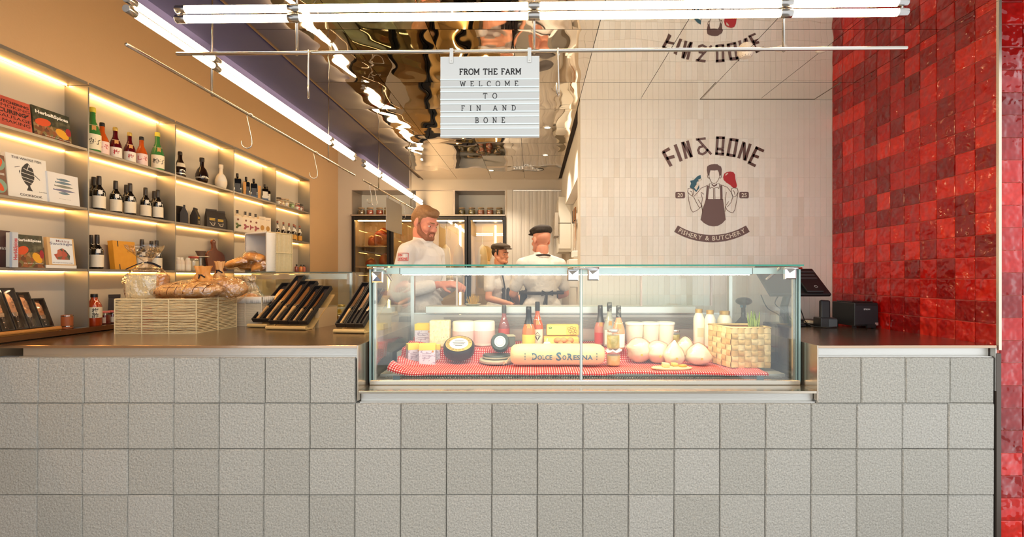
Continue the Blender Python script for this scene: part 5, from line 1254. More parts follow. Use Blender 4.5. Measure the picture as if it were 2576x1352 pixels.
t = thing('brown_tumbler', 'small brown leather-wrapped tumbler beside the packed knives', 'cup', (-2.45,2.395,ZL), 0); g = G(); g.lathe([(.02,0),(.024,.002),(.024,.07),(.022,.072),(.020,.066)], 20); autosmooth(g.obj('cup', mat('leather_brown', (156,84,44), .5), t)); g = G(); g.lathe([(.0245,.066),(.0245,.071)],20,caps=False); g.obj('rim', chrome2, t); g = G(); g.lathe([(.0245,.012),(.0245,.016)],20,caps=False); g.obj('band', chrome2, t)
t = thing('glass_coaster', 'thin clear glass plate on the ledge right of the tumbler', 'plate', (-2.44,2.445,ZL), .1); G().box(-.03,.03,-.02,.02,0,.004).obj('plate', mat('coaster_glass', (120,120,116), .1, spec=.8), t)
# ---------------------------------------------------------------- goods on the wall shelves
XS = -2.475
def ys(px, x=XS): return -x*F/(1340-px)
def lev(k): return CAMZ+LV[k]+.0003
gold = mat('cap_gold', (206,176,90), .35, .4); yellowc = mat('cap_yellow', (222,206,70), .5); lpink = mat('label_rose', (236,206,198), .55); lred = mat('lab_redprint', (176,40,40), .5)
cwine = mat('label_wine', (226,214,192), .6); capw = mat('cap_wine', (40,32,28), .4)
def sb(key, px, level, h, label, x=XS, rot=.95, **kw):
    return bottle(key, label, (x, ys(px, x), lev(level)), rot, h=h, **kw)
S1 = 1; A = 'juice and sake bottles on the top shelf'
jp = mat('ink_jp', (70,60,50), .6); jr = mat('ink_red', (186,50,50), .6)
kwg = dict(shape='slope', r=.036, glass=g_green, capm=yellowc, capz=(.90,1), labels=((.06,.40,lab_c,1.3,'柚子',.030,.55,jp),), tagm=tagk, name='sake_bottle', group=A)
sb('green', 396, 1, .252, 'green sake bottle with yellow cap at the right end of the top shelf', **kwg)
sb('green', 233, 1, .252, 'green sake bottle with yellow cap half hidden behind the first divider', **kwg)
kwo = dict(shape='slope', r=.031, glass=g_amber, capm=black, capz=(.90,1), labels=((.04,.42,lpink,1.3,'しそ',.024,.6,jr),), name='juice_bottle', group=A)
sb('orange', 257, 1, .185, 'orange juice bottle with black cap, left of the two dark red bottles', **kwo)
sb('orange', 356, 1, .185, 'orange juice bottle with black cap, right of the two dark red bottles', **kwo)
kwr = dict(shape='slope', r=.030, glass=g_red, capm=gold, capz=(.90,1), labels=((.04,.36,lab_w,1.3,'梅',.026,.55,lred),), tagm=tagk, name='juice_bottle', group=A)
sb('dred', 290, 1, .185, 'dark red juice bottle with gold cap, left of the pair', **kwr)
sb('dred', 326, 1, .185, 'dark red juice bottle with gold cap, right of the pair', **kwr)
B_ = 'black wine bottles with pale labels'
kww = dict(shape='wine', r=.0285, glass=g_black, capm=capw, capz=(.76,1), labels=((.06,.42,cwine,1.35),), tagm=lab_w, name='wine_bottle', group=B_)
first = None
for px, x, hh, lb_ in ((236,-2.50,.196,'black wine bottle cut by the divider at the left end of the middle shelf'),(249,-2.452,.196,'front black wine bottle of the left pair on the middle shelf'),(241,-2.52,.196,'rear black wine bottle of the left pair on the middle shelf'),(291,-2.47,.19,'single black wine bottle left of centre on the middle shelf'),(318,-2.512,.19,'rear black wine bottle of the centre pair on the middle shelf'),(327,-2.452,.19,'front black wine bottle of the centre pair on the middle shelf'),(366,-2.47,.186,'single black wine bottle right of centre on the middle shelf'),(388,-2.512,.186,'rear black wine bottle of the right pair on the middle shelf'),(397,-2.452,.186,'front black wine bottle of the right pair on the middle shelf')):
    o = sb('cwine', px, 2, .19, lb_, x=x, **kww)
if True:
    t = BOT['cwine']; g = G(); text(g, 'C', 0, .145, h=.014, bold=.03); g.v = [(p[0], -.0125, p[2]) for p in g.v]
for px, x, lb_ in ((229,-2.50,'black wine bottle cut by the divider at the left end of the lower shelf'),(244,-2.455,'black wine bottle left of the yellow book on the lower shelf'),(357,-2.47,'black wine bottle just right of the yellow book'),(381,-2.51,'rear black wine bottle of the pair at the right of the lower shelf'),(394,-2.452,'front black wine bottle of the pair at the right of the lower shelf')):
    sb('cwine', px, 3, .19, lb_, x=x, **kww)
# books -----------------------------------------------------------
def book(name, label, px0, px1, level, h, t_, cover, x=-2.447, lean=.10, texts=(), shapes=(), spine=None, w=None, yaw=0):
    y0, y1 = ys(px0, x), ys(px1, x); w = w or (y1-y0)
    t = thing(name, label, 'book', (x-.004, (y0+y1)/2, lev(level)+.0008), (-lean,0,PI/2+yaw))
    G().box(-w/2,w/2,0,.0012,0,h).obj('front_cover', cover, t); G().box(-w/2,w/2,t_-.0012,t_,0,h).obj('back_cover', cover, t)
    G().box(-w/2+.0006,w/2-.002,.0012,t_-.0012,.002,h-.002).obj('pages', mat('book_pages', (226,216,198), .8), t); G().box(-w/2-.0008,-w/2+.0006,0,t_,0,h).obj('spine', spine or cover, t)
    for i, (s, u, v, ww, hh, m, bd) in enumerate(texts):
        g = G(); text(g, s, u*w/2, v*h, w=ww*w if ww else None, h=hh*h if hh else None, bold=bd, y=-.0009); g.obj('lettering', m, t)
    for nm, ps, m, dy in shapes:
        g = G()
        for q in ps: g.prism([(a*w/2, b*h) for a, b in q], .0004, None, -.0005-dy)
        g.obj(nm, m, t)
    return t
def ell(cx, cy, rx, ry, n=18, a=0):
    return [(cx+rx*math.cos(2*PI*i/n)*math.cos(a)-ry*math.sin(2*PI*i/n)*math.sin(a), cy+rx*math.cos(2*PI*i/n)*math.sin(a)+ry*math.sin(2*PI*i/n)*math.cos(a)) for i in range(n)]
redbk = mat_noise('book_red', [(0,(150,52,40)),(.6,(196,84,62)),(1,(206,110,84))], 20, .5); ink2 = mat('ink_brown', (50,22,20), .6); wht = mat('print_white', (240,236,226), .5)
book('cookbook', 'red cookbook on curing and sausage making on the top shelf', -14, 84, 1, .146, .016, redbk, texts=(('BUTCHERING',.05,.80,.86,.085,ink2,.03),('SMOKING',.1,.655,.84,.10,ink2,.0),('CURING',0,.475,.72,.135,ink2,.03),('SAUSAGE',.1,.32,.86,.10,ink2,.0),('MAKING',.18,.17,.72,.10,ink2,.0)), shapes=(('knife_print',[[(.62,.52),(.8,.60),(.9,.62),(.84,.56),(.66,.49)]],ink2,0),))
herb = mat_noise('herb_cover', [(0,(44,52,40)),(.3,(70,82,62)),(.5,(60,58,44)),(.7,(110,104,80)),(1,(40,46,40))], 26, .35, 3); 
spc = mat_noise('spice_mix', [(0,(70,40,28)),(.4,(150,84,44)),(.6,(92,96,52)),(1,(176,130,90))], 60, .5, voronoi=True); so = mat('spice_orange', (206,78,34), .6); sy = mat('spice_yellow', (222,160,40), .6); sp_ = mat('spice_red', (150,34,44), .6)
hs = [('spice_field', [[(-1,.0),(1,.0),(1,.42),(.5,.50),(0,.46),(-.5,.56),(-1,.5)]], spc, 0), ('spice_heap', [ell(-.5,.52,.42,.13,14,.1)], so, .0004), ('spice_heap', [ell(.5,.30,.36,.15,14,-.2)], sy, .0004), ('spice_heap', [ell(.85,.42,.16,.14,10)], sp_, .0006)]
book('cookbook', 'wide herbs and spices book beside the red cookbook on the top shelf', 89, 183, 1, .153, .018, herb, texts=(('Herbs&Spices',.02,.78,.88,.11,wht,.04),('quick guide to flavours of the world',.25,.10,.70,.03,wht,0)), shapes=hs, x=-2.452)
book('cookbook', 'taller herbs and spices book standing on the lower shelf', 45, 115, 3, .158, .024, herb, texts=(('Herbs&Spices',.02,.80,.88,.08,wht,.04),('the cook\'s reference',.2,.12,.7,.03,wht,0)), shapes=hs, x=-2.425, spine=mat('spine_grey', (190,194,200), .5))
t = thing('cookbook', 'pale grey spine of a herbs and spices book left of its cover', 'book', (-2.405, ys(38,-2.405), lev(3)), (0,0,PI/2)); G().box(-.012,.013,0,.012,0,.163).obj('spine', MATS['spine_grey'], t); g = G(); text(g, 'Herb&Spices', 0, 0, w=.10, h=.016, bold=.03); g.v = [(-p[2]+.008, -.0008, p[0]+.085) for p in g.v]; g.obj('lettering', mat('ink_crimson', (190,80,84), .5), t); G().box(-.011,.012,.0125,.03,.002,.161).obj('pages', MATS['book_pages'], t)
fishc = mat('book_white', (226,222,214), .5); dark = mat('print_black', (34,34,38), .5)
fs_ = [('fish_body', [[(0,.30),(-.16,.36),(-.30,.48),(-.33,.60),(-.26,.72),(-.08,.82),(.02,.85),(.10,.83),(.28,.72),(.34,.58),(.30,.46),(.14,.35)]], dark, 0), ('fish_tail', [[(-.10,.20),(.2,.20),(.10,.28),(.08,.33),(-.02,.33),(-.02,.28)]], dark, 0),
  ('fish_lines', [[(-.33,.60),(.34,.56),(.34,.57),(-.33,.613)],[(-.30,.50),(.30,.46),(.30,.47),(-.30,.512)],[(-.2,.70),(.3,.64),(.3,.65),(-.2,.713)],[(-.22,.42),(.2,.38),(.2,.39),(-.22,.432)],[(.1,.83),(-.05,.66),(-.02,.66),(.13,.83)]], fishc, .0004), ('fish_eye', [ell(.15,.77,.05,.016,10)], fishc, .0004),
  ('fins', [[(-.62,.70),(-.36,.74),(-.36,.73),(-.6,.69)],[(.36,.60),(.62,.50),(.60,.49),(.36,.58)],[(-.42,.62),(-.36,.66),(-.38,.56)]], dark, 0)]
book('cookbook', 'white fish cookbook with a dark fish drawing on the middle shelf', 24, 125, 2, .208, .022, fishc, texts=(('THE WHOLE FISH',.0,.90,.74,.055,dark,.01),('COOKBOOK',.1,.06,.56,.055,dark,.01),('Josh Niland',.72,.20,.2,.025,dark,0)), shapes=fs_, x=-2.44, lean=.08)
grb = mat('print_fishblue', (96,120,136), .5); grg = mat('print_fishgrey', (120,126,118), .5); grv = mat('print_fishviolet', (110,112,140), .5)
sh = []
for k, (v, m, s_) in enumerate(((.80,grb,.7),(.70,grb,.9),(.58,grg,1),(.45,grv,1.15),(.36,grb,.6))):
    sh.append(('sardine', [[(-.62*s_,v-.02),(-.62*s_,v+.03),(-.5*s_,v+.005)]+[(x*s_, v+.045*math.cos(x*2.4)) for x in (-.45,-.2,.05,.3,.5)]+[(.66*s_,v-.005)]+[(x*s_, v-.045*math.cos(x*2.4)) for x in (.5,.3,.05,-.2,-.45)]], m, 0))
book('cookbook', 'smaller white book printed with a stack of sardines, right of the fish cookbook', 127, 203, 2, .158, .018, mat('book_pale', (222,220,218), .5), shapes=sh, x=-2.43, lean=.08, texts=(('the little book',.0,.16,.4,.02,grg,0),))
foodb = mat_noise('book_food', [(0,(60,36,28)),(.5,(110,64,42)),(1,(70,50,40))], 14, .4)
book('cookbook', 'dark food cookbook cut by the left edge on the middle shelf', -60, 22, 2, .185, .02, foodb, x=-2.43, shapes=(('plate_print',[ell(.5,.78,.5,.18,18),ell(.5,.22,.5,.18,18)],mat('print_teal',(120,150,130),.5),0),('food_print',[ell(.55,.78,.3,.12,12,.3),ell(.5,.22,.3,.10,12,-.3)],so,.0004)), texts=(('FOR THE PRESSURE COOKER',.3,.50,.6,.05,wht,.02),))
book('cookbook', 'dark red meat cookbook with white script title, left on the lower shelf', -50, 37, 3, .172, .02, mat_noise('book_dark', [(0,(44,34,36)),(.5,(70,44,44)),(1,(110,36,34))], 9, .4), x=-2.45, texts=(('Meatmaster',.2,.48,.95,.10,wht,0),))
t = thing('lying_book', 'white book lying flat under the sausage book on the lower shelf', 'book', (-2.47, (ys(116,-2.42)+ys(200,-2.42))/2, lev(3)), PI/2); G().box(-.075,.075,-.04,.06,.0012,.0145).obj('pages', MATS['book_pages'], t); G().box(-.076,.076,-.041,.061,0,.0012).obj('back_cover', fishc, t); G().box(-.076,.076,-.041,.061,.0145,.0157).obj('front_cover', fishc, t); G().box(-.076,.076,-.042,-.041,0,.0157).obj('spine', fishc, t)
meat = mat_noise('meat_print', [(0,(150,50,44)),(.5,(176,90,70)),(.7,(70,90,70)),(1,(60,56,60))], 40, .5, voronoi=True)
bkm = book('cookbook', 'sausage making cookbook in a clear sleeve standing on the lying white book', 126, 193, 3, .142, .016, mat('book_kraft', (206,170,120), .6), x=-2.435, shapes=(('cover_print',[[(-.78,.03),(.86,.03),(.86,.97),(-.78,.97)]],mat('book_cool',(222,226,230),.3),0),('meat_print',[[(-.4,.20),(.55,.20),(.6,.35),(.3,.55),(.05,.62),(-.3,.55),(-.35,.42),(-.6,.38)]],meat,.0003)), texts=(('Making',.15,.84,.5,.08,mat('ink_violet',(130,90,100),.5),.005),('Sausage',.0,.74,.85,.09,mat('ink_blue',(80,86,120),.5),.01),('200 recipes for making sausage',0,.07,.75,.035,dark,0)))
bkm.location.z += .016
yb_ = mat_noise('book_yellow', [(0,(206,140,36)),(1,(222,160,52))], 30, .6)
book('yellow_book', 'mustard yellow clothbound book with a black band among the wine bottles', 292, 347, 3, .172, .03, yb_, x=-2.46, shapes=(('black_band',[[(-.62,.0),(-.54,.0),(-.54,.18),(-.62,.18)],[(-.62,.80),(-.54,.80),(-.54,1),(-.62,1)]],dark,0),), texts=(('酒',.25,.62,None,.06,mat('ink_ochre',(150,96,30),.5),0),))
# ledge goods, second bay
bottle('umesu', 'squat orange-red vinegar bottle with brush lettering on the ledge', (-2.452, ys(237,-2.452), ZL), .9, 'jug', .034, .175, bglass('glass_orange_red',(170,58,22)), black, (.91,1), ((.26,.60,lab_c,1.2,'梅|酢',.024,.72,jp),), tagm=None, name='vinegar_bottle')
for px, lb_ in ((264,'left jar with pink lid beside the vinegar bottle'),(284,'right jar with pink lid beside the bread basket')):
    jar(lb_, (-2.475, ys(px,-2.475), ZL), .026, .075, mat('jam_red', (120,30,34), .3), mat('lid_pink', (212,120,116), .5), name='jam_jar', key='pinkjam', group='jam jars with pink lids', lab=lab_w)
t = thing('black_bag', 'pointed black paper bag behind the jars on the ledge', 'bag', (-2.50, ys(292,-2.49), ZL), .9); g = G(); g.add([(-.03,-.02,0),(.03,-.02,0),(.03,.02,0),(-.03,.02,0),(-.026,0,.155),(.026,0,.155)], [(0,1,5,4),(1,2,5),(2,3,4,5),(3,0,4),(0,3,2,1)]); g.obj('bag', mat('bag_black', (40,36,36), .5), t); G().box(-.027,.027,-.003,.003,.15,.168).obj('folded_top', MATS['bag_black'], t)
# third bay -------------------------------------------------------
sb('dk1', 453, 1, .178, 'rounded dark liqueur bottle nearest the divider on the third bay top shelf', shape='slope', r=.034, glass=bglass('glass_brown',(36,20,14)), capm=capw, capz=(.88,1), labels=((.40,.56,cwine,.9),), strip=(.12,.16,steel), name='liqueur_bottle')
sb('dk2', 508, 1, .19, 'bulbous dark bottle with square cap in the middle of the third bay', shape='round', r=.042, glass=MATS['glass_brown'], capm=capw, capz=(.86,1), strip=(.20,.23,cwine), name='liqueur_bottle', capr=1.2)
sb('wht', 556, 1, .19, 'white ceramic bottle with a hanging card in the third bay', shape='round', r=.042, glass=mat('ceramic_white', (236,222,200), .4), capm=MATS['ceramic_white'], capz=(.86,1), labels=((.3,.55,lab_w,.8),), tagm=lab_w, name='ceramic_bottle', capr=1.2)
bagm = mat('coffee_bag', (44,36,32), .55); bagp = mat('bag_gold', (206,166,60), .5); bagw = mat('bag_drawing', (200,184,160), .6)
def cbag(label, px, x, w, h, rot, printed):
    t = thing('coffee_bag', label, 'bag', (x, ys(px,x), lev(2)), rot, 'black coffee bags on the shelf'); d = .045; g = G()
    g.add([(-w/2,-d/2,0),(w/2,-d/2,0),(w/2,d/2,0),(-w/2,d/2,0),(-w/2,-d/2,h*.55),(w/2,-d/2,h*.55),(w/2,d/2,h*.55),(-w/2,d/2,h*.55),(-w/2,-.003,h*.93),(w/2,-.003,h*.93),(w/2,.003,h*.93),(-w/2,.003,h*.93)], [(0,3,2,1),(0,1,5,4),(1,2,6,5),(2,3,7,6),(3,0,4,7),(4,5,9,8),(5,6,10,9),(6,7,11,10),(7,4,8,11),(8,9,10,11)]); g.obj('bag', bagm, t)
    G().box(-w/2,w/2,-.007,.004,h*.9,h).obj('folded_top', bagm, t, bevel=.001)
    if printed:
        g = G(); g.v = []
        for k, (a,b_) in enumerate(((.35,.46),(.30,.38))): g.box(-w*.28,w*.25,-d/2-.0012,-d/2-.0002,h*(.46-.07*k),h*(.51-.07*k))
        g.obj('gold_lettering', bagp, t); g = G(); g.stroke([(-w*.25,h*.3),(-w*.05,h*.16),(w*.15,h*.12),(w*.25,h*.25),(w*.2,h*.32)], .003, .0006, None, False, -d/2-.001); g.stroke(arc(w*.05,h*.18,w*.16,h*.07,0,330,12), .002, .0006, None, False, -d/2-.0012); g.obj('drawing', bagw, t)
    return t
cbag('black coffee bag mostly hidden behind the divider', 448, -2.50, .06, .125, 1.4, False)
cbag('black coffee bag turned sideways, second from the divider', 463, -2.46, .06, .13, 2.2, False)
cbag('black coffee bag turned sideways in the middle of the shelf', 491, -2.47, .06, .128, 1.9, True)
cbag('front-facing black coffee bag with gold lettering, left of the pair', 531, -2.455, .072, .142, 1.0, True)
cbag('front-facing black coffee bag with gold lettering, right of the pair', 552, -2.45, .072, .14, 1.0, True)
cbag('black coffee bag hidden behind the gold-lettered pair', 560, -2.50, .06, .135, 1.1, False)
for px, lb_ in ((447,'left tiny white bottle on the lowest shelf of the third bay'),(456,'second tiny white bottle on the lowest shelf of the third bay'),(472,'slightly larger pale bottle behind the bread wrappers')):
    sb('tiny', px, 3, .09, lb_, shape='milk', r=.020, glass=mat('tiny_white', (226,214,200), .4), capm=lab_w, capz=(.86,1), labels=((.12,.5,lab_w,1.0),), name='condiment_bottle', group='tiny white bottles')
jar('clip jar with red-brown lid behind the bread wrappers', (-2.47, ys(487,-2.47), lev(3)), .034, .105, mat('grain_pale', (206,190,160), .6), mat('lid_rust', (160,60,44), .5), name='clip_jar')
t = thing('cake_stand', 'small metal stand with a dark pouring bowl, left of the cutting board', 'stand', (-2.465, ys(505,-2.465), lev(3)), .9); g = G(); g.tube([(0,0,0),(0,0,.10)], .006, 8); g.obj('post', steel, t); g = G(); g.lathe([(0,.10),(.05,.102),(.055,.106),(.05,.110),(0,.110)], 24, caps=False); g.obj('plate', steel, t, smooth=True); g = G(); g.lathe([(.018,.110),(.034,.148),(.032,.148),(.016,.112)], 18); autosmooth(g.obj('bowl', mat('bowl_dark', (110,84,70), .5), t)); g = G(); g.lathe([(.03,0),(.03,.005),(.0,.006)],18); g.obj('foot', steel, t)
wal = mat_noise('walnut', [(0,(84,36,18)),(1,(116,56,30))], 16, .4, 3, stretch=(6,6,1))
t = thing('cutting_board', 'dark wooden cutting board with round-ended handle leaning on the shelf back', 'board', (-2.475, ys(549,-2.475), lev(3)), (-.14,0,PI/2)); bp = [(-.10,0),(.10,0),(.104,.10),(.098,.135),(.07,.158),(.035,.168),(.02,.185),(.017,.215)]+[(.022*math.cos(a),.232+.022*math.sin(a)) for a in [-.4+ (PI+.8)*i/10 for i in range(11)]]+[(-.017,.215),(-.02,.185),(-.035,.168),(-.07,.158),(-.098,.135),(-.104,.10)]
G().prism(bp, .016).obj('board', wal, t, bevel=.003, seg=2); g = G(); g.lathe([(.0,0),(.005,0)],12,caps=False,M=Matrix.Translation((0,-.0006,.236)) @ Matrix.Rotation(PI/2,4,'X')); g.obj('hang_hole', mat('hole_pale', (206,190,170), .6), t)
# fourth bay ------------------------------------------------------
kwsq = dict(shape='square', r=.026, glass=bglass('glass_navy',(26,28,34)), capm=capw, capz=(.86,1), labels=((.1,.5,mat('label_slate',(60,62,70),.5),.8),), sides=4, name='gin_bottle', group='square dark bottles on the top shelf of the fourth bay')
for px, x, lb_ in ((597,-2.47,'square dark bottle nearest the divider in the fourth bay'),(619,-2.48,'second square dark bottle in the fourth bay'),(638,-2.46,'third square dark bottle in the fourth bay')): sb('sq', px, 1, .165, lb_, x=x, rot=.7, **kwsq)
for px, x, lb_ in ((612,-2.455,'kraft card hanging on the second square bottle'),(649,-2.43,'kraft card hanging on the third square bottle')):
    t = thing('price_card', lb_, 'card', (x+.012, ys(px,x), lev(1)), 1.0); G().box(-.012,.012,0,.001,.04,.11).obj('card', tagk, t); G().box(-.01,.01,.001,.002,0,.04).obj('peg', tagk, t)
kwsl = dict(shape='square', r=.026, glass=g_black, capm=capw, capz=(.86,1), labels=((.14,.56,lab_w,.8),), sides=4, name='gin_bottle', group='square white-labelled bottles')
for px, x, lb_ in ((666,-2.46,'square bottle with large white label in front, fourth bay'),(673,-2.50,'square white-labelled bottle behind the front one, fourth bay')): sb('sql', px, 1, .15, lb_, x=x, rot=.7, **kwsl)
wb = mat('bottle_cream', (232,216,190), .45)
for i, (px, colr, lb_) in enumerate(((597,(126,140,84),'cream square bottle with green leaf print in the fourth bay'),(617,(206,120,120),'first cream square bottle with pink bloom print'),(629,(206,116,120),'second cream square bottle with pink bloom print'),(643,(206,112,116),'third cream square bottle with pink bloom print'))):
    pm_ = mat('bloom%d' % (i > 0), colr, .6)
    t = sb('cream%d' % i, px, 2, .178, lb_, x=-2.455-.01*(i == 0), rot=.75, shape='square', r=.03, glass=wb, capm=capw, capz=(.86,1), sides=4, name='spirit_bottle', group='cream printed square bottles')
    g = G(); w = .0285
    for a in range(9): g.prism(ell(.014*math.cos(a*2.1)*(.4+.1*a), .052+.016*math.sin(a*2.1)*(.4+.1*a), .009, .008, 10), .0006, None, -.0298)
    g.obj('bloom_print', pm_, t); g = G(); g.prism(ell(0,.103,.008,.009,10), .0006, None, -.0298); g.obj('emblem', mat('emblem_brown',(140,84,60),.5), t)
for i, (px, lb_) in enumerate(((660,'cream carton with ochre pear print, left one'),(674,'cream carton with ochre pear print, right one'))):
    t = thing('gift_carton', lb_, 'box', (-2.45, ys(px,-2.45), lev(2)), .9, 'cream printed cartons'); G().box(-.026,.026,0,.05,0,.172).obj('box', wb, t, bevel=.001); g = G(); g.prism(ell(0,.07,.016,.024,14), .0006, None, -.001); g.obj('pear_print', mat('pear_ochre',(186,138,66),.6), t); g = G(); text(g, 'POIRE', 0, .145, w=.034, h=.007, y=-.0008); text(g, '40', 0, .03, h=.008, y=-.0008); g.obj('lettering', mat('ink_grey',(130,112,96),.6), t)
# fifth bay -------------------------------------------------------
for i, (px, cf, lc, lb_) in enumerate(((700,(196,150,110),(60,44,36),'small jar with dark lid nearest the divider, fifth bay'),(708,(206,170,130),(180,150,120),'small beige jar second in the fifth bay row'),(720,(196,166,130),(200,176,140),'larger beige jar in the middle of the fifth bay row'),(733,(140,160,100),(206,196,170),'small green jar in the fifth bay row'),(747,(190,50,40),(190,150,130),'small red jar in the fifth bay row'),(756,(120,60,50),(50,38,34),'small dark red jar at the right end of the fifth bay row'))):
    jar(lb_, (-2.47, ys(px), lev(1)), .024, .075+.012*(i == 2), mat('spread%d' % i, cf, .4), mat('spread_lid%d' % i, lc, .5), name='spread_jar', lab=lab_w if i in (0,2,4,5) else None)
kws = dict(shape='small', r=.022, glass=MATS['glass_brown'], capm=mat('cap_copper',(150,84,60),.4), capz=(.88,1), labels=((.06,.36,mat('label_ochre',(206,150,60),.5),1.3),(.56,.80,lab_w,1.3)), name='sauce_bottle', group='small brown sauce bottles')
for px, x, lb_ in ((698,-2.47,'first small brown sauce bottle from the divider'),(713,-2.47,'second small brown sauce bottle from the divider'),(727,-2.47,'third small brown sauce bottle from the divider'),(739,-2.455,'fourth small brown sauce bottle, front of the close pair'),(742,-2.50,'fifth small brown sauce bottle, rear of the close pair'),(754,-2.47,'sixth small brown sauce bottle at the right end')): sb('sauce', px, 2, .165, lb_, x=x, **kws)
for px, gl_, lb_ in ((746,(120,40,24),'tiny dark red bottle on the low shelf by the tipped basket'),(757,(206,120,30),'tiny amber bottle on the low shelf by the tipped basket'),(764,(180,90,50),'tiny brown bottle at the end of the low shelf')):
    sb('tb%d' % px, px, 3, .085, lb_, shape='square', r=.019, glass=bglass('tiny_glass%d' % px, gl_), capm=black, capz=(.84,1), name='syrup_bottle')
# ---------------------------------------------------------------- back wall: niche shelf, jars and glass fridges
zs = ZA(541, YB); zt = ZA(478, YB)
nx0, nx1 = XA(885,YB), XA(1272,YB)
ns = thing('niche_shelf', 'steel lined niche in the back wall above the fridges', 'shelf', (0,0,0))
nst = mat('niche_steel', (170,158,146), .4, .6); nback = mat('niche_back', (232,230,222), .6)
G().box(nx0,nx1,YB-.05,YB+.30,zs-.02,zs).obj('shelf_board', nst, ns, bevel=.002)
G().box(nx0,nx1,YB+.30,YB+.31,zs,zt).obj('back_panel', nback, ns)
G().box(nx0,nx1,YB,YB+.3,zt-.012,zt).obj('top_panel', nst, ns)
for x in (nx0,nx1-.01): G().box(x,x+.01,YB,YB+.3,zs,zt-.012).obj('side_panel', nst, ns)
xm = XA(1142,YB); G().box(xm-.012,xm+.012,YB+.0,YB+.3,zs,zt-.012).obj('divider', nst, ns); G().box(XA(1045,YB),xm-.012,YB+.02,YB+.30,zs,zt-.012).obj('blank_panel', mat('blank_panel', (222,212,196), .5), ns)
jl = mat('jar_lid_tan', (176,150,116), .5)
fr = {}
for px, c1, c2, nm, lb_ in ((909,(110,80,40),(206,180,130),'jar of brown mixed pickles, leftmost in the niche',0),(931,(170,80,60),(214,140,110),'jar of pink pickles, second from left in the niche',0),(955,(150,50,20),(206,110,60),'jar of dark orange pickles, third from left in the niche',0),(975,(120,100,40),(200,180,90),'jar of green pickles half hidden behind the hanging board',0),
    (1162,(96,80,36),(186,170,110),'jar of dark green pickles, first right of the niche divider',0),(1187,(120,104,50),(206,190,130),'jar of olive pickles, second right of the niche divider',0),(1210,(170,100,70),(214,150,120),'jar of pink pickles in the right half of the niche',0),(1233,(150,60,30),(220,180,40),'jar of red and yellow pickles in the right half of the niche',0),(1256,(110,90,50),(190,160,110),'jar of brown pickles, rightmost in the niche',0)):
    y = YB+.07; jar(nm, (XA(px,y), y, zs+.0003), .043, .098, mat_noise('pickles%d' % px, [(0,c1),(.6,c1),(.75,c2)], 34, .3, 2), jl, name='pickle_jar', group='pickle jars in the niche', lidh=.16)
frk = mat('fridge_frame', (34,32,34), .35, .3); gold_in = mat('fridge_lining', (214,196,160), .35, .4); fled = mat('fridge_led', (255,230,180), .4, emit=(255,214,150), es=FRIDGE)
beef = mat_noise('aged_beef', [(0,(120,40,20)),(.5,(176,74,34)),(.7,(206,120,60)),(1,(226,170,110))], 9, .4, 3, bump=(20,.006)); 
fglass = mat_pane('fridge_glass', (250,246,238), gloss=1.6)
FZ = zs-.022
def fridge(label, px0, px1, meats, fill=None):
    yf = YB-.02; x0, x1 = XA(px0,yf), XA(px1,yf); w = x1-x0
    t = thing('glass_fridge', label, 'fridge', (x0, yf, 0)); d = .5
    g = G(); g.box(0,w,0.02,d,0,.10); g.box(0,w,.02,d,FZ-.03,FZ); g.box(0,.02,.02,d,.1,FZ-.03); g.box(w-.02,w,.02,d,.1,FZ-.03); g.box(.02,w-.02,d-.02,d,.1,FZ-.03); g.obj('cabinet', frk, t)
    g = G(); g.box(.022,w-.022,d-.03,d-.021,.102,FZ-.032); g.box(.0205,.024,.04,d-.03,.102,FZ-.032); g.box(w-.024,w-.0205,.04,d-.03,.102,FZ-.032); g.obj('lining', gold_in, t)
    g = G(); f = .034; g.box(0,f,-.02,.018,.10,FZ-.002); g.box(w-f,w,-.02,.018,.10,FZ-.002); g.box(f,w-f,-.02,.018,.10,.14); g.box(f,w-f,-.02,.018,FZ-.045,FZ-.002); dr = g.obj('door', frk, t, bevel=.002)
    G().box(f,w-f,-.006,.0,.14,FZ-.045).obj('pane', fglass, dr); G().box(w-.012,w-.004,-.032,-.021,.7,1.3).obj('handle', chrome2, dr)
    G().box(.05,w-.05,.05,.07,FZ-.052,FZ-.036).obj('light_strip', fled, t)
    G().box(w*.62,w*.67,d-.034,d-.031,.3,FZ-.06).obj('back_light', fled, t)
    for z in ((FZ-.36, FZ-.62, FZ-.9, .45) if meats else (.45,)): G().box(.025,w-.025,.05,d-.04,z-.012,z).obj('wire_shelf', mat('wire_shelf', (200,180,140), .3, .7), t)
    return t, x0, w, yf
def meat(label, x, y, z, rx, ry, rz_, seed, tilt=0):
    t = thing('meat_cut', label, 'meat', (x,y,z), (0,0,tilt)); g = G(); g.ball((0,0,rz_*.9),(rx,ry,rz_),20,14)
    for i, p in enumerate(g.v):
        n = 1+.28*noise.noise((p[0]*9+seed,p[1]*9,p[2]*9)); g.v[i] = (p[0]*n*(1-.4*p[2]/rz_/2), p[1]*n, max(0,p[2]*n))
    g.obj('flesh', beef, t, smooth=True); g = G(); g.tube([(-rx*.5,-ry*.3,rz_*1.4),(0,-ry*.35,rz_*1.75),(rx*.5,-ry*.3,rz_*1.5)], .014, 8); g.obj('fat_edge', mat('beef_fat', (226,170,104), .45), t, smooth=True)
t, x0, w, yf = fridge('left black-framed glass fridge with hung orange-brown meat', 886, 981, True)
meat('large orange-brown beef cut on the upper fridge shelf', x0+w*.66, yf+.2, FZ-.358, .13, .10, .12, 1); meat('smaller beef piece on the left of the upper fridge shelf', x0+w*.36, yf+.24, FZ-.358, .08, .08, .075, 2)
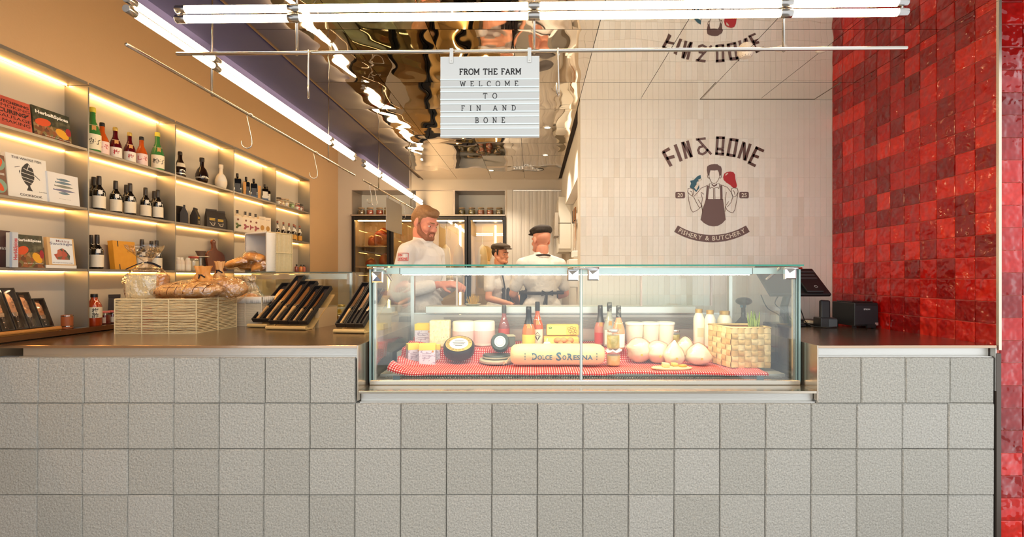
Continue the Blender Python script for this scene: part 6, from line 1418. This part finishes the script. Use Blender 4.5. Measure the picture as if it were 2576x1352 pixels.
meat('beef cut on the right of the second fridge shelf', x0+w*.74, yf+.2, FZ-.618, .09, .10, .09, 3); meat('dark meat piece on the left of the second fridge shelf', x0+w*.36, yf+.2, FZ-.618, .08, .10, .06, 4)
t, x0, w, yf = fridge('second glass fridge behind the bearded man', 983, 1080, False)
t, x0, w, yf = fridge('third bright glass fridge in the middle of the back wall', 1082, 1176, False)
t2, x0b, wb_, yfb = fridge('rightmost bright glass fridge beside the white column', 1178, 1272, False)
paleb = mat('pale_goods', (232,220,190), .5)
for (a, ww_, nm) in ((x0,w,'third'),(x0b,wb_,'rightmost')):
    for k in range(2):
        q = thing('wrapped_cut', 'pale cloth-wrapped meat hanging in the %s fridge, %s' % (nm, ('left','right')[k]), 'meat', (a+ww_*(.32+.36*k), yf+.24, FZ-.60)); g = G(); g.lathe([(.02,-.30),(.062,-.28),(.070,-.1),(.068,.10),(.05,.22),(.008,.27)], 16); 
        g.v = [(p[0]*(1+.1*noise.noise((p[0]*20,p[1]*20,p[2]*9))), p[1], p[2]) for p in g.v]; g.obj('cloth_wrap', paleb, q, smooth=True); g = G(); g.tube([(0,0,.26),(0,0,.5)], .003, 5); g.obj('cord', rodm, q)
# ---------------------------------------------------------------- strip curtain in the doorway
stc = thing('strip_curtain', 'clear plastic strip curtain in the doorway beside the white column', 'curtain', (0,0,0)); cx0, cx1 = XA(1291,YB), XA(1412,YB); ztc = ZA(482,YB)
stm = mat('strip_plastic', (236,230,220), .3, trans=.12, spec=.7, bump=(8,.004,2,'Object',(3,1,.4)))
G().box(cx0,cx1,YB-.02,YB-.004,ztc-.01,ztc+.016).obj('rail', steel, stc); n = 12; wS = (cx1-cx0)/n; g0 = G()
v = []; 
for i in range(5): x = -wS*.58+wS*1.16*i/4; v += [(x,-.003*math.sin(PI*i/4),0),(x,-.003*math.sin(PI*i/4),-ztc+.03)]
g0.add(v, [(2*i,2*i+1,2*i+3,2*i+2) for i in range(4)]); sme = bpy.data.meshes.new('strip'); sme.from_pydata(g0.v,[],g0.f); sme.materials.append(stm); sme.shade_smooth()
for k in range(n): link('strip', sme, None, stc, loc=(cx0+wS*(k+.5), YB-.024-.006*(k % 2), ztc), rot=(0,0,random.uniform(-.03,.03)))
g = G()
for k in range(18): x = cx0+(cx1-cx0)*(k+.5)/18; g.box(x-.010,x+.010,YB-.046,YB-.040,ztc-.006,ztc+.010)
o = g.obj('rail_clips', steel, stc); o['kind'] = 'stuff'
# room behind the doorway
# ---------------------------------------------------------------- things on the side wall of the kitchen
wc_ = thing('wall_cabinet', 'white two-door wall cabinet beside the strip curtain', 'cabinet', (XA(1405,5.0),5.0,0)); za, zb_, zm = ZA(633,5.0), ZA(495,5.0), ZA(562,5.0); w = XA(1436,5.0)-XA(1405,5.0); cw_ = mat('cabinet_white', (226,222,210), .4)
G().box(.003,w+.03,.016,.5,za,zb_).obj('carcass', cw_, wc_); G().box(0,w,0,.015,zm+.004,zb_).obj('door', cw_, wc_, bevel=.002); G().box(0,w,0,.015,za+.03,zm-.004).obj('door', cw_, wc_, bevel=.002); G().box(0,w,.006,.015,zm-.003,zm+.003).obj('handle_gap', mat('gap_dark', (96,90,80), .6), wc_)
sp = thing('side_shelf', 'small grey angled shelf at the left of the white wall cabinet', 'shelf', (XA(1396,4.95),4.95,0)); G().box(0,.038,0,.28,ZA(592,4.95),ZA(535,4.95)).obj('bracket', mat('bracket_grey', (170,160,146), .5), sp); G().box(-.01,.04,0,.28,ZA(592,4.95)-.008,ZA(592,4.95)).obj('shelf_board', nst, sp)
kr = thing('knife_rack', 'magnetic rack on the kitchen side wall holding wooden-handled knives', 'rack', (.45,4.2,0)); G().box(-.02,0,.25,.62,1.83,1.87).obj('magnet_bar', steel, kr); G().box(-.012,0,.02,.24,1.86,1.93).obj('white_block', white, kr)
hk = mat('knife_handle', (150,100,56), .5)
for k, (y, L, m, lb_) in enumerate(((4.47,.20,hk,'brown-handled brush hanging first on the knife rack'),(4.55,.30,handb,'long black-handled knife on the rack'),(4.64,.26,hk,'wooden-handled knife third on the rack'),(4.74,.30,handb,'black-handled cleaver farthest on the rack'))):
    t = thing('kitchen_knife', lb_, 'knife', (.426,y,1.86)); g = G(); g.prism([(-.014,0),(.014,0),(.016,.13),(-.016,.13)], .014, Matrix.Rotation(PI/2,4,'Z')); g.obj('handle', m, t, bevel=.003); g = G(); g.prism([(-.018,0),(.018,0),(.018,-L*.7),(-.002,-L),(-.018,-L)], .003, Matrix.Rotation(PI/2,4,'Z')); g.obj('blade', blade if k else hk, t)
t = thing('towel_dispenser', 'white paper towel dispenser on the kitchen side wall', 'dispenser', (.45,4.42,0)); G().box(-.10,0,0,.26,1.20,1.475).obj('housing', white, t, bevel=.008, seg=2); G().box(-.101,-.099,.06,.2,1.22,1.26).obj('slot', mat('slot_grey',(150,146,140),.5), t); G().box(-.06,0,.02,.20,1.5,1.56).obj('soap_box', white, t, bevel=.006)
# preparation bench behind the case, mostly hidden
pb = thing('prep_bench', 'steel preparation bench behind the display case at the logo wall', 'bench', (0,0,0)); G().box(-.62,.28,5.25,5.6,.86,.90).obj('bench_top', steel, pb, bevel=.002)
for x in (-.6,.24):
    for y in (5.27,5.56): G().box(x,x+.03,y,y+.03,0,.86).obj('leg', steel, pb)
t = thing('meat_slicer', 'dark steel slicer on the bench seen through the glass case', 'slicer', (-.36,5.4,.901)); g = G(); g.lathe([(.0,-.015),(.13,-.012),(.13,.012),(0,.015)], 28, M=Matrix.Translation((0,-.1,.17)) @ Matrix.Rotation(PI/2,4,'X'), caps=False); autosmooth(g.obj('blade_disc', chrome2, t)); G().box(-.2,.2,-.06,.16,0,.08).obj('body', mat('slicer_grey',(96,96,96),.4,.5), t, bevel=.01, seg=2); G().box(-.05,.2,-.04,.12,.08,.2).obj('motor_housing', MATS['slicer_grey'], t, bevel=.02, seg=3)
# ---------------------------------------------------------------- people
def skinmat(n, c): 
    m = mat(n, c, .5, spec=.35); b = m.node_tree.nodes['Principled BSDF']; b.inputs['Subsurface Weight'].default_value = .08; b.inputs['Subsurface Radius'].default_value = (.01,.004,.002); return m
eyew = mat('eye_white', (226,220,214), .3); eyed = mat('eye_dark', (40,34,30), .2); lipm = mat('lips', (176,96,84), .5)
whitej = mat('white_jacket', (232,226,222), .8, bump=(12,.014,4)); apronb = mat('apron_dark', (52,46,46), .75); trous = mat('trousers_dark', (50,50,56), .8); shoem = mat('shoe_black', (24,24,24), .5)
def hand(g, wr, d, up, s=1, curl=.5, side=1):
    """palm plus five fingers; d = pointing direction, up = back of the hand"""
    d = Vector(d).normalized(); up = Vector(up); up = (up-d*up.dot(d)).normalized(); x = d.cross(up)*side; wr = Vector(wr)
    c = wr+d*.045*s
    for q in (-.024,-.008,.008,.024): g.cap(wr+d*.012*s+x*q*.8*s, .015*s, wr+d*.075*s+x*q*s, .0125*s, 8)
    for k, (q, L) in enumerate(((-.029,.058),(-.0098,.072),(.0098,.078),(.029,.070))):
        p = wr+d*.082*s+x*q*s; a = curl*.5; v1 = d*math.cos(a)-up*math.sin(a); p2 = p+v1*L*.5*s; a = curl*1.5; v2 = d*math.cos(a)-up*math.sin(a); p3 = p2+v2*L*.36*s; a = curl*2.3; v3 = d*math.cos(a)-up*math.sin(a); p4 = p3+v3*L*.26*s
        g.cap(p-v1*.012*s, .0088*s, p2, .008*s, 8); g.cap(p2, .008*s, p3, .0075*s, 8); g.cap(p3, .0075*s, p4, .0065*s, 8)
    t0 = wr+d*.022*s+x*.022*s; t1 = t0+(d*.45+x*.8-up*.35).normalized()*.038*s; t2 = t1+(d*.85+x*.25-up*.4).normalized()*.032*s
    g.cap(t0, .013*s, t1, .0105*s, 8); g.cap(t1, .0105*s, t2, .008*s, 8)
def person(label, loc, rz, H, skin, arms, head=(0,0,0), hair=None, beard=None, cap_=None, lean=0., sleeve_end=.55, female=False, apron=None, collar=True, top=whitej, hands=(0.5,0.5), handdirs=None):
    t = thing('person', label, 'person', loc, rz); s = H/1.8; S = Matrix.Scale(s, 4)
    piv = Vector((0,.012,1.55)); Rh = Matrix.Translation(piv+Vector((0,0,-.03))) @ Euler((head[0],head[1],head[2])).to_matrix().to_4x4() @ Matrix.Translation(-piv)
    # local: facing -Y; pitch down = negative-x rotation handled by the caller
    def ln(p): p = Vector(p); return Vector((p.x, p.y-lean*max(0,p.z-.95)*1.1, p.z))
    def headprims(g):
        h = G()
        h.ball((0,.018,1.705),(.074,.094,.086),24,16); h.ball((0,-.026,1.662),(.060,.066,.080),20,14); h.ball((0,-.045,1.622),(.050,.046,.046),16,12)
        h.cap((-.030,-.070,1.592),.020,(.030,-.070,1.592),.020); h.cap((0,-.080,1.586),.019,(0,-.076,1.598),.019)
        h.cap((-.052,-.012,1.625),.024,(-.030,-.055,1.590),.022); h.cap((.052,-.012,1.625),.024,(.030,-.055,1.590),.022)
        h.cap((0,-.086,1.684),.0085,(0,-.104,1.648),.0125); h.ball((-.011,-.094,1.642),.009); h.ball((.011,-.094,1.642),.009)
        h.cap((-.044,-.070,1.694),.0115,(-.008,-.086,1.692),.0105); h.cap((.044,-.070,1.694),.0115,(.008,-.086,1.692),.0105)
        h.ball((-.036,-.058,1.646),(.026,.028,.024)); h.ball((.036,-.058,1.646),(.026,.028,.024))
        h.cap((-.018,-.084,1.618),.009,(.018,-.084,1.618),.009); h.cap((-.014,-.083,1.609),.009,(.014,-.083,1.609),.009)
        for e in (-1,1): h.ball((e*.076,.012,1.662),(.011,.021,.032)); h.ball((e*.073,.004,1.640),(.009,.012,.014))
        g.add([Rh @ Vector(p) for p in h.v], h.f)
    def body(g):
        headprims(g)
        a = Rh @ Vector((0,.022,1.60)); g.cap(ln((0,.030,1.46)), .060, a, .054, 14)
        g.cap(ln((-.10,.02,1.40)),.07,ln((.10,.02,1.40)),.07,12); g.cap(ln((0,.02,1.34)),.115,ln((0,.01,1.05)),.105,14); g.cap(ln((-.06,.01,.98)),.10,ln((.06,.01,.98)),.10,12)
        for k, e in enumerate((-1,1)):
            sh = ln((e*.175,.02,1.40)); el = Vector(arms[k][0]); wr = Vector(arms[k][1])
            g.cap(ln((e*.08,.02,1.40)),.050,sh,.044,12); g.cap(sh,.044,el,.038,12); m1 = el.lerp(wr,.3); g.cap(el,.037,m1,.037,12); g.cap(m1,.037,wr,.026,12)
            dv = (wr-el).normalized(); hd = handdirs[k] if handdirs else (dv, Vector((0,0,1)))
            hand(g, wr+Vector(hd[0]).normalized()*.01, hd[0], hd[1], 1.0, hands[k], -e)
            hp = Vector((e*.095,.0,.93)); kn = Vector((e*.10,-.015,.50)); an = Vector((e*.105,.03,.09)); g.cap(hp,.082,kn,.055,12); g.cap(kn,.055,kn.lerp(an,.3),.056,12); g.cap(kn.lerp(an,.3),.056,an,.038,12); g.cap(an,.040,(e*.115,-.12,.045),.036,10)
    blob('body', body, .0055, skin, t, 2, S)
    def tops(g):
        g.cap(ln((-.115,.02,1.405)),.083,ln((.115,.02,1.405)),.083,14); g.cap(ln((0,.022,1.34)),.142,ln((0,.01,1.08)),.134,18); g.cap(ln((-.065,.012,1.28)),.120,ln((.065,.012,1.28)),.120,16); g.cap(ln((-.06,.008,1.02)),.125,ln((.06,.008,1.02)),.125,16); g.cap(ln((-.07,.005,.90)),.115,ln((.07,.005,.90)),.115,16)
        g.cap(ln((0,.028,1.44)),.082,ln((0,.026,1.47)),.072,14)
        for k, e in enumerate((-1,1)):
            sh = ln((e*.185,.02,1.415)); el = Vector(arms[k][0]); wr = Vector(arms[k][1]); g.cap(ln((e*.045,.028,1.462)),.056,sh,.062,14); g.cap(ln((e*.10,.02,1.40)),.080,sh,.060,14)
            if sleeve_end <= 1: g.cap(sh,.063,sh.lerp(el,min(1,sleeve_end)),.058,14)
            else: g.cap(sh,.063,el,.056,14); g.cap(el,.058,el.lerp(wr,sleeve_end-1),.047,14)
        for q in range(3): g.cap(ln((-.10+.03*q,-.108,1.20-.05*q)),.016,ln((.05+.03*q,-.118,1.14-.06*q)),.012,8)
    blob('jacket', tops, .0075, top, t, 3, S)
    if collar:
        g = G(); c = ln((0,.026,1.478)); n = 24
        for i in range(n): pass
        ring = lambda r, z, dy: [(c.x+r*math.cos(a), c.y+dy+r*.98*math.sin(a), c.z+z+.012*math.sin(a)) for a in [2*PI*i/n for i in range(n)]]
        v = ring(.076,-.01,0)+ring(.070,.042,-.006)+ring(.066,.042,-.006)+ring(.068,-.01,0); f = []
        for q in range(3):
            for i in range(n): j = (i+1) % n; f.append((q*n+i,q*n+j,(q+1)*n+j,(q+1)*n+i))
        g.add([S @ Vector(p) for p in v], f); g.obj('collar', top, t, smooth=True)
    def legs(g):
        for e in (-1,1): g.cap((e*.095,0,.92),.100,(e*.10,-.012,.50),.075,14); g.cap((e*.10,-.012,.50),.075,(e*.105,.03,.11),.062,14)
        g.cap((-.06,.005,.95),.112,(.06,.005,.95),.112,14)
    blob('trousers', legs, .012, trous, t, 2, S)
    for e in (-1,1): blob('shoe', lambda g: (g.cap((e*.107,.035,.055),.052,(e*.116,-.13,.045),.043,12)), .01, shoem, t, 1, S)
    if hair:
        def hp_(g):
            h = G()
            if cap_:
                h.ball((0,.034,1.70),(.0775,.084,.066),24,16)
                for e in (-1,1): h.cap((e*.070,-.012,1.72),.012,(e*.072,-.010,1.668),.007)
                g.add([S @ (Rh @ Vector(p)) for p in h.v], h.f); return
            h.ball((0,.024,1.717),(.0775,.094,.080),24,16); h.ball((0,.045,1.69),(.0755,.076,.072),20,14); h.ball((0,-.014,1.752),(.066,.066,.040),20,14); h.ball((.012,-.03,1.764),(.048,.046,.028),16,12); h.cap((0,.09,1.64),.02,(0,.092,1.70),.03)
            h.cap((-.070,-.005,1.70),.011,(-.071,-.008,1.672),.008); h.cap((.070,-.005,1.70),.011,(.071,-.008,1.672),.008)
            g.add([S @ (Rh @ Vector(p)) for p in h.v], h.f)
        blob('hair', hp_, .005, hair, t, 2)
    if beard:
        def bp_(g):
            h = G()
            for e in (-1,1): h.cap((e*.066,-.008,1.652),.012,(e*.056,-.030,1.610),.021); h.cap((e*.055,-.032,1.608),.021,(e*.030,-.068,1.588),.022); h.cap((e*.028,-.086,1.628),.0078,(e*.004,-.0955,1.630),.0068); h.cap((e*.028,-.084,1.626),.008,(e*.030,-.078,1.596),.011)
            h.cap((-.026,-.074,1.585),.0225,(.026,-.074,1.585),.0225); h.cap((0,-.085,1.582),.016,(0,-.089,1.598),.009)
            g.add([S @ (Rh @ Vector(p)) for p in h.v], h.f)
        blob('beard', bp_, .004, beard, t, 1)
    if cap_:
        def cp(g):
            h = G(); h.ball((0,.012,1.765),(.090,.118,.042),24,16); h.ball((0,-.045,1.765),(.082,.075,.032),20,12); h.ball((0,.05,1.752),(.084,.078,.048),20,12); h.ball((0,-.105,1.742),(.066,.045,.0095),18,10); h.lathe([(.080,-.016),(.084,0),(.082,.014)],24,(0,.014,1.742)); h.ball((0,.01,1.806),(.012,.012,.007),10,8)
            g.add([S @ (Rh @ Vector(p)) for p in h.v], h.f)
        blob('flat_cap', cp, .005, cap_, t, 2)
    for e in (-1,1):
        g = G(); g.ball((e*.031,-.0735,1.671),(.0125,.0085,.0068),12,8); g.v = [tuple(S @ (Rh @ Vector(p))) for p in g.v]; ey = g.obj('eye', eyew, t, smooth=True)
        g = G(); g.ball((e*.031,-.0800,1.670),(.0058,.003,.0058),10,6); g.v = [tuple(S @ (Rh @ Vector(p))) for p in g.v]; g.obj('iris', eyed, ey, smooth=True)
        g = G(); g.cap((e*.046,-.076,1.697),.0035,(e*.016,-.0935,1.699),.0045,6); g.v = [tuple(S @ (Rh @ Vector(p))) for p in g.v]; g.obj('eyebrow', hair or mat('brow_dark', (52,38,30), .8), t, smooth=True)
    g = G(); g.cap((-.020,-.0875,1.6145),.0045,(.020,-.0875,1.6145),.0045,8); g.v = [tuple(S @ (Rh @ Vector(p))) for p in g.v]; g.obj('lips', lipm, t, smooth=True)
    if apron:
        az = 1.16 if lean > .04 else 1.02
        def ap(g):
            for x in (-.09,-.03,.03,.09): g.cap(ln((x,-.138+x*x*2.5,1.24)),.022,(x*1.15,-.148+x*x*2,.55),.024,10)
            for x in (-.165,.165): g.cap(ln((x,-.05,az)),.024,(x*1.1,-.07,.55),.024,10)
            for x in (-.12,-.06,0,.06,.12): g.cap((x,-.145+x*x*2.4,az),.024,(x*1.15,-.148+x*x*2,.55),.024,10)
        blob('apron', ap, .009, apron, t, 2, S)
        g = G(); n = 28; z0 = az
        rr = []
        for i in range(n): a = 2*PI*i/n; p = ln((.212*math.cos(a), .01+.158*math.sin(a), z0)); rr.append(p)
        for dz, wdt in ((0,.010),): 
            v = []; f = []
            for i in range(n): v += [S @ (rr[i]+Vector((0,0,-.014))), S @ (rr[i]+Vector((0,0,.014)))]
            for i in range(n): j = (i+1) % n; f.append((2*i,2*j,2*j+1,2*i+1))
            g.add(v, f)
        o = g.obj('waist_tie', apron, t, smooth=True); o.modifiers.new('t','SOLIDIFY').thickness = .004
        g = G(); bk = S @ ln((0.02,.172,az))
        g.tube([bk, bk+Vector((.05,.015,.02)), bk+Vector((.055,.015,-.02)), bk], .007, 6); g.tube([bk, bk+Vector((-.05,.015,.02)), bk+Vector((-.055,.015,-.02)), bk], .007, 6); g.tube([bk, bk+Vector((.05,.02,-.15)), bk+Vector((.055,.01,-.26))], .010, 6); g.tube([bk, bk+Vector((.015,.02,-.16)), bk+Vector((.02,.01,-.24))], .009, 6); g.obj('tie_ends', apron, t)
        g = G(); pts = []
        for i in range(17): a = PI*1.0*i/16; pts.append(S @ ln((.080*math.cos(a), .022+.074*math.sin(a), 1.490+.012*math.sin(a))))
        pts = [S @ ln((.085,-.135,1.24)), S @ ln((.095,-.100,1.40))]+pts+[S @ ln((-.095,-.100,1.40)), S @ ln((-.085,-.135,1.24))]
        g.tube(pts, .0085, 6); g.obj('neck_strap', apron, t, smooth=True)
    return t
sk1 = skinmat('skin_fair', (222,150,128)); sk2 = skinmat('skin_tan', (222,158,126)); sk3 = skinmat('skin_pink', (224,158,134))
hair1 = mat_noise('hair_fair', [(0,(120,84,54)),(1,(166,124,84))], 60, .6, 3, bump=(120,.003,3,'Object',(1,.3,1))); beard1 = mat_noise('beard_ginger', [(0,(132,84,62)),(1,(176,118,92))], 150, .8, 3, bump=(200,.002)); hair2 = mat('hair_black', (40,32,28), .6)
capw1 = mat_noise('cap_tweed', [(0,(64,52,42)),(1,(92,76,60))], 150, .85, 3, bump=(200,.001)); capw2 = mat_noise('cap_dark', [(0,(40,34,32)),(1,(58,50,46))], 120, .8, 3, bump=(200,.001))
# first: bearded man, looking down at his hands
p1 = person('bearded man in a white chef jacket looking down at his hands behind the case', (XA(1058,3.42),3.42,0), 1.22, 1.885, sk1,
    [((-.255,.02,1.13),(-.09,-.20,1.19)),((.255,.0,1.13),(.09,-.22,1.19))], head=(.40,0,-.16), hair=hair1, beard=beard1, lean=.07, sleeve_end=1.8, hands=(.7,.7), handdirs=(((.55,-.9,.05),(-.5,-.2,.9)),((-.55,-.9,.05),(.5,-.2,.9))))
g = G(); s_b = 1.885/1.8
bdg = mat('badge_red', (206,60,60), .6)
# badge on the sleeve nearest the street (his right arm)
Mx = Matrix.Translation((-.2715,-.0375,1.442)) @ Matrix.Rotation(-1.22,4,'Z') @ Matrix.Rotation(-.08,4,'X')
for q in ([(-.038,-.026),(.038,-.026)],[(-.038,.026),(.038,.026)],[(-.038,-.027),(-.038,.027)],[(.038,-.027),(.038,.027)]): g.stroke([(q[0][0]+(q[1][0]-q[0][0])*i/10, q[0][1]+(q[1][1]-q[0][1])*i/10) for i in range(11)], .003, .001)
text(g, 'FIN', -.018, .004, w=.030, h=.016, bold=.03, y=-.0004); text(g, '& BONE', .0, -.020, w=.062, h=.016, bold=.03, y=-.0004)
g.v = [tuple(Mx @ Vector((.068*math.sin(p[0]/.068), p[1]+.068*(1-math.cos(p[0]/.068)), p[2]))) for p in g.v]
g.obj('sleeve_badge', bdg, p1)
# second: young man in tweed cap
p2 = person('young man in a brown flat cap and white shirt with dark strap, facing right', (XA(1258,5.0),5.0,0), .95, 1.70, sk2,
    [((-.25,-.04,1.14),(-.14,-.27,1.08)),((.25,-.04,1.14),(.14,-.27,1.08))], head=(.06,0,.0), cap_=capw1, hair=hair2, apron=apronb, sleeve_end=.6, lean=.03)
def hair_fringe(t, s, Rz=0): pass
# third: man in dark cap from behind
p3 = person('man seen from behind in a dark flat cap, white shirt and tied dark apron', (XA(1363,4.15),4.15,0), PI+.38, 1.80, sk3,
    [((-.26,-.05,1.15),(-.13,-.30,1.06)),((.26,-.05,1.15),(.13,-.30,1.06))], head=(.10,0,.16), cap_=capw2, apron=apronb, sleeve_end=.75, lean=.05)
